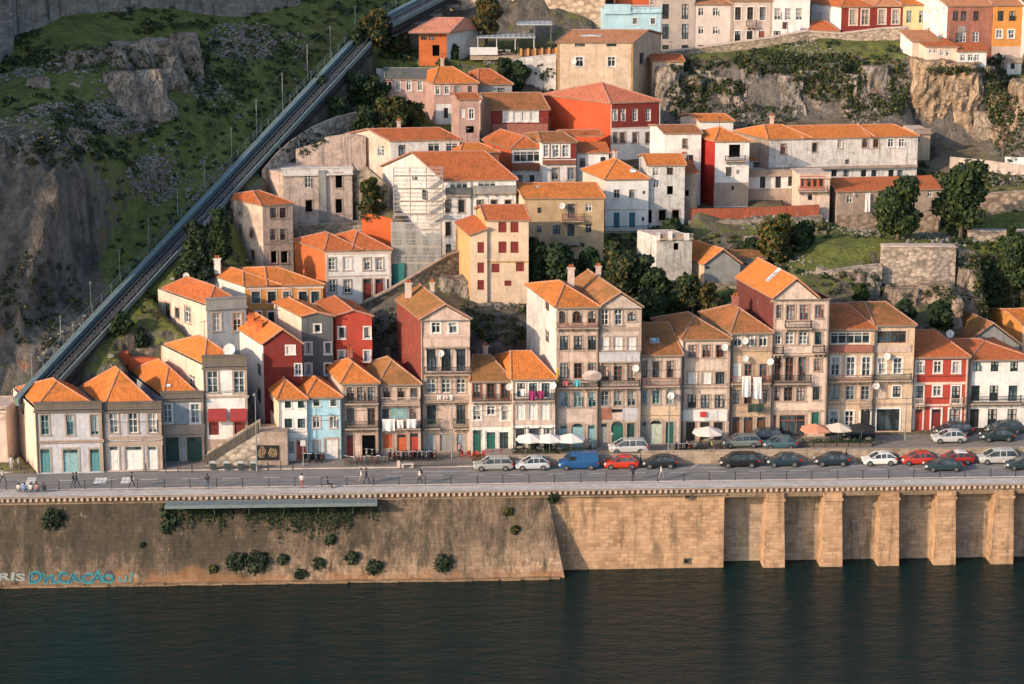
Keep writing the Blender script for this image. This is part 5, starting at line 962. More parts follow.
# line poles with their cable
POLES = [(31, 353), (60, 315), (90, 281), (119, 249), (148, 218), (177, 188), (204, 160), (231, 127), (256, 99), (282, 72), (307, 44), (330, 26), (355, 5)]
tops = []; D_ = (FB - FA)
for i, (x, y) in enumerate(POLES):
    # the poles stand on a line parallel to the track, 2.2 m to its left
    NN = V((D_.y, -D_.x, 0)).normalized(); top = onP(x, y, FA - NN * 2.3, NN); k = (top - FA).dot(D_) / D_.length_squared; base = groundz(top.x, top.y) - .3
    tr = V((top.x, top.y, base)); o = thing('cable_pole', 'thin grey line pole beside the funicular, number %d counting up the slope' % (i + 1), 'pole', tr, 'line poles beside the funicular')
    m = MB(); m.bar(tr, top, .085, 6, r2=.05); m.build('mast', plain((.25, .29, .30), .5, .5, name='galvanised'), o); m = MB(); m.box(top - V((.05, .05, .25)), V((.25, 0, 0)), V((0, .1, 0)), V((0, 0, .09))); m.build('bracket', plain((.25, .29, .30), .5, .5, name='galvanised'), o)
    tops.append(top)
m = MB()
for a, b in zip(tops, tops[1:]): m.bar(a, (a + b) / 2 - V((0, 0, .22)), .02, 4, cap=False); m.bar((a + b) / 2 - V((0, 0, .22)), b, .02, 4, cap=False)
tag(m.build('overhead_cable', plain((.1, .11, .11), .6, name='cable')), 'single overhead cable strung between the poles beside the funicular', 'cable')

# ------------------------------------------------ free standing walls
def rwall(name, label, pts, mat, thick=1.2, down=2.5, cap=None, cat='wall', group=None, base=None):
    T = [onY(x, yt, Y) for x, yt, yb, Y in pts]; B = [onY(x, yb, Y) for x, yt, yb, Y in pts]
    o = thing(name, label, cat, (B[0] + B[-1]) / 2, group); m = MB(); bk = V((0, thick, 0)); dn = V((0, 0, down))
    m.rings([[b - dn + V((0, -.15, 0)), t, t + bk, b - dn + bk] for t, b in zip([V((b.x, b.y, t.z)) for t, b in zip(T, B)], B)]); m.build('wall_body', mat, o)
    if cap:
        m = MB(); m.rings([[V((b.x, b.y - .12, t.z)), V((b.x, b.y - .12, t.z + .18)), V((b.x, b.y + thick + .1, t.z + .18)), V((b.x, b.y + thick + .1, t.z))] for t, b in zip(T, B)]); m.build('coping', cap, o)
    return o
RB = rubble((.34, .28, .22), .6, 1.5, moss=.5); RBL = rubble((.44, .37, .30), .65, 1.3, moss=.2); RBD = rubble((.22, .19, .155), .55, 1.4, moss=.7); CAPS = plaster(COLS['lstone'], .5, name='coping_stone')
CW = masonry((.25, .225, .20), (.11, .10, .09), 1.1, .5, .84, .35, name='old_city_wall')
def thickwall(label, pts, mat, name='city_wall', merl=True):
    P = [onY(x, y, Y) for x, y, Y, h in pts]; o = thing(name, label, 'city wall', P[0]); m = MB()
    m.rings([[p - V((0, 0, 4)), p + V((0, .8, h[3])), p + V((0, 3, h[3])), p + V((0, 3, -4))] for p, h in zip(P, pts)]); m.build('wall_body', mat, o)
    if merl:
        m = MB()
        for (p, h), (p2, h2) in zip(zip(P, pts), zip(P[1:], pts[1:])):
            n = max(1, int((p2 - p).length / 2.2))
            for i in range(n): c = p.lerp(p2, (i + .5) / n); m.cbox(c + V((0, 1.2, h[3] + (h2[3] - h[3]) * (i + .5) / n - .2)), 1.1, .7, 1.5)
        m.build('battlements', mat, o)
    return o
thickwall('high grey medieval wall along the top left of the hill', [(-60, 92, 66, 17), (2, 77, 68, 15), (14, 71, 70, 15), (16, 54, 73, 13), (44, 47, 76, 12), (62, 31, 80, 11), (111, 22, 86, 11), (164, 19, 92, 10), (205, 11, 98, 10), (252, 2, 104, 10), (300, -14, 110, 10)], CW)
thickwall('sunlit stone wall closing the view behind the terrace restaurant', [(446, 24, 122, 9), (500, 34, 121, 9), (556, 42, 119, 9), (605, 44, 118, 10)], rubble((.50, .38, .28), .7, 1.1, name='warm_rubble', moss=.25), merl=False)
rwall('retaining_wall', 'tall coursed stone retaining wall below the two round trees', [(881, 247, 290, 46.5), (905, 247, 296, 46.2), (930, 247, 296, 46.2), (954.5, 247.5, 289, 46.8)], rubble((.44, .36, .29), .6, 1.6, moss=.3, name='terrace_stone'), 1.6, 3, CAPS)
rwall('retaining_wall', 'low pale stone wall under the upper right grass strip', [(968, 231, 246, 53.5), (1000, 232, 248, 54), (1060, 232, 248, 54)], RBL, 1.2, 2, CAPS)
rwall('retaining_wall', 'rough tawny stone wall above the upper right grass strip', [(967, 197, 214, 63), (1000, 193, 216, 63.5), (1060, 190, 217, 64)], rubble((.40, .30, .22), .6, 1.4, moss=.25), 1.4, 2)
rwall('retaining_wall', 'dark rubble wall beneath the red painted hoarding', [(688, 222, 247, 60.5), (740, 221, 246, 61), (800, 218, 240, 62.5), (822, 216, 236, 63)], rubble((.33, .28, .225), .55, 1.4, moss=.45), 1.2, 3)
rwall('hoarding', 'long orange red painted hoarding wall across the hillside', [(690, 209, 222, 62), (722, 208.5, 221, 62.6), (760, 207.5, 219, 63.6), (819, 205, 214, 65)], plaster((.40, .11, .06), .7), .4, 1.2, None, 'hoarding')
rwall('parapet_wall', 'long stone wall under the cliff top houses, left stretch', [(662, 53, 62, 109.5), (694, 49, 61, 109.5), (735, 43, 57, 109.5), (772, 38, 55, 109.5), (808, 31, 53, 109.5)], RB, 1.0, 4, CAPS)
rwall('parapet_wall', 'taller plain stone wall under the crimson houses', [(808.5, 32, 52, 109.2), (842, 34, 51, 109.2), (882, 29, 50, 109), (908, 27.5, 49, 108.6)], rubble((.40, .32, .255), .75, 1.8, moss=.2), 1.0, 4, CAPS)
rwall('terrace_wall', 'whitewashed sloping wall beneath the terrace restaurant', [(512, 62, 80, 98.5), (524, 58.5, 90, 98.5), (540, 56.5, 98, 98.3), (556, 55, 99, 98.3)], plaster(COLS['pwhite'], .8), 2.0, 3)
rwall('garden_wall', 'low cream garden wall beside the upper funicular', [(354, 66, 73, 97.5), (380, 69, 75, 97.5), (416, 68, 74, 97.5)], plaster(COLS['white'], .4), .5, 1.5)
rwall('stair_wall', 'long sloping stone wall climbing between the white house and the yellow tower', [(364, 304, 316, 39), (392, 290, 304, 40.5), (420, 273, 290, 42), (448, 256, 276, 44), (463, 251, 272, 45)], rubble((.20, .17, .135), .55, 1.7, moss=.35), 1.5, 4, plaster(COLS['stone'], .8, name='coping_stone'))
rwall('retaining_wall', 'rubble wall below the roofless ruin', [(298, 226, 245, 57), (330, 224, 244, 57), (364, 221, 238, 57)], RB, 1.2, 3)
rwall('hoarding', 'bright orange red hoarding left of the scaffolding', [(362, 213, 240, 49), (376, 215, 240, 48.6), (392.5, 219, 242, 48)], plaster((.55, .12, .04), .25), .4, 2, None, 'hoarding')
rwall('ruined_wall', 'tall stained beige wall remains behind the roofless ruin', [(296, 150, 166, 67.5), (322, 142, 166, 68), (325, 138, 166, 68.2), (350, 134, 166, 68.6), (366, 137, 160, 69)], plaster(COLS['beige'], 1., name='old_plaster'), 1.0, 3, None, 'ruin')
rwall('ruined_wall', 'stepped broken wall beside the old white gable', [(352, 165, 200, 63), (358, 172, 222, 62), (368, 168, 226, 62), (380, 178, 228, 61.5), (390, 188, 230, 61)], rubble((.40, .33, .26), .6, 1.2, moss=.6), 1.2, 3, None, 'ruin')
rwall('path_wall', 'curving stone path wall climbing towards the pink houses', [(262, 172, 180, 61.5), (275, 156, 164, 65), (292, 141, 149, 70), (312, 128, 135, 76), (336, 118, 125, 81), (362, 112, 118, 85)], RBL, .8, 1.5, CAPS)
rwall('retaining_wall', 'grey rubble wall left of the grass terrace', [(780, 238, 256, 57), (804, 234, 250, 57.5), (826, 232, 246, 58)], RB, 1.2, 3)
rwall('garden_wall', 'pale wall standing in front of the ivy cottage foot', [(686, 283, 296, 43), (712, 284, 297, 42.5), (738, 282, 292, 43)], RB, .8, 2)
rwall('retaining_wall', 'rough stone wall across the rock above the maroon gable house', [(105, 360, 372, 24.5), (132, 350, 366, 25), (159, 345, 360, 25.5)], rubble((.26, .21, .165), .6, 1.3, moss=.5), 1.0, 3)
rwall('brick_shed_wall', 'small orange block and white panel left of the cream side wall', [(106, 352, 361, 23.5), (128, 352, 361, 23.2), (129, 358, 366, 23), (158, 359, 366, 22.8)], plaster(COLS['ored'], .3), 1.0, .5, None, 'shed wall')
rwall('retaining_wall', 'rubble terrace wall under the stone barn', [(836, 217, 234, 63.5), (880, 214, 232, 64), (938, 212, 230, 65)], rubble((.33, .25, .19), .6, 1.2, moss=.6), 1.0, 2.5)
rwall('boundary_wall', 'pale wall and huts along the path below the rock face, upper right', [(950, 157, 168, 80), (985, 160, 170, 79), (1024, 166, 176, 78), (1060, 168, 178, 78)], plaster(COLS['lstone'], .7), .5, 2)
rwall('boundary_wall', 'bright white wall fragment at the right edge below the orange rock', [(1005, 157, 168, 80.5), (1030, 158, 172, 80), (1060, 158, 172, 80)], plaster(COLS['white'], .4), .4, 2)
# arcade under the white cube house
# ------------------------------------------------ stone staircase by the white house
i4 = INFO['white house with wine red awnings standing above the stone staircase']
sa = onZ(203, 467, 0.); sb_ = onZ(262, 452, 0.)
t = thing('stone_staircase', 'stone staircase climbing right with a slanted parapet in front of the white house', 'staircase', sa)
U_s = QU; m = MB(); n = 17; run = 6.2; H_ = 3.9
A0 = onZ(206, 466, 0.)
for i in range(n): m.box(A0 + U_s * (run * i / n) + QN * .35, U_s * (run * (n - i) / n + 1.6), QN * 1.6, V((0, 0, H_ / n * 1.0))) if False else m.box(A0 + U_s * (run * i / n) + QN * .35 + V((0, 0, -.1)), U_s * (run / n), QN * 1.7, V((0, 0, .1 + H_ * (i + 1) / n)))
m.build('steps', plaster(COLS['lstone'], .6, name='dressed_stone'), t)
m = MB()
for n0 in (0., 2.06):
    p0, p1 = A0 + QN * n0 + V((0, 0, .1)), A0 + QN * n0 + U_s * run + V((0, 0, H_ + .1)); a, b, h = p0, p1, .95
    base = [V((a.x, a.y, -.1)), V((b.x, b.y, -.1)), V((b.x, b.y, b.z + h)), V((a.x, a.y, a.z + h))]; m.face(base) if False else m.rings([base, [p + QN * .28 for p in base]])
m.build('parapet', RBL, t)
m = MB(); a = A0 - QN * .1 + V((0, 0, .15)); D = U_s * run + V((0, 0, H_)); m.box(a, D, QN * .13, V((0, 0, .95))); m.box(a + V((0, 0, .952)) - QN * .06, D, QN * .5, V((0, 0, .14)))
for i in range(24): m.box(a + D * (i / 24.) - QN * .07 + V((0, 0, .1)), U_s * .12, QN * .07, V((0, 0, .84)))
m.build('stone_balustrade', plaster(COLS['dstone'], .9, name='dressed_stone'), t)
m = MB(); p1 = A0 + U_s * (run + .02); m.box(p1 + V((0, 0, -.1)), U_s * 3.2, QN * 3.6, V((0, 0, H_ + .15))); m.build('landing', plaster(COLS['stone'], .9), t)
for i, x in enumerate((262, 273.3)):
    p = onP(x, 460, p1 - QN * .06, QN); w_ = 1.25
    r = tag(None, None, None) if False else thing('mural_panel', ['dark mural panel with a pale swirl, nearer the stairs', 'dark mural panel with a pale figure, nearer the narrow white house'][i], 'mural', p)
    m = MB(); m.box(p - U_s * w_ / 2, U_s * w_, -QN * .06, V((0, 0, 1.75))); m.build('panel', plain(COLS['black'], .7), r)
    m = MB()
    for k in range(26):
        a0 = k * 1.13 + i * 2; rr = .5 - .016 * k + .08 * math.sin(k * 2.3); c = p + V((0, 0, .9)) - QN * .07; m.bar(c + U_s * rr * math.cos(a0) + V((0, 0, 1)) * rr * 1.3 * math.sin(a0), c + U_s * (rr - .03) * math.cos(a0 + .8) + V((0, 0, 1)) * rr * 1.3 * math.sin(a0 + .8), .035, 5)
    m.build('painting', plain((.50, .33, .18), .8), r)
# awnings, house with the wine red awnings
for i, (x, w_) in enumerate(((217, 18), (238.5, 17))):
    P0, N, U = i4['P0'], i4['N'], i4['U']; c = onP(x, 408.5, P0, N); d = onP(x, 419.5, P0, N); W_ = w_ * (P0 - CAMP).dot(FW) / FP; m = MB(); H2 = c.z - d.z
    a = c - U * W_ / 2; m.rings([[a + N * .01, a + N * 1.0 - V((0, 0, H2 * .8)), a + N * 1.0 - V((0, 0, H2)), a + N * .01 - V((0, 0, .06))], [a + U * W_ + N * .01, a + U * W_ + N * 1.0 - V((0, 0, H2 * .8)), a + U * W_ + N * 1.0 - V((0, 0, H2)), a + U * W_ + N * .01 - V((0, 0, .06))]])
    o = m.build('awning', plain((.27, .035, .035), .85, name='awning_cloth', var=.1), i4['th'])

# ------------------------------------------------ scaffolding
def scaffold(label, x0, x1, yt, yb, Y0, dep, lev, net=None, toph=None):
    a = onY(x0, yb, Y0); b = onY(x1, yb, Y0); top = onY(x0, yt, Y0).z; o = thing('scaffolding', label, 'scaffolding', a); H = top - a.z; n = max(2, int((b - a).length / 2.1)); U = (b - a).normalized(); L = (b - a).length; B = V((0, dep, 0)); M = plain((.50, .50, .48), .45, .5, name='galvanised'); Zv = V((0, 0, 1))
    m = MB()
    for i in range(n + 1):
        for k in (0, 1): p = a + U * L * i / n + B * k; m.bar(p, p + Zv * H, .045, 5)
    m.build('standards', M, o); m = MB()
    for j in range(1, lev + 1):
        for h in (0, .55, 1.05):
            z = H * j / lev - 1.1 + h
            if z < H + .1:
                for k in (0, 1): m.bar(a + B * k + Zv * z, a + U * L + B * k + Zv * z, .035, 5)
    for i in range(n): m.bar(a + U * L * i / n - V((0, .06, 0)), a + U * L * (i + 1) / n - V((0, .06, 0)) + Zv * H, .03, 5)
    m.build('ledgers', M, o); m = MB()
    for j in range(1, lev + 1): m.box(a + Zv * (H * j / lev - 1.15), U * L, V((0, min(dep, 1.4), 0)), Zv * .06)
    m.build('walkboards', plaster(COLS['sand'], .5, name='scaffold_boards'), o)
    if net:
        nm = NT('debris_netting'); pn = nm.pos(); vo = nm.noise(nm.mapv(pn, (1, 1, .2)), 1.2, 4, .6)
        nm.l(nm.ramp(vo, .3, .7, .22, .6), nm.b.inputs['Alpha']); nm.out((.50, .50, .47), .9)
        m = MB(); nn = 10
        def sheet(p, q_):
            for i in range(nn):
                for j in range(lev):
                    f = lambda s, t_: p.lerp(q_, s) + Zv * H * t_ + V((0, -.12 - .1 * math.sin(math.pi * ((s * nn) % 1)), 0)) * 1
                    m.face([f(i / nn, j / lev), f((i + 1) / nn, j / lev), f((i + 1) / nn, (j + 1) / lev), f(i / nn, (j + 1) / lev)])
        sheet(a, b); sheet(a + B, a); sheet(b, b + B); m.build('netting', nm.m, o)
    return o
scaffold('netted scaffolding box at the foot of the long white tenement', 392, 441, 222, 288, 44, 5.0, 4, True)
scaffold('bare scaffolding tubes against the white gable of the long tenement', 394, 443, 168, 219, 50.5, 1.0, 4)
m = MB(); a = onY(391, 288, 43.7); b = onY(404.5, 286, 43.6); m.box(a - V((0, 0, 2)), b - a, V((0, .15, 0)), V((0, 0, 5.0)))
tag(m.build('hoarding', plain((.02, .15, .14), .7)), 'dark teal hoarding panel at the foot of the netted scaffolding', 'hoarding')

# ------------------------------------------------ restaurant terrace at the top
WHT = plain((.66, .65, .62), .6); RUST = plain((.22, .09, .05), .8); 
def pergola(label, x0, x1, yroof, yfl, Y, dep, th=.12, n=4, name='pergola', mat=None, frame=None):
    a = onY(x0, yfl, Y); b = onY(x1, yfl, Y); z = onY(x0, yroof, Y).z; o = thing(name, label, 'canopy', a); U = (b - a).normalized(); L = (b - a).length; fr = frame or WHT
    m = MB()
    for i in range(n):
        for k in (0, 1): p = a + U * L * i / (n - 1) + V((0, dep * k, 0)); m.bar(p, V((p.x, p.y, z)), .07, 6)
    m.build('posts', fr, o); m = MB(); m.box(V((a.x - .2, a.y - .3, z + .003)), U * (L + .4), V((0, dep + .6, 0)), V((0, 0, th)))
    m.build('canopy', mat or WHT, o); m = MB()
    for i in range(int(L / .8) + 1): m.box(V((a.x - .1, a.y - .3, z + th + .006)) + U * i * .8, U * .08, V((0, dep + .6, 0)), V((0, 0, .08)))
    m.build('battens', plain((.4, .42, .42), .6), o); return o
GRC = plain((.42, .46, .47), .5)
pergola('low wide pale canopy over the restaurant tables', 478, 534, 38, 50, 103, 5.5, mat=GRC)
pergola('taller square framed canopy at the terrace corner', 518, 551, 25, 50, 105, 5, n=3, mat=GRC, frame=plain((.16, .14, .13), .6))
m = MB(); a = onY(470, 56, 102.2); b = onY(557, 55.5, 102.2); m.box(a - V((0, 0, .6)), b - a, V((0, 9, 0)), V((0, 0, .6))); dk = tag(m.build('terrace_deck', plaster(COLS['stone'], .5)), 'stone deck carrying the restaurant tables', 'terrace')
o = thing('terrace_fence', 'rust brown panelled fence with tan posts on the terrace edge', 'fence', onY(521, 56, 102)); m = MB(); a, b = onY(521, 56, 102), onY(556, 55, 102); Ln = (b - a); m.box(a, Ln, V((0, .06, 0)), V((0, 0, .95))); m.build('panels', RUST, o)
m = MB()
for i in range(6): m.cbox(a + Ln * i / 5 - V((0, .1, 0)), .35, .3, 1.15)
m.build('posts', plain((.5, .28, .1), .7), o)
m = MB(); a = onY(470, 55, 101.9); m.box(a, V((4.1, 0, 0)), V((0, .1, 0)), V((0, 0, 1.15))); sg = tag(m.build('blank_banner', WHT), 'long plain white banner on the terrace railing', 'banner')
# arches under the white cube house terrace are solid infills coloured dark for the shade inside
ic = INFO['white cube house with blue shuttered doors on an arched terrace']
for x in (611, 634):
    p = onP(x, 257, ic['P0'] + ic['N'] * .52, ic['N']); m = MB(); pts = [p + ic['U'] * (1.1 * math.cos(k * math.pi / 10)) + V((0, 0, 1.1 * math.sin(k * math.pi / 10) + .9)) for k in range(11)] + [p - ic['U'] * 1.1 - V((0, 0, 1)), p + ic['U'] * 1.1 - V((0, 0, 1))]
    m.rings([pts, [v - ic['N'] * .4 + V((0, 0, .0)) for v in pts]]); m.build('arch_infill', plaster((.10, .085, .07), .6, name='interior_shade'), ic['th'])

# ------------------------------------------------ rock outcrops with real bulk
ROCKW = None
def crag(label, cx, pybot, pytop, Y, rx, ry, seed, warm=.5, lean=1.0, name='rock_outcrop', n=44, rough=1.0, top=.75):
    b = onY(cx, pybot, Y); t_ = onY(cx, pytop, Y); H = t_.z - b.z; m = MB(); rr = []
    for j in range(n + 1):
        f = j / n; z = b.z - 3 + (H + 3) * f; k = 1 - (1 - top) * f ** 1.5; ring = []
        for i in range(72):
            a = 2 * math.pi * i / 72; c, s_ = math.cos(a), math.sin(a); c = math.copysign(abs(c) ** .6, c); s_ = math.copysign(abs(s_) ** .6, s_)
            x, y = rx * k * c, ry * k * s_; w_ = V((x * .3 + seed, y * .3, z * .16)); w3 = V((x * .9 + seed, y * .9, z * .45)); rd = (1 - abs(noise.noise(w3)) * 3) * .07 + (1 - abs(noise.noise(w3 * 2.1)) * 3) * .035; d = 1 + rd * rough + .16 * rough * noise.noise(w_) + .12 * rough * noise.noise(w_ * 2.3) + .06 * rough * noise.noise(V((x * 1.2, y * 1.2, z * .7 + seed)))
            ring.append(V((b.x + x * d, b.y + y * d + (f - .5) * lean, z + .35 * noise.noise(V((x, y, z)) * .8))))
        rr.append(ring)
    m.rings(rr); o = m.build(name, rock_mat(warm), None, False); tag(o, None, None, None, 'structure'); return o
@cached
def rock_mat(warm):
    n = NT('warm_rock'); p = n.pos(); a = n.noise(n.mapv(p, (1, 1, .6)), .45, 7, .72, .5); b = n.noise(p, 1.6, 6, .75); st = n.noise(n.mapv(p, (1.4, 1.4, .15)), .7, 6, .7)
    hi = (.52 * warm + .34 * (1 - warm), .38 * warm + .31 * (1 - warm), .26 * warm + .275 * (1 - warm))
    vo = n.n('ShaderNodeTexVoronoi'); vo.feature = 'DISTANCE_TO_EDGE'; vo.inputs['Scale'].default_value = .8; dp = n.n('ShaderNodeVectorMath', operation='MULTIPLY_ADD'); dp.inputs[1].default_value = (1.6,) * 3; nn = n.n('ShaderNodeTexNoise'); nn.inputs['Scale'].default_value = 1.1; nn.inputs['Detail'].default_value = 5; n.l(p, nn.inputs['Vector']); n.l(nn.outputs['Color'], dp.inputs[0]); n.l(n.mapv(p, (1, 1, .5)), dp.inputs[2]); n.l(dp.outputs[0], vo.inputs['Vector']); c = n.mix(n.ramp(a, .36, .62), mul(hi, .4), mul(hi, 1.1)); c = n.mix(n.ramp(vo.outputs['Distance'], .0, .07, .85, 0), c, mul(hi, .16)); c = n.mix(n.ramp(st, .5, .7, 0, .7), c, mul(hi, .28)); c = n.mix(n.ramp(b, .56, .68, 0, .7), c, (.06, .07, .03))  # crevice shade and stone highlights painted into the rock colour
    n.bump(n.math('ADD', a, n.math('ADD', b, st)), 1., .4); return n.out(c, .95, .1)
crag('a', 925, 148, 58, 99.5, 3.6, 6.5, 3., 1., 1.5); crag('b', 952, 146, 61, 99, 4.2, 6.5, 8., 1., 2); crag('c', 975, 150, 66, 100, 2.6, 5.5, 13., .6, 2)
crag('d', 1004, 162, 95, 92, 3.2, 6, 21., .9, 3, top=.5); crag('e', 1026, 150, 82, 92, 3.6, 6, 31., .8, 3, top=.6); crag('f', 985, 160, 112, 93, 3.2, 5, 41., .5, 2, top=.5)

for i, x in enumerate((668, 688, 707, 727, 748, 768, 789, 811, 832, 853, 874, 893)): crag('g%d' % i, x, 130, (66, 74, 70, 78, 68, 72, 76, 70, 64, 74, 66, 72)[i], 98.5 + (i % 3) * .8, 2.9, 4.5, 50. + i * 5, (.25, .4, .15, .3)[i % 4], 3.5, n=30, rough=1.5, top=.6)
for i, (x, yb, yt, Y, rx, ry, wm) in enumerate(((64, 92, 64, 67, 2.6, 2.2, .3), (84, 86, 52, 71, 4.2, 3, .35), (108, 84, 48, 73, 3.4, 3, .3), (130, 82, 44, 76, 4.4, 3.5, .25), (158, 84, 40, 78, 4, 3, .3), (184, 74, 34, 84, 3, 2.6, .35), (120, 98, 72, 67, 3.4, 2.4, .25), (148, 96, 70, 69, 3.2, 2.4, .2), (38, 104, 78, 58, 2.6, 2.2, .3), (70, 106, 84, 60, 2.4, 2, .35), (30, 146, 124, 46, 3.6, 2.4, .5), (66, 152, 130, 47, 3.4, 2.4, .4))):
    crag('h', x, yb, yt, Y - (4. if i < 8 else 2.), rx, ry, 120. + i * 7, wm, 1.5, n=20, rough=1.7, top=.5)
for i, (x, yb, yt, Y, rx, ry, wm) in enumerate(((808, 300, 270, 46, 4, 3, .5), (832, 302, 268, 46, 3.4, 3, .4), (858, 306, 270, 45.5, 3.6, 3, .5), (905, 325, 288, 43, 4, 3, .6), (935, 322, 284, 43.5, 3.6, 3, .7), (968, 310, 268, 47, 2.2, 3, .5), (455, 330, 278, 40, 3, 3, .2), (510, 345, 308, 36, 4, 3, .1), (545, 330, 296, 38, 3, 3, .15), (425, 330, 300, 37, 3.6, 3, .15), (488, 340, 305, 36.5, 3, 2.5, .15))):
    crag('l', x, yb, yt, Y, rx, ry, 320. + i * 7, wm, 1.5, n=20, rough=1.6, top=.55)

rwall('rubble_bank', 'pale tumbled rubble bank under the grass terrace', [(790, 275, 300, 45.2), (815, 272, 302, 45), (850, 269, 302, 45), (881, 266, 302, 45.2)], rubble((.46, .39, .32), .45, 1.3, moss=.5, name='tumbled_rubble'), 2.0, 3)
rwall('retaining_wall', 'broken stone wall behind the rust leaved tree', [(744, 238, 258, 56), (764, 236, 256, 56.3), (778, 238, 256, 56.6)], RB, 1.2, 3)
rwall('retaining_wall', 'stone wall standing right of the tall coursed retaining wall', [(957, 250, 290, 48), (968, 251, 292, 48.2), (979, 256, 290, 48.4)], RB, 1.4, 3)

# ------------------------------------------------ vegetation
def leafmesh(name, cen, nrm, size, mats, mi=None):
    """many small bent leaf-clump faces: cen (n,3), nrm (n,3), size (n,)"""
    n = len(cen); nrm = nrm / np.linalg.norm(nrm, axis=1, keepdims=True); r = rng.normal(size=(n, 3)); t = np.cross(nrm, r); t /= np.linalg.norm(t, axis=1, keepdims=True); b = np.cross(nrm, t)
    s = size[:, None]; asp = rng.uniform(.5, 1., (n, 1))
    v = np.stack([cen - t * s, cen - b * s * asp + nrm * s * .12, cen + t * s * 1.05, cen + b * s * asp - nrm * s * .1], 1).reshape(-1, 3)
    me = bpy.data.meshes.new(name); me.vertices.add(n * 4); me.vertices.foreach_set('co', v.ravel().astype(np.float32)); me.loops.add(n * 4); me.polygons.add(n)
    me.loops.foreach_set('vertex_index', np.arange(n * 4)); me.polygons.foreach_set('loop_start', np.arange(n) * 4); me.polygons.foreach_set('loop_total', np.full(n, 4))
    for m in mats: me.materials.append(m)
    me.polygons.foreach_set('material_index', (rng.integers(0, len(mats), n) if mi is None else mi).astype(np.int32)); me.update(calc_edges=True); return me
def lobe_pts(lobes, n):
    vol = np.array([l[3] * l[4] * l[5] for l in lobes]); k = rng.choice(len(lobes), n, p=vol / vol.sum()); L = np.array(lobes)[k]
    d = rng.normal(size=(n, 3)); d /= np.linalg.norm(d, axis=1, keepdims=True); r = rng.uniform(.35, 1., n) ** .45; r *= 1 + .18 * np.sin(d[:, 0] * 7 + L[:, 0]) * np.sin(d[:, 2] * 6 + L[:, 1])
    return L[:, :3] + d * L[:, 3:6] * r[:, None], d * .8 + rng.normal(size=(n, 3)) * .5
G1 = leaf((.018, .04, .014), (.045, .075, .02)); G2 = leaf((.04, .06, .02), (.10, .12, .035)); G3 = leaf((.018, .034, .02), (.035, .058, .028)); G4 = leaf((.13, .085, .02), (.20, .115, .03), 'autumn_foliage'); G5 = leaf((.07, .06, .02), (.12, .09, .03), 'dry_foliage')
BARK = plaster((.11, .085, .06), .5, name='bark')
def tree_mesh(h, w, n, kinds, cs, seed, ls=.3):
    rnd = random.Random(seed); lobes = []; nl = 15
    for i in range(nl):
        a = rnd.uniform(0, 6.28); f = i / nl; rr = w * .5 * (1 - .55 * abs(f - .38) ** 1.2 * 1.6) * rnd.uniform(.35, .72); z = h * (cs + (1 - cs) * (.1 + .82 * f)); s = w * rnd.uniform(.12, .26)
        lobes.append((math.cos(a) * rr, math.sin(a) * rr, z, s, s, s * rnd.uniform(.65, 1.)))
    lobes.append((0, 0, h * (cs + (1 - cs) * .45), w * .28, w * .28, h * (1 - cs) * .36))
    c, d = lobe_pts(lobes, n); c[:, 2] = np.maximum(c[:, 2], h * cs * .55)
    me = leafmesh('crown', c, d, rng.uniform(.45, 1.5, n) * ls, kinds)
    t = MB(); k = h * (cs + .35 * (1 - cs)); t.bar((0, 0, -.6), (w * .02, 0, k * .55), w * .035 + .06, 7, r2=w * .025 + .04); t.bar((w * .02, 0, k * .54), (-w * .01, 0, k * 1.35), w * .025 + .04, 7, r2=.05)
    for l in lobes[:8]: t.bar((w * .01, 0, k * rnd.uniform(.55, 1.)), l[:3], w * .012 + .04, 5, r2=.02)
    return me, t
def tree(px, pyb, pyt, wpx, label, kinds=(0, 1), Y=None, cs=.2, name='tree', cat='tree', group=None, n=None, ls=.25, dz=0.):
    p = onY(px, pyb, Y) if Y else hit(px, pyb); sc = (p - CAMP).dot(FW) / FP; h = zfor(p.x, p.y, pyt) - p.z; w_ = wpx * sc; h = max(h, .8)
    K = [(G1, G2, G3, G4, G5)[k] for k in kinds]; n = n or int(min(8000, (260 if w_ > 6.2 else 170) * h * w_ + 300)); me, t = tree_mesh(h, w_, n, K, cs, px * 7 + pyb, ls)
    o = thing(name, label, cat, (p.x, p.y, groundz(p.x, p.y) if not Y else p.z), group, local=True); c = bpy.data.objects.new('crown', me); COL.objects.link(c); c.parent = o; t.build('trunk', BARK, o); return o
tree(897, 240, 177, 56, 'round dark green tree above the coursed terrace wall, left of two', (0, 0, 2, 1), 52, .1)
tree(960, 238, 161, 58, 'taller dark green tree with olive top, right of the two above the terrace', (0, 0, 2, 1), 54, .12)
tree(776, 265, 217, 44, 'rust and green leaved tree below the red hoarding', (1, 4, 3, 0), 50, .12)
tree(800, 256, 222, 34, 'dark green bushy tree right of the rust leaved one', (0, 2, 2, 1), 53, .1)
tree(486, 40, -2, 38, 'brown and amber crowned tree behind the terrace restaurant', (3, 4, 4, 2), 108, .15)
tree(372, 48, 12, 40, 'mixed green and amber tree between the two funicular sections', (2, 2, 0, 3), 100, .1)
tree(358, 58, 30, 30, 'low dark tree at the top of the straight funicular', (2, 0), 98, .1)
tree(398, 60, 30, 30, 'dark tree below the upper funicular bridge', (2, 0, 4), 104, .1)
tree(452, 66, 46, 20, 'dark tree in the garden below the orange garden house', (2, 0), 103, .1)
GH = 'trees and shrubs between the houses'
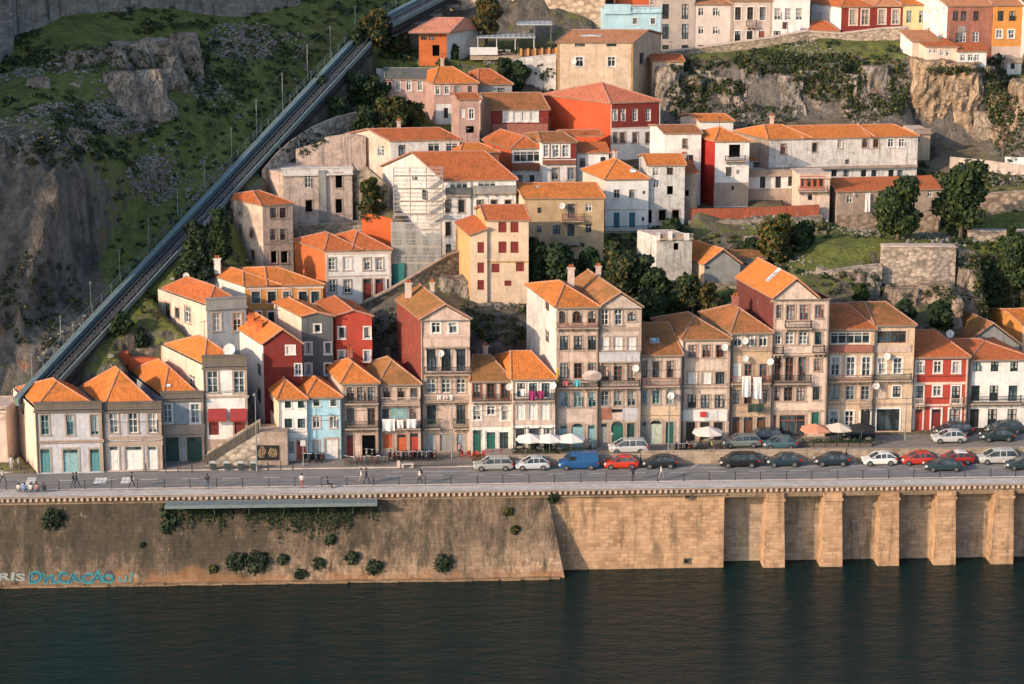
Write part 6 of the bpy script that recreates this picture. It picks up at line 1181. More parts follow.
spots = [(537, 282, 236, 34, (0, 2), 'dark green tree right of the yellow tower house'), (562, 280, 243, 36, (2, 0, 2), 'very dark green tree below the balcony of the tan house'), (590, 272, 250, 26, (2, 0), 'low dark shrub at the right foot of the tan house'),
    (618, 296, 240, 40, (0, 2, 4), 'olive and dark green tree left of the arched terrace'), (640, 300, 256, 34, (2, 0, 2), 'dark tree under the arched terrace'), (655, 318, 268, 40, (0, 1, 2), 'leafy green tree in front of the streaked white ruin'), (672, 250, 226, 26, (2, 0), 'small dark shrub on top of the streaked white ruin'),
    (682, 322, 275, 46, (0, 4, 2), 'wide green brown tree below the streaked white ruin'), (705, 325, 285, 36, (4, 2, 4), 'brown twiggy tree below the ivy grown cottage'), (660, 335, 300, 30, (2, 0), 'dark shrub behind the skylight roof'), (645, 322, 285, 24, (2,), 'darkest shrub right of the gabled stone house'),
    (200, 292, 226, 34, (2, 0, 2), 'dark ivy covered tree left of the weathered tower house'), (222, 278, 212, 26, (2, 0), 'dark climbing tree against the weathered tower house'), (188, 296, 258, 26, (2, 0), 'dark shrub right of the funicular wall'),
    (318, 108, 78, 38, (2, 0), 'dark shrub on the slope right of the funicular, upper left one'), (345, 104, 72, 40, (2, 0, 2), 'dark shrub just below the cream garden wall'), (372, 104, 74, 34, (0, 2), 'dark shrub left of the patched roof pink house'), (332, 124, 98, 34, (2, 0), 'dark shrub above the curving path wall'), (390, 132, 98, 44, (0, 1, 4), 'wide olive green shrub under the pink houses'),
    (365, 138, 108, 34, (0, 2), 'green shrub beside the small amber bush'), (415, 128, 104, 28, (0, 4), 'green shrub under the pink house corner'), (380, 140, 124, 12, (3,), 'small bright amber bush above the old white gable'), (370, 218, 178, 26, (4, 0), 'thin dry tree growing from the broken stepped wall'),
    (520, 92, 60, 22, (0, 2), 'green shrub below the white banner'), (505, 82, 58, 20, (2, 0), 'dark shrub left of the whitewashed wall'), (123, 352, 328, 24, (2, 0), 'dark shrub above the third orange roof'), (142, 350, 330, 18, (2,), 'darkest small shrub behind the slate blue house'),
    (985, 330, 285, 34, (0, 2), 'dark green shrub above the workshop roof'), (1010, 318, 262, 40, (0, 2, 1), 'dark green tree at the right edge above the orange wall'), (940, 335, 305, 30, (2, 0), 'dark shrub behind the red quay house'), (962, 330, 296, 26, (0, 1), 'mid green shrub left of the workshop gable'), (905, 325, 300, 26, (2, 0), 'dark shrub behind the yellow corner house'), (860, 302, 284, 18, (0, 1), 'small green bush at the rocky foot of the terrace wall'),
    (1010, 245, 222, 10, (0,), 'tiny bush on the upper right grass strip'), (750, 262, 240, 24, (2, 0), 'dark shrub left of the rust leaved tree')]
for x, yb, yt, w_, k, lab in spots: tree(x, yb, yt, w_, lab, k, None, .05, 'shrub' if yb - yt < 40 else 'tree', 'shrub' if yb - yt < 40 else 'tree', GH)
# shrubs rooted in the quay wall
wallx = [(52, 520, 12, 'round dark shrub high on the wall near the left edge'), (168, 512, 9, 'dark tuft on the wall at the left end of the gangway'), (168, 526, 9, 'longer dark tuft hanging below the left end of the gangway'), (236, 562, 11, 'dark shrub low on the wall, left one of the twin pair'), (257, 563, 13, 'bushier dark shrub low on the wall, right one of the twin pair'), (213, 569, 5, 'little green tuft near the wall foot left of the twin shrubs'), (300, 575, 6, 'low dark tuft beside the small niche'), (318, 564, 7, 'dark tuft right of the small niche'), (330, 540, 6, 'small tuft halfway up the wall, right of the ivy'), (352, 558, 8, 'dark shrub between the ivy and the wall middle'),
         (374, 568, 9, 'dark shrub low on the wall below the gangway end'), (443, 564, 10, 'shrub standing low on the wall right of the gangway'), (553, 498, 6, 'tuft at the top corner where the two walls meet'), (508, 512, 5, 'small tuft near the top of the leaning wall'), (515, 530, 5, 'small dry tuft on the leaning wall near its right end'), (283, 560, 6, 'dark tuft between the twin pair and the niche'), (142, 545, 3, 'tiny round tuft on the bare stone left of the ivy')]
nW = (lambda tv: QU.cross(tv).normalized())((QN * (3.2 / (WZ - 1 + .75) * -1) + V((0, 0, 1))).normalized())
for x, y, r_, lab in wallx:
    p = onP(x, y, q(0, -3.2, WZ - 1), nW); s = r_ / 8.6; n = int(260 * s * s + 90); c, d = lobe_pts([(0, 0, 0, s, s * .55, s * .95), (s * .4, 0, s * .35, s * .5, s * .5, s * .5), (-s * .35, 0, -s * .4, s * .55, s * .45, s * .6)], n)
    me = leafmesh('foliage', c, d, rng.uniform(.1, .24, n), [G3, G3] if r_ != 5 else [G1, G5]); o = thing('wall_shrub', lab, 'shrub', tuple(p), 'shrubs rooted in the quay wall', local=True); cc = bpy.data.objects.new('foliage', me); COL.objects.link(cc); cc.parent = o
    m = MB(); m.bar(nW * -.5, V((0, 0, s * .3)), .05, 5, r2=.02); m.build('stem', BARK, o)
n = 6500; xs_ = rng.uniform(172, 378, n); k = np.array([noise.noise(V((x * .045, 3.3, 0))) for x in xs_]); y0 = 500.; k2 = np.array([noise.noise(V((x * .5, 9.3, 0))) for x in xs_]); ln = np.clip(6 + 22 * (k + .55) + 30 * k2, 2, 44) * rng.uniform(.15, 1., n) ** 1.4
pts = np.array([tuple(onP(x, y0 + l, q(0, -3.2, WZ - 1), nW) + nW * random.uniform(.02, .4)) for x, l in zip(xs_, ln)])
o = bpy.data.objects.new('hanging_ivy', leafmesh('hanging_ivy', pts, np.tile(np.array(nW), (n, 1)) + rng.normal(size=(n, 3)) * .6, rng.uniform(.07, .16, n), [G3, G3, G3, G1])); COL.objects.link(o); tag(o, 'dark ivy hanging down the quay wall below the gangway', 'ivy', None, 'stuff')  # darker leaf mix carries the shade on the ivy
# scrub over the slopes, one mass nobody could count
cen = []; nr = []; sz = []; mi = []
N = 26000; X_s = rng.uniform(-95, 90, N); Y_s = rng.uniform(12, 132, N)
from bisect import bisect
def near_foot(x, y):
    for Q in FOOTB:
        if Q[0] < x < Q[1] and Q[2] < y < Q[3]: return True
    return False
FOOTB = [(min(p.x for p in Q) - .6, max(p.x for p in Q) + .6, min(p.y for p in Q) - 1.5, max(p.y for p in Q) + .8) for Q, zb, zt in FOOT]
for x, y in zip(X_s, Y_s):
    if abs(x) > .216 * (y + 256) + 4: continue
    vg = vegat(x, y) + .9 * noise.noise(V((x * .07, y * .07, 1.7))) + .5 * noise.noise(V((x * .3, y * .3, 4.)))
    if vg < (.52 if x > -10 else .72) or near_foot(x, y) or (x < -20 and random.random() < .6): continue
    qx, qy = proj(V((x, y, groundz(x, y))))
    if (688 < qx < 822 and 217 < qy < 246) or (796 < qx < 884 and 238 < qy < 270) or (884 < qx < 952 and 230 < qy < 247) or (966 < qx < 1030 and 212 < qy < 233) or (770 < qx < 985 and 262 < qy < 325 and random.random() < .7): continue
    p = V((x, y, 0)); u, nn = un(p)
    if nn < 16: continue
    D = FB - FA; L = math.hypot(D.x, D.y); t = ((x - FA.x) * D.x + (y - FA.y) * D.y) / L / L; cr = ((x - FA.x) * D.y - (y - FA.y) * D.x) / L
    if -.2 < t < 1.05 and -1.5 < cr < 4.6: continue
    z = groundz(x, y); r_ = random.uniform(.25, .75) if vg < .95 else random.uniform(.4, 1.35); k = int(10 + r_ * 16)
    if u > 40 and z > 40: r_ *= .6
    if -6 < cr <= -1.5: r_ = min(r_, .45)
    d = rng.normal(size=(k, 3)); d[:, 2] = np.abs(d[:, 2]); d /= np.linalg.norm(d, axis=1, keepdims=True)
    cen.append(np.array([x, y, z - .1]) + d * r_ * np.array([1, 1, .75]) * rng.uniform(.6, 1., (k, 1))); nr.append(d + rng.normal(size=(k, 3)) * .4); sz.append(rng.uniform(.14, .34, k) * (.6 + r_ * .5)); h = noise.noise(V((x * .11, y * .11, 9.)))
    mi.append(rng.choice([0, 1, 2, 3], k, p=[.4, .25, .3, .05] if h > 0 else [.25, .08, .57, .1]))
cen = np.concatenate(cen); o = bpy.data.objects.new('hillside_scrub', leafmesh('hillside_scrub', cen, np.concatenate(nr), np.concatenate(sz), [G1, G2, G3, G5], np.concatenate(mi))); COL.objects.link(o)
tag(o, 'low dark green scrub covering the hill slopes', 'scrub', None, 'stuff')
# loose stones on the slopes
m = MB(); cnt = 0
for i in range(30000):
    x, y = random.uniform(-75, 80), random.uniform(14, 125)
    if abs(x) > .216 * (y + 256) + 3 or near_foot(x, y): continue
    if noise.noise(V((x * .09, y * .09, 7.7))) < .12 or un(V((x, y, 0)))[1] < 17: continue
    D = FB - FA; L = math.hypot(D.x, D.y); t = ((x - FA.x) * D.x + (y - FA.y) * D.y) / L / L; cr = ((x - FA.x) * D.y - (y - FA.y) * D.x) / L
    if -.2 < t < 1.05 and -1.5 < cr < 4.6: continue
    z = groundz(x, y); s = random.uniform(.12, .38) * (1.6 if random.random() < .08 else 1); c = V((x, y, z)); a = random.uniform(0, 3)
    pts = [c + V((math.cos(a + k * 1.57) * s * random.uniform(.7, 1.2), math.sin(a + k * 1.57) * s * random.uniform(.7, 1.2), random.uniform(-.05, .1))) for k in range(4)]; tp = [p_ * .45 + (c + V((0, 0, s * 1.3))) * .55 for p_ in pts]
    m.rings([pts, tp]); cnt += 1
    if cnt > 7000: break
for cx, cy, wx_, wy_, cnt in ((115, 120, 48, 18, 800), (152, 182, 26, 26, 700), (245, 42, 40, 20, 500), (60, 112, 30, 8, 200), (205, 90, 16, 12, 150)):
    for i in range(cnt):
        a = random.uniform(0, 6.28); r_ = random.random() ** .6; c = hit(cx + wx_ * r_ * math.cos(a), cy + wy_ * r_ * math.sin(a)); c.z = groundz(c.x, c.y); s = random.uniform(.15, .4); a = random.uniform(0, 3)
        pts = [c + V((math.cos(a + k * 1.57) * s, math.sin(a + k * 1.57) * s, random.uniform(-.05, .1))) for k in range(4)]; m.rings([pts, [p_ * .5 + (c + V((0, 0, s * 1.3))) * .5 for p_ in pts]])
tag(m.build('loose_stones', rubble((.23, .215, .19), .6, 3., moss=.2), None, False, False), 'grey loose stones strewn over the slopes', 'stones', None, 'stuff')

# scrub rooted on ledges, walls and crags: placed where it touches the built rock
bpy.context.view_layer.update(); DG = bpy.context.evaluated_depsgraph_get()
REG = [(770, 62, 40, 12, 260), (830, 78, 36, 24, 330), (722, 88, 24, 9, 90), (690, 100, 22, 26, 150), (868, 108, 26, 14, 110), (899, 88, 9, 28, 130), (955, 70, 30, 4, 50), (996, 90, 12, 34, 200), (1010, 128, 16, 34, 120), (745, 115, 60, 10, 60), (700, 66, 30, 8, 70), (850, 60, 50, 6, 80),
       (697, 262, 7, 16, 90), (655, 246, 7, 18, 90), (668, 232, 22, 5, 80), (800, 228, 40, 6, 70), (935, 300, 34, 14, 40), (850, 288, 44, 16, 50), (1000, 290, 26, 34, 420), (975, 262, 20, 8, 80), (720, 240, 60, 4, 30), (540, 300, 30, 16, 120), (455, 320, 36, 16, 70), (400, 330, 30, 20, 70), (500, 330, 40, 14, 90),
       (140, 300, 26, 22, 50), (240, 290, 20, 18, 80), (205, 250, 22, 40, 240), (300, 140, 24, 14, 60), (372, 200, 14, 22, 60), (900, 170, 30, 10, 40), (985, 180, 40, 10, 80), (60, 150, 50, 16, 120), (40, 300, 40, 50, 110), (100, 60, 80, 14, 120), (240, 60, 60, 30, 80), (620, 262, 14, 22, 120), (760, 300, 40, 18, 100), (545, 72, 12, 8, 20)]
cen, nr, sz = [], [], []
for cx, cy, wx_, wy_, cnt in REG:
    for i in range(cnt):
        a = random.uniform(0, 6.28); r_ = random.random() ** .5; d = ray(cx + wx_ * r_ * math.cos(a), cy + wy_ * r_ * math.sin(a)).normalized(); ok, loc, nm, _, ob, _ = SC.ray_cast(DG, CAMP, d)
        if not ok or not any(k in ob.name for k in ('ground', 'outcrop', 'wall_body', 'stones', 'coping')) or 'quay' in ob.name: continue
        s_ = random.uniform(.2, .7); k = int(9 + s_ * 18); dd = rng.normal(size=(k, 3)); dd /= np.linalg.norm(dd, axis=1, keepdims=True); cen.append(np.array(loc + nm * s_ * .25) + dd * s_ * np.array([1, 1, .8]) * rng.uniform(.5, 1., (k, 1))); nr.append(dd + rng.normal(size=(k, 3)) * .4); sz.append(rng.uniform(.1, .24, k) * (.7 + s_ * .5))
cen = np.concatenate(cen); o = bpy.data.objects.new('ledge_scrub', leafmesh('ledge_scrub', cen, np.concatenate(nr), np.concatenate(sz), [G1, G3, G3, G2, G5])); COL.objects.link(o); tag(o, 'wild scrub rooted on the cliff ledges and old terrace walls', 'scrub', None, 'stuff')

# ------------------------------------------------ vehicles
def carpaint(c): return plain(c, .28, .15, name='car_paint', var=.06)
GLS = glass((.02, .025, .03), .06, 'car_glass'); RUB = plain((.02, .02, .02), .8, name='rubber'); ALU = plain((.4, .4, .42), .3, .8, name='wheel_metal')
HLT = plain((.75, .75, .72), .15, name='headlight_glass'); TLT = plain((.4, .02, .02), .2, name='tail_light_glass')
PROF = dict(  # length, width, height, then side outline stations x, hood/deck z ; cabin outline
    hatch=(3.9, 1.74, 1.5, [(-1.95, .6), (-1.85, .76), (-1.05, .94), (1.7, 1.0), (1.93, .82)], [(-1.1, .93), (-.2, 1.42), (.35, 1.5), (1.15, 1.44), (1.82, 1.0)]),
    wagon=(4.5, 1.76, 1.5, [(-2.25, .6), (-2.15, .78), (-1.3, .94), (2.0, 1.0), (2.22, .88)], [(-1.3, .93), (-.45, 1.44), (.4, 1.5), (1.75, 1.46), (2.15, 1.0)]),
    sedan=(4.4, 1.75, 1.43, [(-2.2, .6), (-2.1, .76), (-1.2, .92), (1.35, .98), (2.15, .93)], [(-1.2, .91), (-.35, 1.38), (.4, 1.43), (.95, 1.38), (1.6, .98)]),
    mpv=(4.5, 1.82, 1.66, [(-2.25, .65), (-2.15, .85), (-1.55, 1.0), (2.0, 1.06), (2.22, .9)], [(-1.6, .98), (-.6, 1.58), (.3, 1.66), (1.8, 1.6), (2.18, 1.06)]),
    van=(4.6, 1.85, 1.95, [(-2.3, .7), (-2.2, .95), (-1.6, 1.08), (2.25, 1.15), (2.3, .9)], [(-1.65, 1.06), (-.95, 1.82), (-.5, 1.93), (2.1, 1.95), (2.27, 1.15)]))
def car(px, py, z, kind, col, label, face=-1, group=None, roofc=None, rot=0., panel=False, cargo=False):
    p = onZ(px, py, z); nn = un(p)[1]; p = p - QN * max(0, nn - 8.55) if z < 0 else p; L, W, H, low, cab = PROF[kind]; th = thing('parked_car' if group != GM else 'car', label, 'van' if kind == 'van' else 'car', p, group, local=True)
    th.rotation_euler = (0, 0, math.atan2(QU.y, QU.x) + (0 if face < 0 else math.pi) + R(rot)); P_ = carpaint(col); hw = W / 2
    def interp(pts, x): return float(np.interp(x, [a for a, b in pts], [b for a, b in pts]))
    m = MB(); xs_ = sorted({a for a, b in low} | set(np.linspace(-L / 2, L / 2, 15))); rr = []; wr = .33; wx = (-L * .31, L * .3)
    for x in xs_:
        zt = interp(low, x); e = abs(x) / (L / 2); w_ = hw * (1 - .13 * max(0, e - .75) / .25 - .02); zb = .24 + .08 * (e > .97)
        rr.append([V((x, -w_ * .93, zb)), V((x, -w_, zb + .16)), V((x, -w_, zt - .22)), V((x, -w_ * .95, zt - .06)), V((x, -w_ * .8, zt)), V((x, w_ * .8, zt)), V((x, w_ * .95, zt - .06)), V((x, w_, zt - .22)), V((x, w_, zb + .16)), V((x, w_ * .93, zb))])
    m.rings(rr); body = m.build('body', P_, th, False)
    m = MB(); xs2 = [a for a, b in cab]; x0, x3 = xs2[0], xs2[-1]; rr = []
    for x, zt in cab:
        zb = interp(low, x) - .05; k = (zt - zb) / (H - .95); wt = hw * (.93 - .16 * min(1, max(0, k))); rr.append([V((x, -hw * .92, zb)), V((x, -wt, zt - .05)), V((x, -wt * .88, zt)), V((x, wt * .88, zt)), V((x, wt, zt - .05)), V((x, hw * .92, zb))])
    m.rings(rr); m.build('windows', GLS if not panel else P_, th)
    m = MB(); tops = [c for c in cab if c[1] > H - .15]; rr = []
    for x, zt in tops: wt = hw * .79; rr.append([V((x, -wt - .01, zt - .07)), V((x, -wt * .9, zt + .012)), V((x, wt * .9, zt + .012)), V((x, wt + .01, zt - .07))])
    m.rings(rr); m.build('roof', carpaint(roofc) if roofc else P_, th)
    m = MB()
    for s_ in (-1, 1):          # pillars along the cabin outline
        for (xa, za), (xb, zb_) in zip(cab[:-1], cab[1:]):
            if za > H - .15 and zb_ > H - .15: continue
            f = lambda x, z_: V((x, s_ * (hw * (.925 - .155 * min(1, max(0, (z_ - .98) / (H - .98))))), z_)); m.bar(f(xa, za), f(xb, zb_), .045, 5)
        for x in (.12 * L / 4, .78 * L / 4): m.bar(V((x, s_ * hw * .93, .95)), V((x * .97, s_ * hw * .785, H - .05)), .04, 5)
    m.build('pillars', P_, th)
    if panel:
        m = MB(); a, b = cab[0], cab[1]; m.face([V((a[0] + .1, -hw * .78, a[1] + .12)), V((b[0] - .03, -hw * .68, b[1] - .03)), V((b[0] - .03, hw * .68, b[1] - .03)), V((a[0] + .1, hw * .78, a[1] + .12))][::-1]); 
        for i, v in enumerate(m.v): m.v[i] = (v[0] - .03, v[1], v[2] + .03)
        for s_ in (-1, 1): m.box((-1.25, s_ * hw * .88, 1.15), (.85, 0, 0), (0, .03 * s_, 0), (.12, 0, .5))
        m.build('cab_glass', GLS, th)
    for x in wx:
        for s_ in (-1, 1):
            m = MB(); m.bar((x, s_ * (hw - .2), wr), (x, s_ * (hw + .015), wr), wr, 16); wl = m.build('tyre', RUB, th); m = MB(); m.bar((x, s_ * (hw + .016), wr), (x, s_ * (hw + .03), wr), wr * .62, 12); m.build('rim', ALU, wl)
    for s_ in (-1, 1):
        m = MB(); m.box((-L / 2 - .01, s_ * hw * .82 - .17, .62), (.22, 0, 0), (0, .34, 0), (0, 0, .16)); m.build('headlight', HLT, th); m = MB(); m.box((L / 2 - .16, s_ * hw * .8 - .13, .7), (.19, 0, 0), (0, .26, 0), (0, 0, .22)); m.build('tail_light', TLT, th)
        m = MB(); m.cbox((cab[0][0] + .45, s_ * (hw + .06), .98), .1, .16, .14); m.build('wing_mirror', P_, th)
    m = MB(); m.box((-L / 2 - .03, -hw * .8, .3), (.1, 0, 0), (0, hw * 1.6, 0), (0, 0, .2)); m.build('bumper', RUB, th); m = MB(); m.box((-L / 2 - .045, -.26, .36), (.02, 0, 0), (0, .52, 0), (0, 0, .11)); m.build('number_plate', HLT, th)
    return th
GP = 'cars parked along the quay road'; GU = 'cars on the upper street'; GM = 'cars driving on the quay road'
BK = (.02, .024, .028); SV = (.42, .43, .43)
car(493, 468, -.12, 'wagon', (.33, .335, .32), 'grey green estate car parked first on the left', group=GP)
car(532, 467, -.12, 'hatch', (.50, .53, .55), 'silver hatchback parked right beside the white cafe umbrellas', group=GP)
car(578, 467.3, -.12, 'van', (.02, .09, .24), 'blue panel van in the parked row', group=GP, panel=True)
car(620, 465.8, -.12, 'hatch', (.55, .05, .025), 'orange red hatchback parked between the blue van and a black car', group=GP)
car(658.5, 465, -.12, 'hatch', BK, 'black hatchback parked right of the orange red one', group=GP)
car(737, 462.5, -.12, 'mpv', (.018, .02, .022), 'black people carrier parked below the white square umbrella', group=GP)
car(781.5, 462.5, -.12, 'hatch', (.02, .04, .055), 'dark blue black hatchback parked between two dark cars', group=GP)
car(829, 461.3, -.12, 'hatch', (.02, .035, .045), 'dark petrol hatchback parked below the orange umbrella', group=GP)
car(876, 460.2, -.12, 'hatch', (.72, .72, .70), 'clean white hatchback parked near the red houses', group=GP)
car(914, 459.3, -.12, 'hatch', (.48, .045, .03), 'plain red hatchback parked next to the white one', group=GP)
car(951.5, 458.3, -.12, 'hatch', (.42, .03, .03), 'red small car with a white roof', group=GP, roofc=(.72, .72, .7))
car(992.5, 457.5, -.12, 'mpv', (.48, .48, .46), 'silver people carrier parked near the right edge', group=GP)
car(1034, 456.5, -.12, 'hatch', (.03, .04, .05), 'dark hatchback half cut by the right edge, parked', group=GP)
car(943, 470.2, -.12, 'sedan', (.03, .055, .065), 'dark slate saloon driving on the road below the red cars', group=GM)
car(1024, 468.8, -.12, 'sedan', (.025, .045, .055), 'dark saloon driving at the right edge of the road', group=GM)
car(628, 452.4, .8, 'mpv', (.50, .50, .49), 'silver people carrier alone on the upper street', group=GU)
car(741, 446.5, .8, 'wagon', (.16, .19, .18), 'grey green estate car on the upper street', group=GU)
car(763, 441, .8, 'wagon', (.035, .06, .075), 'dark estate car close to the house doors, upper street', group=GU)
car(779.5, 448.2, .8, 'hatch', (.07, .13, .155), 'steel blue hatchback on the upper street', group=GU)
car(948.5, 442, .8, 'hatch', (.50, .51, .50), 'silver hatchback in front of the bright red house', group=GU)
car(953, 434.5, .8, 'wagon', (.03, .04, .05), 'dark estate car behind the silver hatchback by the red house', group=GU)
car(997, 440.5, .8, 'hatch', (.02, .035, .04), 'black hatchback in front of the white quay house', group=GU)
car(1004, 433, .8, 'wagon', (.03, .05, .05), 'dark green estate car behind the black hatchback, far right', group=GU)
car(858, 438.5, .8, 'hatch', (.02, .03, .035), 'black hatchback partly behind the black umbrella', group=GU)
# ------------------------------------------------ umbrellas and cafe furniture
def umbrella(px, py, top, col, label, w_=3.3, z=.8, group='cafe umbrellas'):
    p = onZ(px, py, z); h = zfor(p.x, p.y, top) - z; h = max(2.6, min(3.3, h)); o = thing('cafe_umbrella', label, 'umbrella', p, group, local=True); o.rotation_euler.z = math.atan2(QU.y, QU.x)
    m = MB(); m.bar((0, 0, .05), (0, 0, h - .05), .035, 6); m.build('pole', plain((.45, .42, .38), .5), o); m = MB(); m.cbox((0, 0, 0), .6, .6, .09); m.build('base', plain((.2, .2, .2), .8), o)
    m = MB(); r_ = w_ / 2; k = 8; ht = .62; pr = [V((r_ * (1.12 if i % 2 else 1.) * math.cos(i * math.pi / 4), r_ * (1.12 if i % 2 else 1.) * math.sin(i * math.pi / 4), h - ht)) for i in range(k)]; t = V((0, 0, h))
    for i in range(k):
        a, b = pr[i], pr[(i + 1) % k]; md = (a + b) / 2 * .97 + V((0, 0, .05)); m.face([a, md, t]); m.face([md, b, t]); m.face([a, a - V((0, 0, .16)), b - V((0, 0, .16)), b])
    m.build('canopy', plain(col, .85, name='canopy_cloth', var=.08), o); m = MB()
    for a in pr: m.bar(a - V((0, 0, .02)), (0, 0, h - .5), .014, 4)
    m.build('ribs', plain((.4, .38, .35), .5), o); return o
WHC = (.70, .67, .63)
umbrella(530, 455, 436, WHC, 'white cafe umbrella, leftmost of the three white ones', 3.3, .6); umbrella(549.5, 455, 435, WHC, 'white cafe umbrella, middle of the three white ones', 3.3, .6); umbrella(571, 455, 434, (.72, .69, .65), 'white cafe umbrella, rightmost of the three white ones', 3.3, .6)
umbrella(707.5, 448, 430, (.66, .60, .55), 'big off white umbrella among dark tables, alone', 3.6); umbrella(815, 445, 428, (.60, .26, .16), 'salmon orange cafe umbrella', 3.6); umbrella(838, 444, 426.5, (.62, .52, .44), 'beige cafe umbrella between the orange and black ones', 3.3); umbrella(861, 444, 426.5, (.02, .02, .022), 'small black cafe umbrella at the right end of its row', 3.3)
def cafe_set(px, py, z, label, col):
    p = onZ(px, py, z); o = thing('cafe_table', label, 'table', p, 'cafe tables', local=True); m = MB(); m.bar((0, 0, .7), (0, 0, .74), .42, 12); m.build('table_top', plain(col, .6), o); m = MB(); m.bar((0, 0, 0), (0, 0, .7), .035, 6); m.bar((0, 0, 0), (0, 0, .03), .25, 8); m.build('pedestal', plain((.1, .1, .1), .6), o)
def chair(p, rz, label, mat):
    o = thing('cafe_chair', label, 'chair', p, 'cafe chairs', local=True); o.rotation_euler.z = rz
    m = MB(); m.cbox((0, 0, .43), .45, .45, .05); m.build('seat', mat, o); m = MB(); m.box((-.22, .2, .48), (.44, 0, 0), (0, .04, .0), (0, .05, .42)); m.build('backrest', mat, o)
    for x in (-.19, .19):
        for y in (-.19, .19): m = MB(); m.bar((x, y, 0), (x, y, .43), .02, 4); m.build('leg', mat, o)
    return o
TB = [(520, 453, .6), (540, 453.5, .6), (560, 453.5, .6), (697, 449, .8), (717, 448, .8), (707, 445.5, .8), (808, 446, .8), (824, 445.5, .8), (846, 445, .8), (868, 444.5, .8)]
wh = ['at the left white umbrella', 'under the middle white umbrella', 'right of the middle white umbrella', 'left of the lone off white umbrella', 'right of the lone off white umbrella', 'behind the lone off white umbrella', 'left of the salmon umbrella', 'between salmon and beige umbrellas', 'between beige and black umbrellas', 'right of the black umbrella']
DKM = plain((.05, .06, .06), .6, name='chair_paint'); GRM = plain((.03, .10, .08), .6, name='chair_paint')
for i, ((x, y, z), wd) in enumerate(zip(TB, wh)):
    cafe_set(x, y, z, 'small round cafe table ' + wd, (.35, .33, .3)); p = onZ(x, y, z)
    for k, (dx, dy, rz, sd) in enumerate(((-.75, 0, 1.57, 'left'), (.75, 0, -1.57, 'right'))): chair(p + V((dx, dy, 0)), rz, 'dark chair, %s side of the table %s' % (sd, wd), DKM if i < 6 else GRM)
# planter hedges bounding the terraces
for i, (a, b, y, z, lab) in enumerate(((512, 558, 457, .6, 'row of dark planted boxes in front of the white umbrellas'), (802, 872, 447, .8, 'green planted screen in front of the orange, beige and black umbrellas'), (560, 596, 456.5, .8, 'dark hedge boxes between the white umbrellas and the silver people carrier'))):
    p0, p1 = onZ(a, y, z), onZ(b, y, z); o = thing('planter_row', lab, 'planter', p0, None); m = MB(); D = p1 - p0; n = max(3, int(D.length / 1.3))
    for k in range(n): m.box(p0 + D * (k / n) + V((.03, 0, 0)), D * (.93 / n), QN * .4, V((0, 0, .45)))
    m.build('boxes', plain((.12, .10, .08), .8), o); cnt = int(D.length * 60); tt = rng.uniform(0, 1, cnt); c = np.array([tuple(p0 + D * t - p0 + QN * random.uniform(.02, .38)) for t in tt]); c[:, 2] = rng.uniform(.42, .95, cnt)
    me = leafmesh('foliage', c, rng.normal(size=(cnt, 3)), rng.uniform(.06, .13, cnt), [G1, G3]); f = bpy.data.objects.new('foliage', me); COL.objects.link(f); f.parent = o

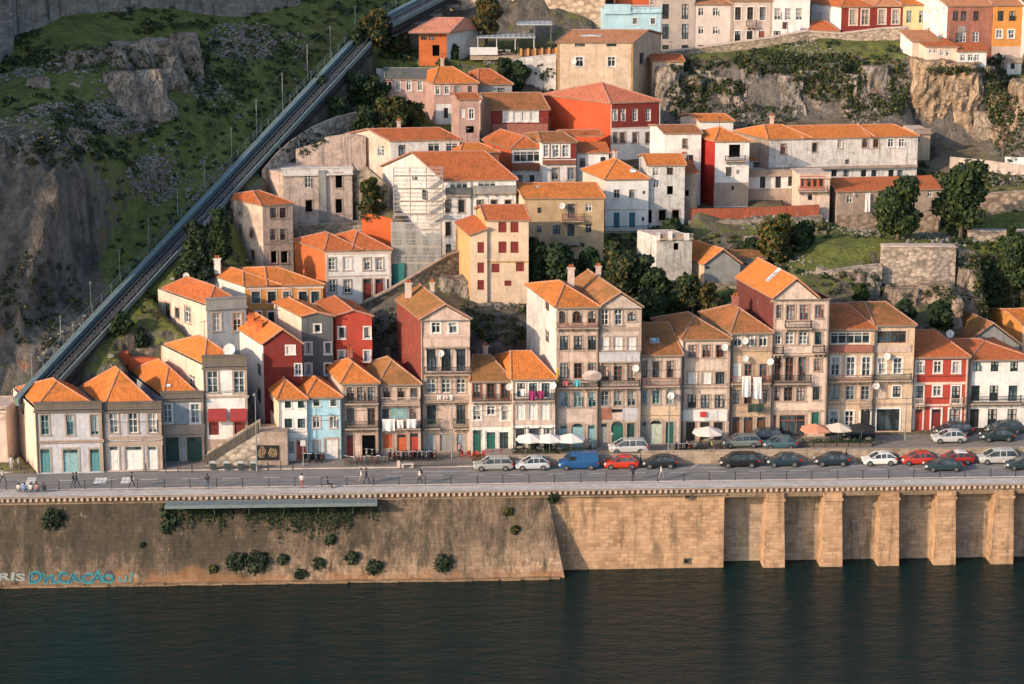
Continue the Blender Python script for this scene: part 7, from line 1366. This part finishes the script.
# ------------------------------------------------ people
def person_mesh(pose, cols):
    """one skinned body, clothes coloured by region; hair is a child"""
    H = 1.72; J = {}; E = []
    def j(n, p, r, par=None):
        J[n] = (len(J), p, r)
        if par: E.append((J[par][0], J[n][0]))
    sit = pose == 'sit'; wk = .0 if pose == 'stand' else .28; hz = .93 if not sit else .48
    j('pel', (0, 0, hz), .135); j('bel', (0, 0, hz + .17), .125, 'pel'); j('che', (0, -.01, hz + .38), .15, 'bel'); j('nk', (0, 0, hz + .54), .055, 'che'); j('hd0', (0, -.015, hz + .62), .075, 'nk'); j('hd', (0, -.02, hz + .70), .095, 'hd0'); j('hd2', (0, -.01, hz + .78), .07, 'hd')
    for s, nm in ((-1, 'l'), (1, 'r')):
        f = wk * s
        j('sh' + nm, (s * .19, 0, hz + .46), .065, 'che'); j('el' + nm, (s * .25, f * .35 + .02, hz + .20), .047, 'sh' + nm); j('wr' + nm, (s * .24, -f * .1 - .12 + f * .3, hz - .03), .033, 'el' + nm); j('pa' + nm, (s * .235, -.15 + f * .25, hz - .10), .036, 'wr' + nm)
        if sit: j('hp' + nm, (s * .1, -.05, hz), .09, 'pel'); j('kn' + nm, (s * .12, -.45, hz + .02), .065, 'hp' + nm); j('an' + nm, (s * .12, -.48, .09), .045, 'kn' + nm); j('to' + nm, (s * .13, -.64, .045), .04, 'an' + nm)
        else: j('hp' + nm, (s * .09, 0, hz - .08), .095, 'pel'); j('kn' + nm, (s * .1, -f * .6 - .03, .5), .065, 'hp' + nm); j('an' + nm, (s * .1, -f * 1.1 + .02, .09), .045, 'kn' + nm); j('to' + nm, (s * .11, -f * 1.1 - .14, .045), .038, 'an' + nm)
        pw = V(J['pa' + nm][1])
        for k, (dx, dl) in enumerate(((-.027, .075), (-.009, .09), (.009, .085), (.027, .065))): j('f%s%d' % (nm, k), tuple(pw + V((0, dx, -.045))), .010, 'pa' + nm); j('g%s%d' % (nm, k), tuple(pw + V((-s * .012, dx, -.045 - dl))), .008, 'f%s%d' % (nm, k))
        j('t' + nm, tuple(pw + V((-s * .01, -.05, -.03))), .011, 'pa' + nm)
    me = bpy.data.meshes.new('body'); me.from_pydata([p for _, p, _ in J.values()], E, []); ob = bpy.data.objects.new('tmp', me); COL.objects.link(ob); md = ob.modifiers.new('s', 'SKIN')
    for i, (_, p, r) in enumerate(J.values()): me.skin_vertices[0].data[i].radius = (r, r); me.skin_vertices[0].data[i].use_root = i == 0
    ss = ob.modifiers.new('u', 'SUBSURF'); ss.levels = 1; ss.render_levels = 1; dg = bpy.context.evaluated_depsgraph_get(); out = bpy.data.meshes.new_from_object(ob.evaluated_get(dg)); bpy.data.objects.remove(ob)
    out.materials.clear()
    for c in ((.42, .26, .19), cols[0], cols[1], (.03, .025, .02)): out.materials.append(plain(c, .8, name='cloth'))
    for p in out.polygons:
        c = p.center; z = c.z; mi = 1
        if z > hz + .53 or (abs(c.x) > .17 and z < hz - .01 and z > .3 and not (sit and z < .4)): mi = 0
        elif sit and (z < hz + .08): mi = 2 if z > .1 else 3
        elif not sit and z < hz + .02 and abs(c.x) < .2: mi = 2 if z > .1 else 3
        p.material_index = mi; p.use_smooth = True
    return out, hz
_pm = {}
def person(px, py, z, pose, cols, hair, label, rz=0., bag=None, name='person', sc=1.):
    key = (pose, cols)
    if key not in _pm: _pm[key] = person_mesh(pose, cols)
    me, hz = _pm[key]; p = onZ(px, py, z); o = bpy.data.objects.new(name, me); COL.objects.link(o); o.location = p; o.rotation_euler.z = rz; o.scale = (sc,) * 3; o['_o'] = (0., 0., 0.); tag(o, label, 'person', 'people walking or sitting on the quay')
    m = MB(); rr = []
    for k in range(6): a = k / 5 * math.pi / 2; r_ = .108 * math.cos(a) + .004; rr.append([V((r_ * math.cos(t) , .015 + r_ * 1.1 * math.sin(t), hz + .70 + .13 * math.sin(a))) for t in [i * math.pi / 6 for i in range(12)]])
    rr.insert(0, [V((.1 * math.cos(t), .045 + .09 * math.sin(t), hz + .61)) for t in [i * math.pi / 6 for i in range(12)]]); m.rings(rr); m.build('hair', plain(hair, .8, name='hair'), o)
    m = MB(); m.cbox((0, -.118, hz + .685), .03, .03, .045); m.build('nose', plain((.42, .26, .19), .8, name='cloth'), o)
    m = MB(); 
    for s in (-1, 1): m.bar((s * .035, -.1, hz + .725), (s * .035, -.116, hz + .725), .012, 6)
    m.bar((-.03, -.108, hz + .655), (.03, -.108, hz + .655), .008, 4); m.build('eyes_and_mouth', plain((.05, .03, .03), .6, name='hair'), o)
    if bag: m = MB(); m.cbox((0, .2, hz + .15), .3, .18, .4); m.build('backpack', plain(bag, .8, name='cloth'), o)
    return o
DK = (.02, .025, .04); JN = (.05, .08, .14); WT = (.55, .53, .5); RD = (.4, .07, .05); BR = (.03, .02, .015)
person(73.5, 487.5, .005, 'walk', (DK, JN), BR, 'person in dark jacket, left one of the pair walking on the left promenade', 1.4); person(76.8, 487, .005, 'walk', ((.04, .06, .12), DK), BR, 'person in navy top walking, right one of the pair on the left promenade', 1.4)
person(132, 487.5, .005, 'walk', (DK, DK), BR, 'person in black striding alone on the promenade below the white garage doors', -1.4, sc=1.05); person(207.5, 488.5, .005, 'stand', (DK, JN), BR, 'person in dark clothes standing at the wall above the gangway', 3.1)
person(302, 488.2, .005, 'stand', (WT, (.3, .1, .08)), BR, 'person in light top standing above the right part of the gangway', 3.1); person(327.5, 488, .005, 'sit', (DK, DK), BR, 'person in black crouching on the promenade right of the gangway walker', 1.5)
person(361.5, 483, .005, 'walk', (WT, (.35, .25, .2)), BR, 'person in pale clothes walking beside a dark dressed companion', 1.4); person(366.5, 483.5, .005, 'walk', (DK, DK), BR, 'person in dark clothes walking beside a pale dressed companion', 1.4, sc=1.06)
person(419.8, 483.5, .005, 'walk', ((.45, .4, .36), DK), BR, 'person in beige top with dark bag below the dark garage and laundry house', -1.3, DK); person(633, 479.8, .005, 'stand', (DK, DK), BR, 'person in black standing on the promenade below the orange red car', .3, BR)
person(661, 479.2, .005, 'walk', (WT, (.3, .3, .32)), BR, 'person in white top walking on the promenade below the black hatchback', 1.4, DK)
for i, (x, c, lb) in enumerate(((19, WT, 'white'), (25, (.1, .2, .4), 'blue'), (31, (.6, .58, .56), 'pale grey'), (37, (.4, .2, .18), 'rose'), (44, (.03, .03, .035), 'black'))): person(x, 493.8 - i * .05, .005, 'sit', (c, JN), BR, 'person in %s top sitting on the promenade edge at the far left' % lb, 3.14)
person(11.5, 470, 0., 'stand', (WT, (.5, .48, .45)), BR, 'person in white standing left of the lavender grey house', .2); person(19, 471, 0., 'walk', ((.45, .42, .4), DK), BR, 'person in grey top walking left of the lavender grey house', 1.2); person(3, 483, .005, 'walk', (WT, DK), BR, 'person in white at the left frame edge on the promenade', 1.4)
for i, (x, y, c, lb) in enumerate(((699, 450, DK, 'black'), (712, 449.5, (.4, .38, .1), 'yellow green'), (722, 450, (.04, .05, .06), 'charcoal'), (687, 450.5, (.05, .04, .05), 'dark'), (460, 457, (.4, .25, .2), 'pink'), (590, 453, (.2, .2, .22), 'grey'))): person(x, y, .8 if x > 500 else 0., 'sit' if x > 600 else 'stand', (c, DK), BR, 'person in %s top at the cafe terrace, %s' % (lb, ['at the lone umbrella pole', 'right of the lone umbrella pole', 'at the right end under the lone umbrella', 'left of the lone umbrella', 'by the brown shop door', 'behind the white umbrella row'][i]), random.uniform(-2, 2))
# ------------------------------------------------ motorbikes and bicycles
def motorbike(p, rz, col, label, group):
    o = thing('motorbike', label, 'motorbike', p, group, local=True); o.rotation_euler.z = rz
    for x in (-.62, .62):
        m = MB(); n = 14
        for i in range(n): a, b = 2 * math.pi * i / n, 2 * math.pi * (i + 1) / n; m.bar((x + .25 * math.cos(a), 0, .3 + .25 * math.sin(a)), (x + .25 * math.cos(b), 0, .3 + .25 * math.sin(b)), .05, 5)
        m.bar((x, -.06, .3), (x, .06, .3), .1, 8); m.build('wheel', RUB, o)
    m = MB(); m.rings([[V((x, -w_, z0)), V((x, w_, z0)), V((x, w_ * .7, z1)), V((x, -w_ * .7, z1))] for x, w_, z0, z1 in ((-.55, .08, .55, .95), (-.35, .18, .35, 1.0), (-.1, .17, .25, .62), (.2, .16, .3, .75), (.7, .12, .55, .8))]); m.build('body', carpaint(col), o)
    m = MB(); m.box((-.05, -.13, .76), (.75, 0, .03), (0, .26, 0), (0, 0, .1)); m.build('seat', RUB, o); m = MB(); m.bar((-.62, 0, .3), (-.4, 0, 1.05), .035, 5); m.bar((-.42, -.33, 1.06), (-.42, .33, 1.06), .025, 5); m.build('handlebar', ALU, o)
MG = 'motorbikes parked in front of the houses'; mb_cols = ((.02, .03, .05), (.03, .03, .035), (.05, .07, .09), (.1, .02, .02), (.2, .2, .2))
mspots = [(305, 461, 'by the red door of the narrow white house'), (311, 461.5, 'left of the blue house door'), (317.5, 461, 'in front of the blue house door'), (322, 461.5, 'between the blue house doors'), (367, 456.5, 'in the mouth of the dark open garage'), (372, 457, 'at the right side of the dark open garage')]
for i, (x, y, w_) in enumerate(mspots): motorbike(onZ(x, y, 0), 1.2 + .1 * i, mb_cols[i % 5], 'dark motorbike parked ' + w_, MG)
od = ['first', 'second', 'third', 'fourth', 'fifth', 'sixth', 'seventh', 'eighth', 'ninth', 'tenth', 'eleventh', 'twelfth']
for i in range(12): motorbike(onZ(390 + i * 4.1, 459 + .6 * (i % 2), 0), 1.45 + random.uniform(-.15, .15), mb_cols[(i * 3) % 5], '%s motorbike from the left in the dense row before the laundry house' % od[i], MG)
for i in range(4): motorbike(onZ(676 + i * 4.5, 451 + .5 * (i % 2), .8), 1.4, mb_cols[i % 5], '%s motorbike from the left, left of the lone off white umbrella' % od[i], MG)
def bicycle(p, rz, col, label):
    o = thing('bicycle', label, 'bicycle', p, 'bicycles parked on the pavement', local=True); o.rotation_euler.z = rz; F = plain(col, .4)
    for x in (-.52, .52):
        m = MB(); n = 16
        for i in range(n): a, b = 2 * math.pi * i / n, 2 * math.pi * (i + 1) / n; m.bar((x + .33 * math.cos(a), 0, .34 + .33 * math.sin(a)), (x + .33 * math.cos(b), 0, .34 + .33 * math.sin(b)), .022, 4)
        for i in range(6): a = math.pi * i / 6; m.bar((x + .32 * math.cos(a), 0, .34 + .32 * math.sin(a)), (x - .32 * math.cos(a), 0, .34 - .32 * math.sin(a)), .005, 3)
        m.build('wheel', RUB, o)
    m = MB(); P1_, P2_, P3_, P4_ = (-.52, 0, .34), (-.38, 0, .9), (.12, 0, .32), (.2, 0, .86)
    for a, b in ((P1_, P2_), (P2_, P3_), (P2_, P4_), (P3_, P4_), (P3_, (.52, 0, .34)), (P4_, (.52, 0, .34))): m.bar(a, b, .022, 5)
    m.build('frame', F, o); m = MB(); m.box((.1, -.06, .9), (.25, 0, 0), (0, .12, 0), (0, 0, .05)); m.build('saddle', RUB, o); m = MB(); m.bar((-.36, -.26, 1.02), (-.36, .26, 1.02), .018, 5); m.bar(P2_, (-.36, 0, 1.02), .02, 5); m.build('handlebar', ALU, o)
bc = ((.3, .1, .06), (.08, .2, .2), (.25, .25, .25), (.35, .2, .06))
for i in range(11): bicycle(onZ(347 + i * 3.7, 463.5 + .5 * (i % 3), 0), 1.2 + random.uniform(-.3, .3), bc[i % 4], '%s bicycle from the left in the cluster before the beige gallery house' % od[i])
# recycling bins by the stairs
for i, x in enumerate((213.3, 227.3, 241, 254)):
    p = onZ(x, 469.3, 0); o = thing('litter_bin', ['dark bin with pale lid, first from the left below the staircase', 'dark bin with pale lid, second from the left below the staircase', 'dark bin with pale lid, third from the left below the staircase', 'dark bin with pale lid, nearest the lamp post'][i], 'bin', p, 'bins below the staircase', local=True)
    m = MB(); m.rings([[V((-.3, -.25, 0)), V((.3, -.25, 0)), V((.3, .25, 0)), V((-.3, .25, 0))], [V((-.36, -.3, .8)), V((.36, -.3, .8)), V((.36, .3, .8)), V((-.36, .3, .8))]]); m.build('container', plain((.03, .05, .05), .6), o); m = MB(); m.cbox((0, 0, .802), .8, .68, .12); m.cbox((0, 0, .923), .5, .4, .06); m.build('lid', plain((.45, .46, .45), .5), o)
# lamp posts
LP = [(257, 471, 393, 'tall lamp post at the foot of the stone staircase'), (303.5, 466, 440, 'short sign post by the narrow white house'), (668.5, 451, 396, 'tall lamp post before the skylight roofed house'), (452, 458, 405, 'lamp post before the green balcony house'), (611.5, 452, 432, 'short lamp post right of the stone arch windows house'), (905, 440, 395, 'tall lamp post left of the bright red house')]
for x, y, yt, lab in LP:
    z = .8 if x > 500 else 0.; p = onZ(x, y, z); h = zfor(p.x, p.y, yt) - z; o = thing('street_lamp' if 'lamp' in lab else 'sign_post', lab, 'street lamp' if 'lamp' in lab else 'sign', p, 'street lamps' if 'lamp' in lab else None, local=True); M = plain((.28, .30, .31), .5, .4, name='galvanised')
    m = MB(); m.bar((0, 0, 0), (0, 0, h), .075, 7, r2=.045); m.bar((0, 0, 0), (0, 0, .5), .11, 8); m.build('mast', M, o)
    if 'lamp' in lab: m = MB(); m.bar((0, 0, h - .02), (0, -1.1, h + .12), .035, 5); m.build('arm', M, o); m = MB(); m.rings([[V((-.13, -1.05, h + .06)), V((.13, -1.05, h + .06)), V((.1, -1.05, h + .2)), V((-.1, -1.05, h + .2))], [V((-.09, -1.65, h + .1)), V((.09, -1.65, h + .1)), V((.06, -1.65, h + .19)), V((-.06, -1.65, h + .19))]]); m.build('lamp_head', plain((.5, .5, .5), .4), o)
    else: m = MB(); m.box((-.3, -.08, h - .7), (.6, 0, 0), (0, .03, 0), (0, 0, .7)); m.build('sign_plate', plain((.5, .5, .48), .4), o)
# pavement bollards and the iron fence
bi = 0
for x in (146, 166, 178, 192, 268, 281, 293):
    p = onZ(x, 472.5 if x < 200 else 470.5, 0); o = thing('bollard', 'slim dark bollard on the left pavement, %s from the left' % od[bi], 'bollard', p, 'bollards on the pavement', local=True); bi += 1
    m = MB(); m.bar((0, 0, 0), (0, 0, 1.0), .06, 7, r2=.05); m.build('shaft', IR, o); m = MB(); m.bar((0, 0, 1.002), (0, 0, 1.12), .07, 7, r2=.02); m.build('cap', IR, o)
o = thing('iron_fence', 'short dark iron picket fence in front of the row of motorbikes', 'fence', onZ(415, 467, 0)); a, b = onZ(412, 467.5, 0), onZ(456, 466.2, 0); m = MB()
for z in (.15, .95): m.bar(a + V((0, 0, z)), b + V((0, 0, z)), .025, 5)
for i in range(26): p = a.lerp(b, i / 25); m.bar(p, p + V((0, 0, 1.05)), .022, 4)
m.build('pickets', IR, o)
m = MB(); a = onZ(397, 468, 0); m.box(a, QU * .35, QN * .35, V((0, 0, .8))); tag(m.build('stone_block', plaster(COLS['lstone'], .3)), 'small pale stone block left of the bench', 'block')
o = thing('bench', 'low pale stone bench beside the iron fence', 'bench', onZ(407, 468, 0)); a = onZ(401, 468, 0); m = MB(); m.box(a + V((0, 0, .38)), QU * 1.5, QN * .45, V((0, 0, .1))); m.build('seat', plaster(COLS['lstone'], .3), o)
for k in (.1, 1.2): m = MB(); m.box(a + QU * k, QU * .2, QN * .4, V((0, 0, .378))); m.build('leg', plaster(COLS['lstone'], .3), o)
# red chairs
for i in range(9): chair(onZ(463 + i * 5.2, 458.5 - .8 * (i % 2), 0.) if i < 8 else onZ(503, 457.5, 0.), random.uniform(0, 6), 'red cafe chair, %s from the left before the green shop doors' % od[i], plain((.42, .06, .05), .6, name='chair_paint'))

# ------------------------------------------------ dishes, laundry, rooftop bits
def dish(px, py, Yoff, lab, r_=.5, ref=None):
    inf = INFO[ref]; p = onP(px, py, inf['P0'] + inf['N'] * .55, inf['N']) if Yoff == 'f' else onY(px, py, Yoff); o = thing('satellite_dish', lab, 'satellite dish', p, 'satellite dishes on the houses', local=True)
    o.rotation_euler = (R(-25), 0, R(random.uniform(-30, 5))); m = MB(); rr = []
    for k in range(5): a = k / 4; rr.append([V((r_ * a * math.cos(t) + .0005 * math.cos(t), -.14 * a * a * r_ * 2, r_ * a * math.sin(t) + .0005 * math.sin(t))) for t in [i * math.pi / 9 for i in range(18)]])
    rr2 = [[v + V((0, .03, 0)) for v in ring] for ring in rr]; m.rings(rr[::-1] + rr2, cap=False); m.build('reflector', plain((.62, .60, .57), .6), o)
    m = MB(); m.bar((0, 0, -r_ * .8), (0, -r_ * .9, -.05), .015, 4); m.cbox((0, -r_ * .9, -.08), .08, .12, .08); m.build('feed_arm', IR, o); m = MB(); m.bar((0, .02, 0), (0, .5, -.1), .03, 5); m.bar((0, .5, -.1), (0, .5, -.7), .03, 5); m.build('bracket', IR, o)
T_ = list(INFO)
ix = lambda s: [k for k in T_ if s in k][0]
dish(229.5, 350, 13.4, 'big white satellite dish on the roof of the awning house', .72, T_[0])
for x, y, s in ((440.5, 353.5, 'red side wall'), (509, 387, 'mossy roofed house'), (553.5, 386, 'bright orange roofed'), (671, 396, 'low brown roofed'), (635.5, 368.5, 'tall gabled house'), (724.5, 347.5, 'long white banner'), (745, 341, 'peach house'), (745, 359, 'peach house'), (770.5, 362, 'tallest quay house'), (887, 356.5, 'yellow corner'), (876, 386, 'yellow corner'), (561.5, 214, ''), (581, 62, '')):
    if x == 561.5: s = 'broad tan house'; x, y = 562, 206
    if x == 581: s = 'ochre yellow mansion'; x, y = 574, 62
    dish(x, y, 'f', 'white satellite dish on the %s, at its %s' % (s if 'house' in s or 'mansion' in s or 'banner' in s or 'wall' in s else s + ' house', {440.5: 'third floor window', 509: 'top gallery', 553.5: 'top right corner', 671: 'second floor', 635.5: 'balcony corner', 724.5: 'top right window', 745: 'upper floor' if y < 350 else 'middle floor', 770.5: 'left corner', 887: 'white windows', 876: 'left corner pilaster', 562: 'upper balcony', 574: 'upper left window'}[x]), .42, ix(s))
dish(950, 334, 32, 'white satellite dish on the roof behind the red quay house', .5, T_[0]); dish(748, 145, 70, 'white satellite dish at the corner of the white and scarlet house', .45, T_[0]); dish(186, 276, 33, 'small white box dish on the roof behind the cream and pale blue house', .4, T_[0])
def cloth(px, yt, yb, wpx, ref, col, lab, off=.85, two=0):
    inf = INFO[ix(ref)]; P, N, U = inf['P0'], inf['N'], inf['U']; a = onP(px, yt, P + N * off, N); b = onP(px, yb, P + N * off, N); s = (P - CAMP).dot(FW) / FP; W_ = wpx * s; H_ = a.z - b.z; m = MB(); n = 8; rr = []
    for i in range(n + 1):
        u = -W_ / 2 + W_ * i / n; w1 = .05 * math.sin(i * 1.7 + px); w2 = .11 * math.sin(i * 1.3 + px * .7); zz = -.03 * math.sin(i * 2.)
        rr.append([a + U * u + N * w1 * .3, a + U * u + N * w2 + V((0, 0, -H_ + zz)), a + U * u + N * (w2 - .015) + V((0, 0, -H_ + zz)), a + U * u + N * (w1 * .3 - .015)])
    m.rings(rr); o = m.build('hanging_laundry', plain(col, .9, name='laundry_cloth', var=.1)); tag(o, lab, 'laundry', 'washing hung from the balconies'); return o
WC = (.68, .66, .64)
cloth(746.5, 376, 397, 9, 'peach house', WC, 'long white sheet hanging from the peach house, left of the pair'); cloth(757.5, 377, 399, 8.5, 'peach house', WC, 'long white sheet hanging from the peach house, right of the pair'); cloth(756, 404, 412, 16, 'peach house', (.03, .05, .045), 'dark blanket hung low on the peach house')
cloth(388.5, 419, 431, 12.5, 'brown mossy roof', WC, 'large white sheet on the lower balcony line, leftmost'); cloth(400, 420, 428, 6.5, 'brown mossy roof', WC, 'small white towel between two white sheets'); cloth(411.5, 419, 428, 9.5, 'brown mossy roof', WC, 'white sheet on the lower balcony line, right one')
cloth(439, 395, 399.5, 4, 'red side wall', WC, 'white cloth on the balcony line, left of a row of three'); cloth(445, 395, 399, 4.5, 'red side wall', (.6, .5, .5), 'pinkish cloth on the balcony line, middle of a row of three'); cloth(451, 395, 400, 4, 'red side wall', WC, 'white cloth on the balcony line, right of a row of three')
cloth(532, 391, 400, 6.5, 'bright orange roofed', (.28, .03, .12), 'magenta towel on the balcony, left one'); cloth(540.5, 391, 398.5, 7, 'bright orange roofed', (.26, .03, .10), 'magenta towel on the balcony, right one'); cloth(523, 389, 396, 6, 'bright orange roofed', WC, 'white cloth on the balcony left of the magenta towels')
cloth(566, 381, 386, 6, 'pointed arch windows', (.4, .12, .1), 'red cloth on the balcony of the arch windows house'); cloth(577, 380, 386.5, 6, 'pointed arch windows', (.1, .4, .45), 'turquoise cloth on the balcony of the arch windows house'); cloth(557.5, 368, 382, 2.5, 'pointed arch windows', (.6, .4, .05), 'narrow yellow cloth at the left corner of the arch windows house')
cloth(793.5, 25, 37, 14, 'white house with washing', WC, 'white sheets hung on the cliff top white house'); cloth(785, 22, 29, 5, 'white house with washing', (.08, .04, .04), 'dark cloth hung on the cliff top white house'); cloth(868, 193, 212, 5, 'long low stone barn', WC, 'white cloth hanging on the stone barn wall', .3)
cloth(854, 193, 196, 2, 'long low stone barn', WC, 'tiny white rag on the stone barn wall', .3)
# banner
bn = cloth(704.5, 409.5, 421, 46, 'long white banner', (.62, .60, .58), 'long white cloth banner with a red patch above dark doors', .12); bn.name = 'banner'; bn['category'] = 'banner'; del bn['group']
inf = INFO[ix('long white banner')]; p = onP(703, 414.5, inf['P0'] + inf['N'] * .32, inf['N']); m = MB(); m.box(p - inf['U'] * .35 + V((0, 0, -.3)), inf['U'] * .75, inf['N'] * .02, V((0, 0, .65))); o = m.build('red_patch', plain((.5, .04, .04), .8)); o.parent = bn
# big balcony parasol
inf = INFO[ix('pointed arch windows')]; p = onP(592, 383, inf['P0'] + inf['N'] * .6, inf['N']); o = thing('balcony_parasol', 'pale round parasol leaning out over the stone arch house balcony', 'parasol', p, None, True); m = MB(); m.bar((0, 0, 0), (0, -.3, 1.1), .03, 5); m.build('pole', IR, o); m = MB()
for i in range(10): a, b = i * .6283, (i + 1) * .6283; m.face([(1.15 * math.cos(a), -.35 - .75 * math.sin(a) * .5, .9 + .8 * math.sin(a)), (1.15 * math.cos(b), -.35 - .75 * math.sin(b) * .5, .9 + .8 * math.sin(b)), (0, -.75, 1.25)])
m.build('canopy', plain((.62, .50, .46), .85), o)
# skylights on roofs, hugging the slopes
def skylight(ref, px, py, wd, ht, lab):
    inf = INFO[ix(ref)]; th = inf['th']; ro = [c for c in th.children if c.name.startswith('roof')]; d = ray(px, py); best = None
    for r_ in ro:
        me = r_.data; off = th.location
        for f in me.polygons:
            if f.material_index: continue
            n_ = f.normal; c = f.center + off; t = (c - CAMP).dot(n_) / d.dot(n_)
            if n_.z > .2 and n_.y < 0.3 and t > 0:
                P = CAMP + d * t; k = (P - c).length
                if best is None or k < best[0]: best = (k, P, n_, r_)
    if not best: return
    _, P, n_, r_ = best; t = V((0, 0, 1)).cross(n_).normalized(); b = n_.cross(t); m = MB(); m.box(P - t * wd / 2 - b * ht / 2 + n_ * .01, t * wd, b * ht, n_ * .1); f = m.build('rooflight', plain((.5, .5, .5), .5), th)
    m = MB(); m.box(P - t * (wd / 2 - .08) - b * (ht / 2 - .08) + n_ * .112, t * (wd - .16), b * (ht - .16), n_ * .015); m.build('pane', glass((.25, .30, .32), .15), f)
skylight('low brown roofed', 654.5, 341, 1.1, .9, ''); skylight('white cube house', 633, 171, .8, .7, ''); skylight('tallest quay house', 774, 275, .8, 2.2, ''); skylight('pale yellow tower', 510, 212, .01, .01, '') if False else None
skylight('slate blue house', 168.5, 386, .5, .4, ''); skylight('grey gabled workshop', 978, 341, 1.6, .6, ''); skylight('broad tan house', 538, 187, .5, .3, ''); skylight('large ochre', 591, 36, 3., .5, '')
# barrier slats, small dark figures of furniture on the restaurant terrace
for i, x in enumerate((484, 492, 500, 508, 524, 534, 544)):
    p = onY(x, 53, 103.5); p.z = onY(470, 56, 102.2).z; o = thing('cafe_table', 'restaurant terrace table, %s from the left under the canopies' % od[i], 'table', p, 'restaurant terrace tables', True); m = MB(); m.cbox((0, 0, .72), .8, .8, .04); m.build('table_top', WHT, o); m = MB(); m.bar((0, 0, 0), (0, 0, .72), .04, 5); m.build('pedestal', IR, o)
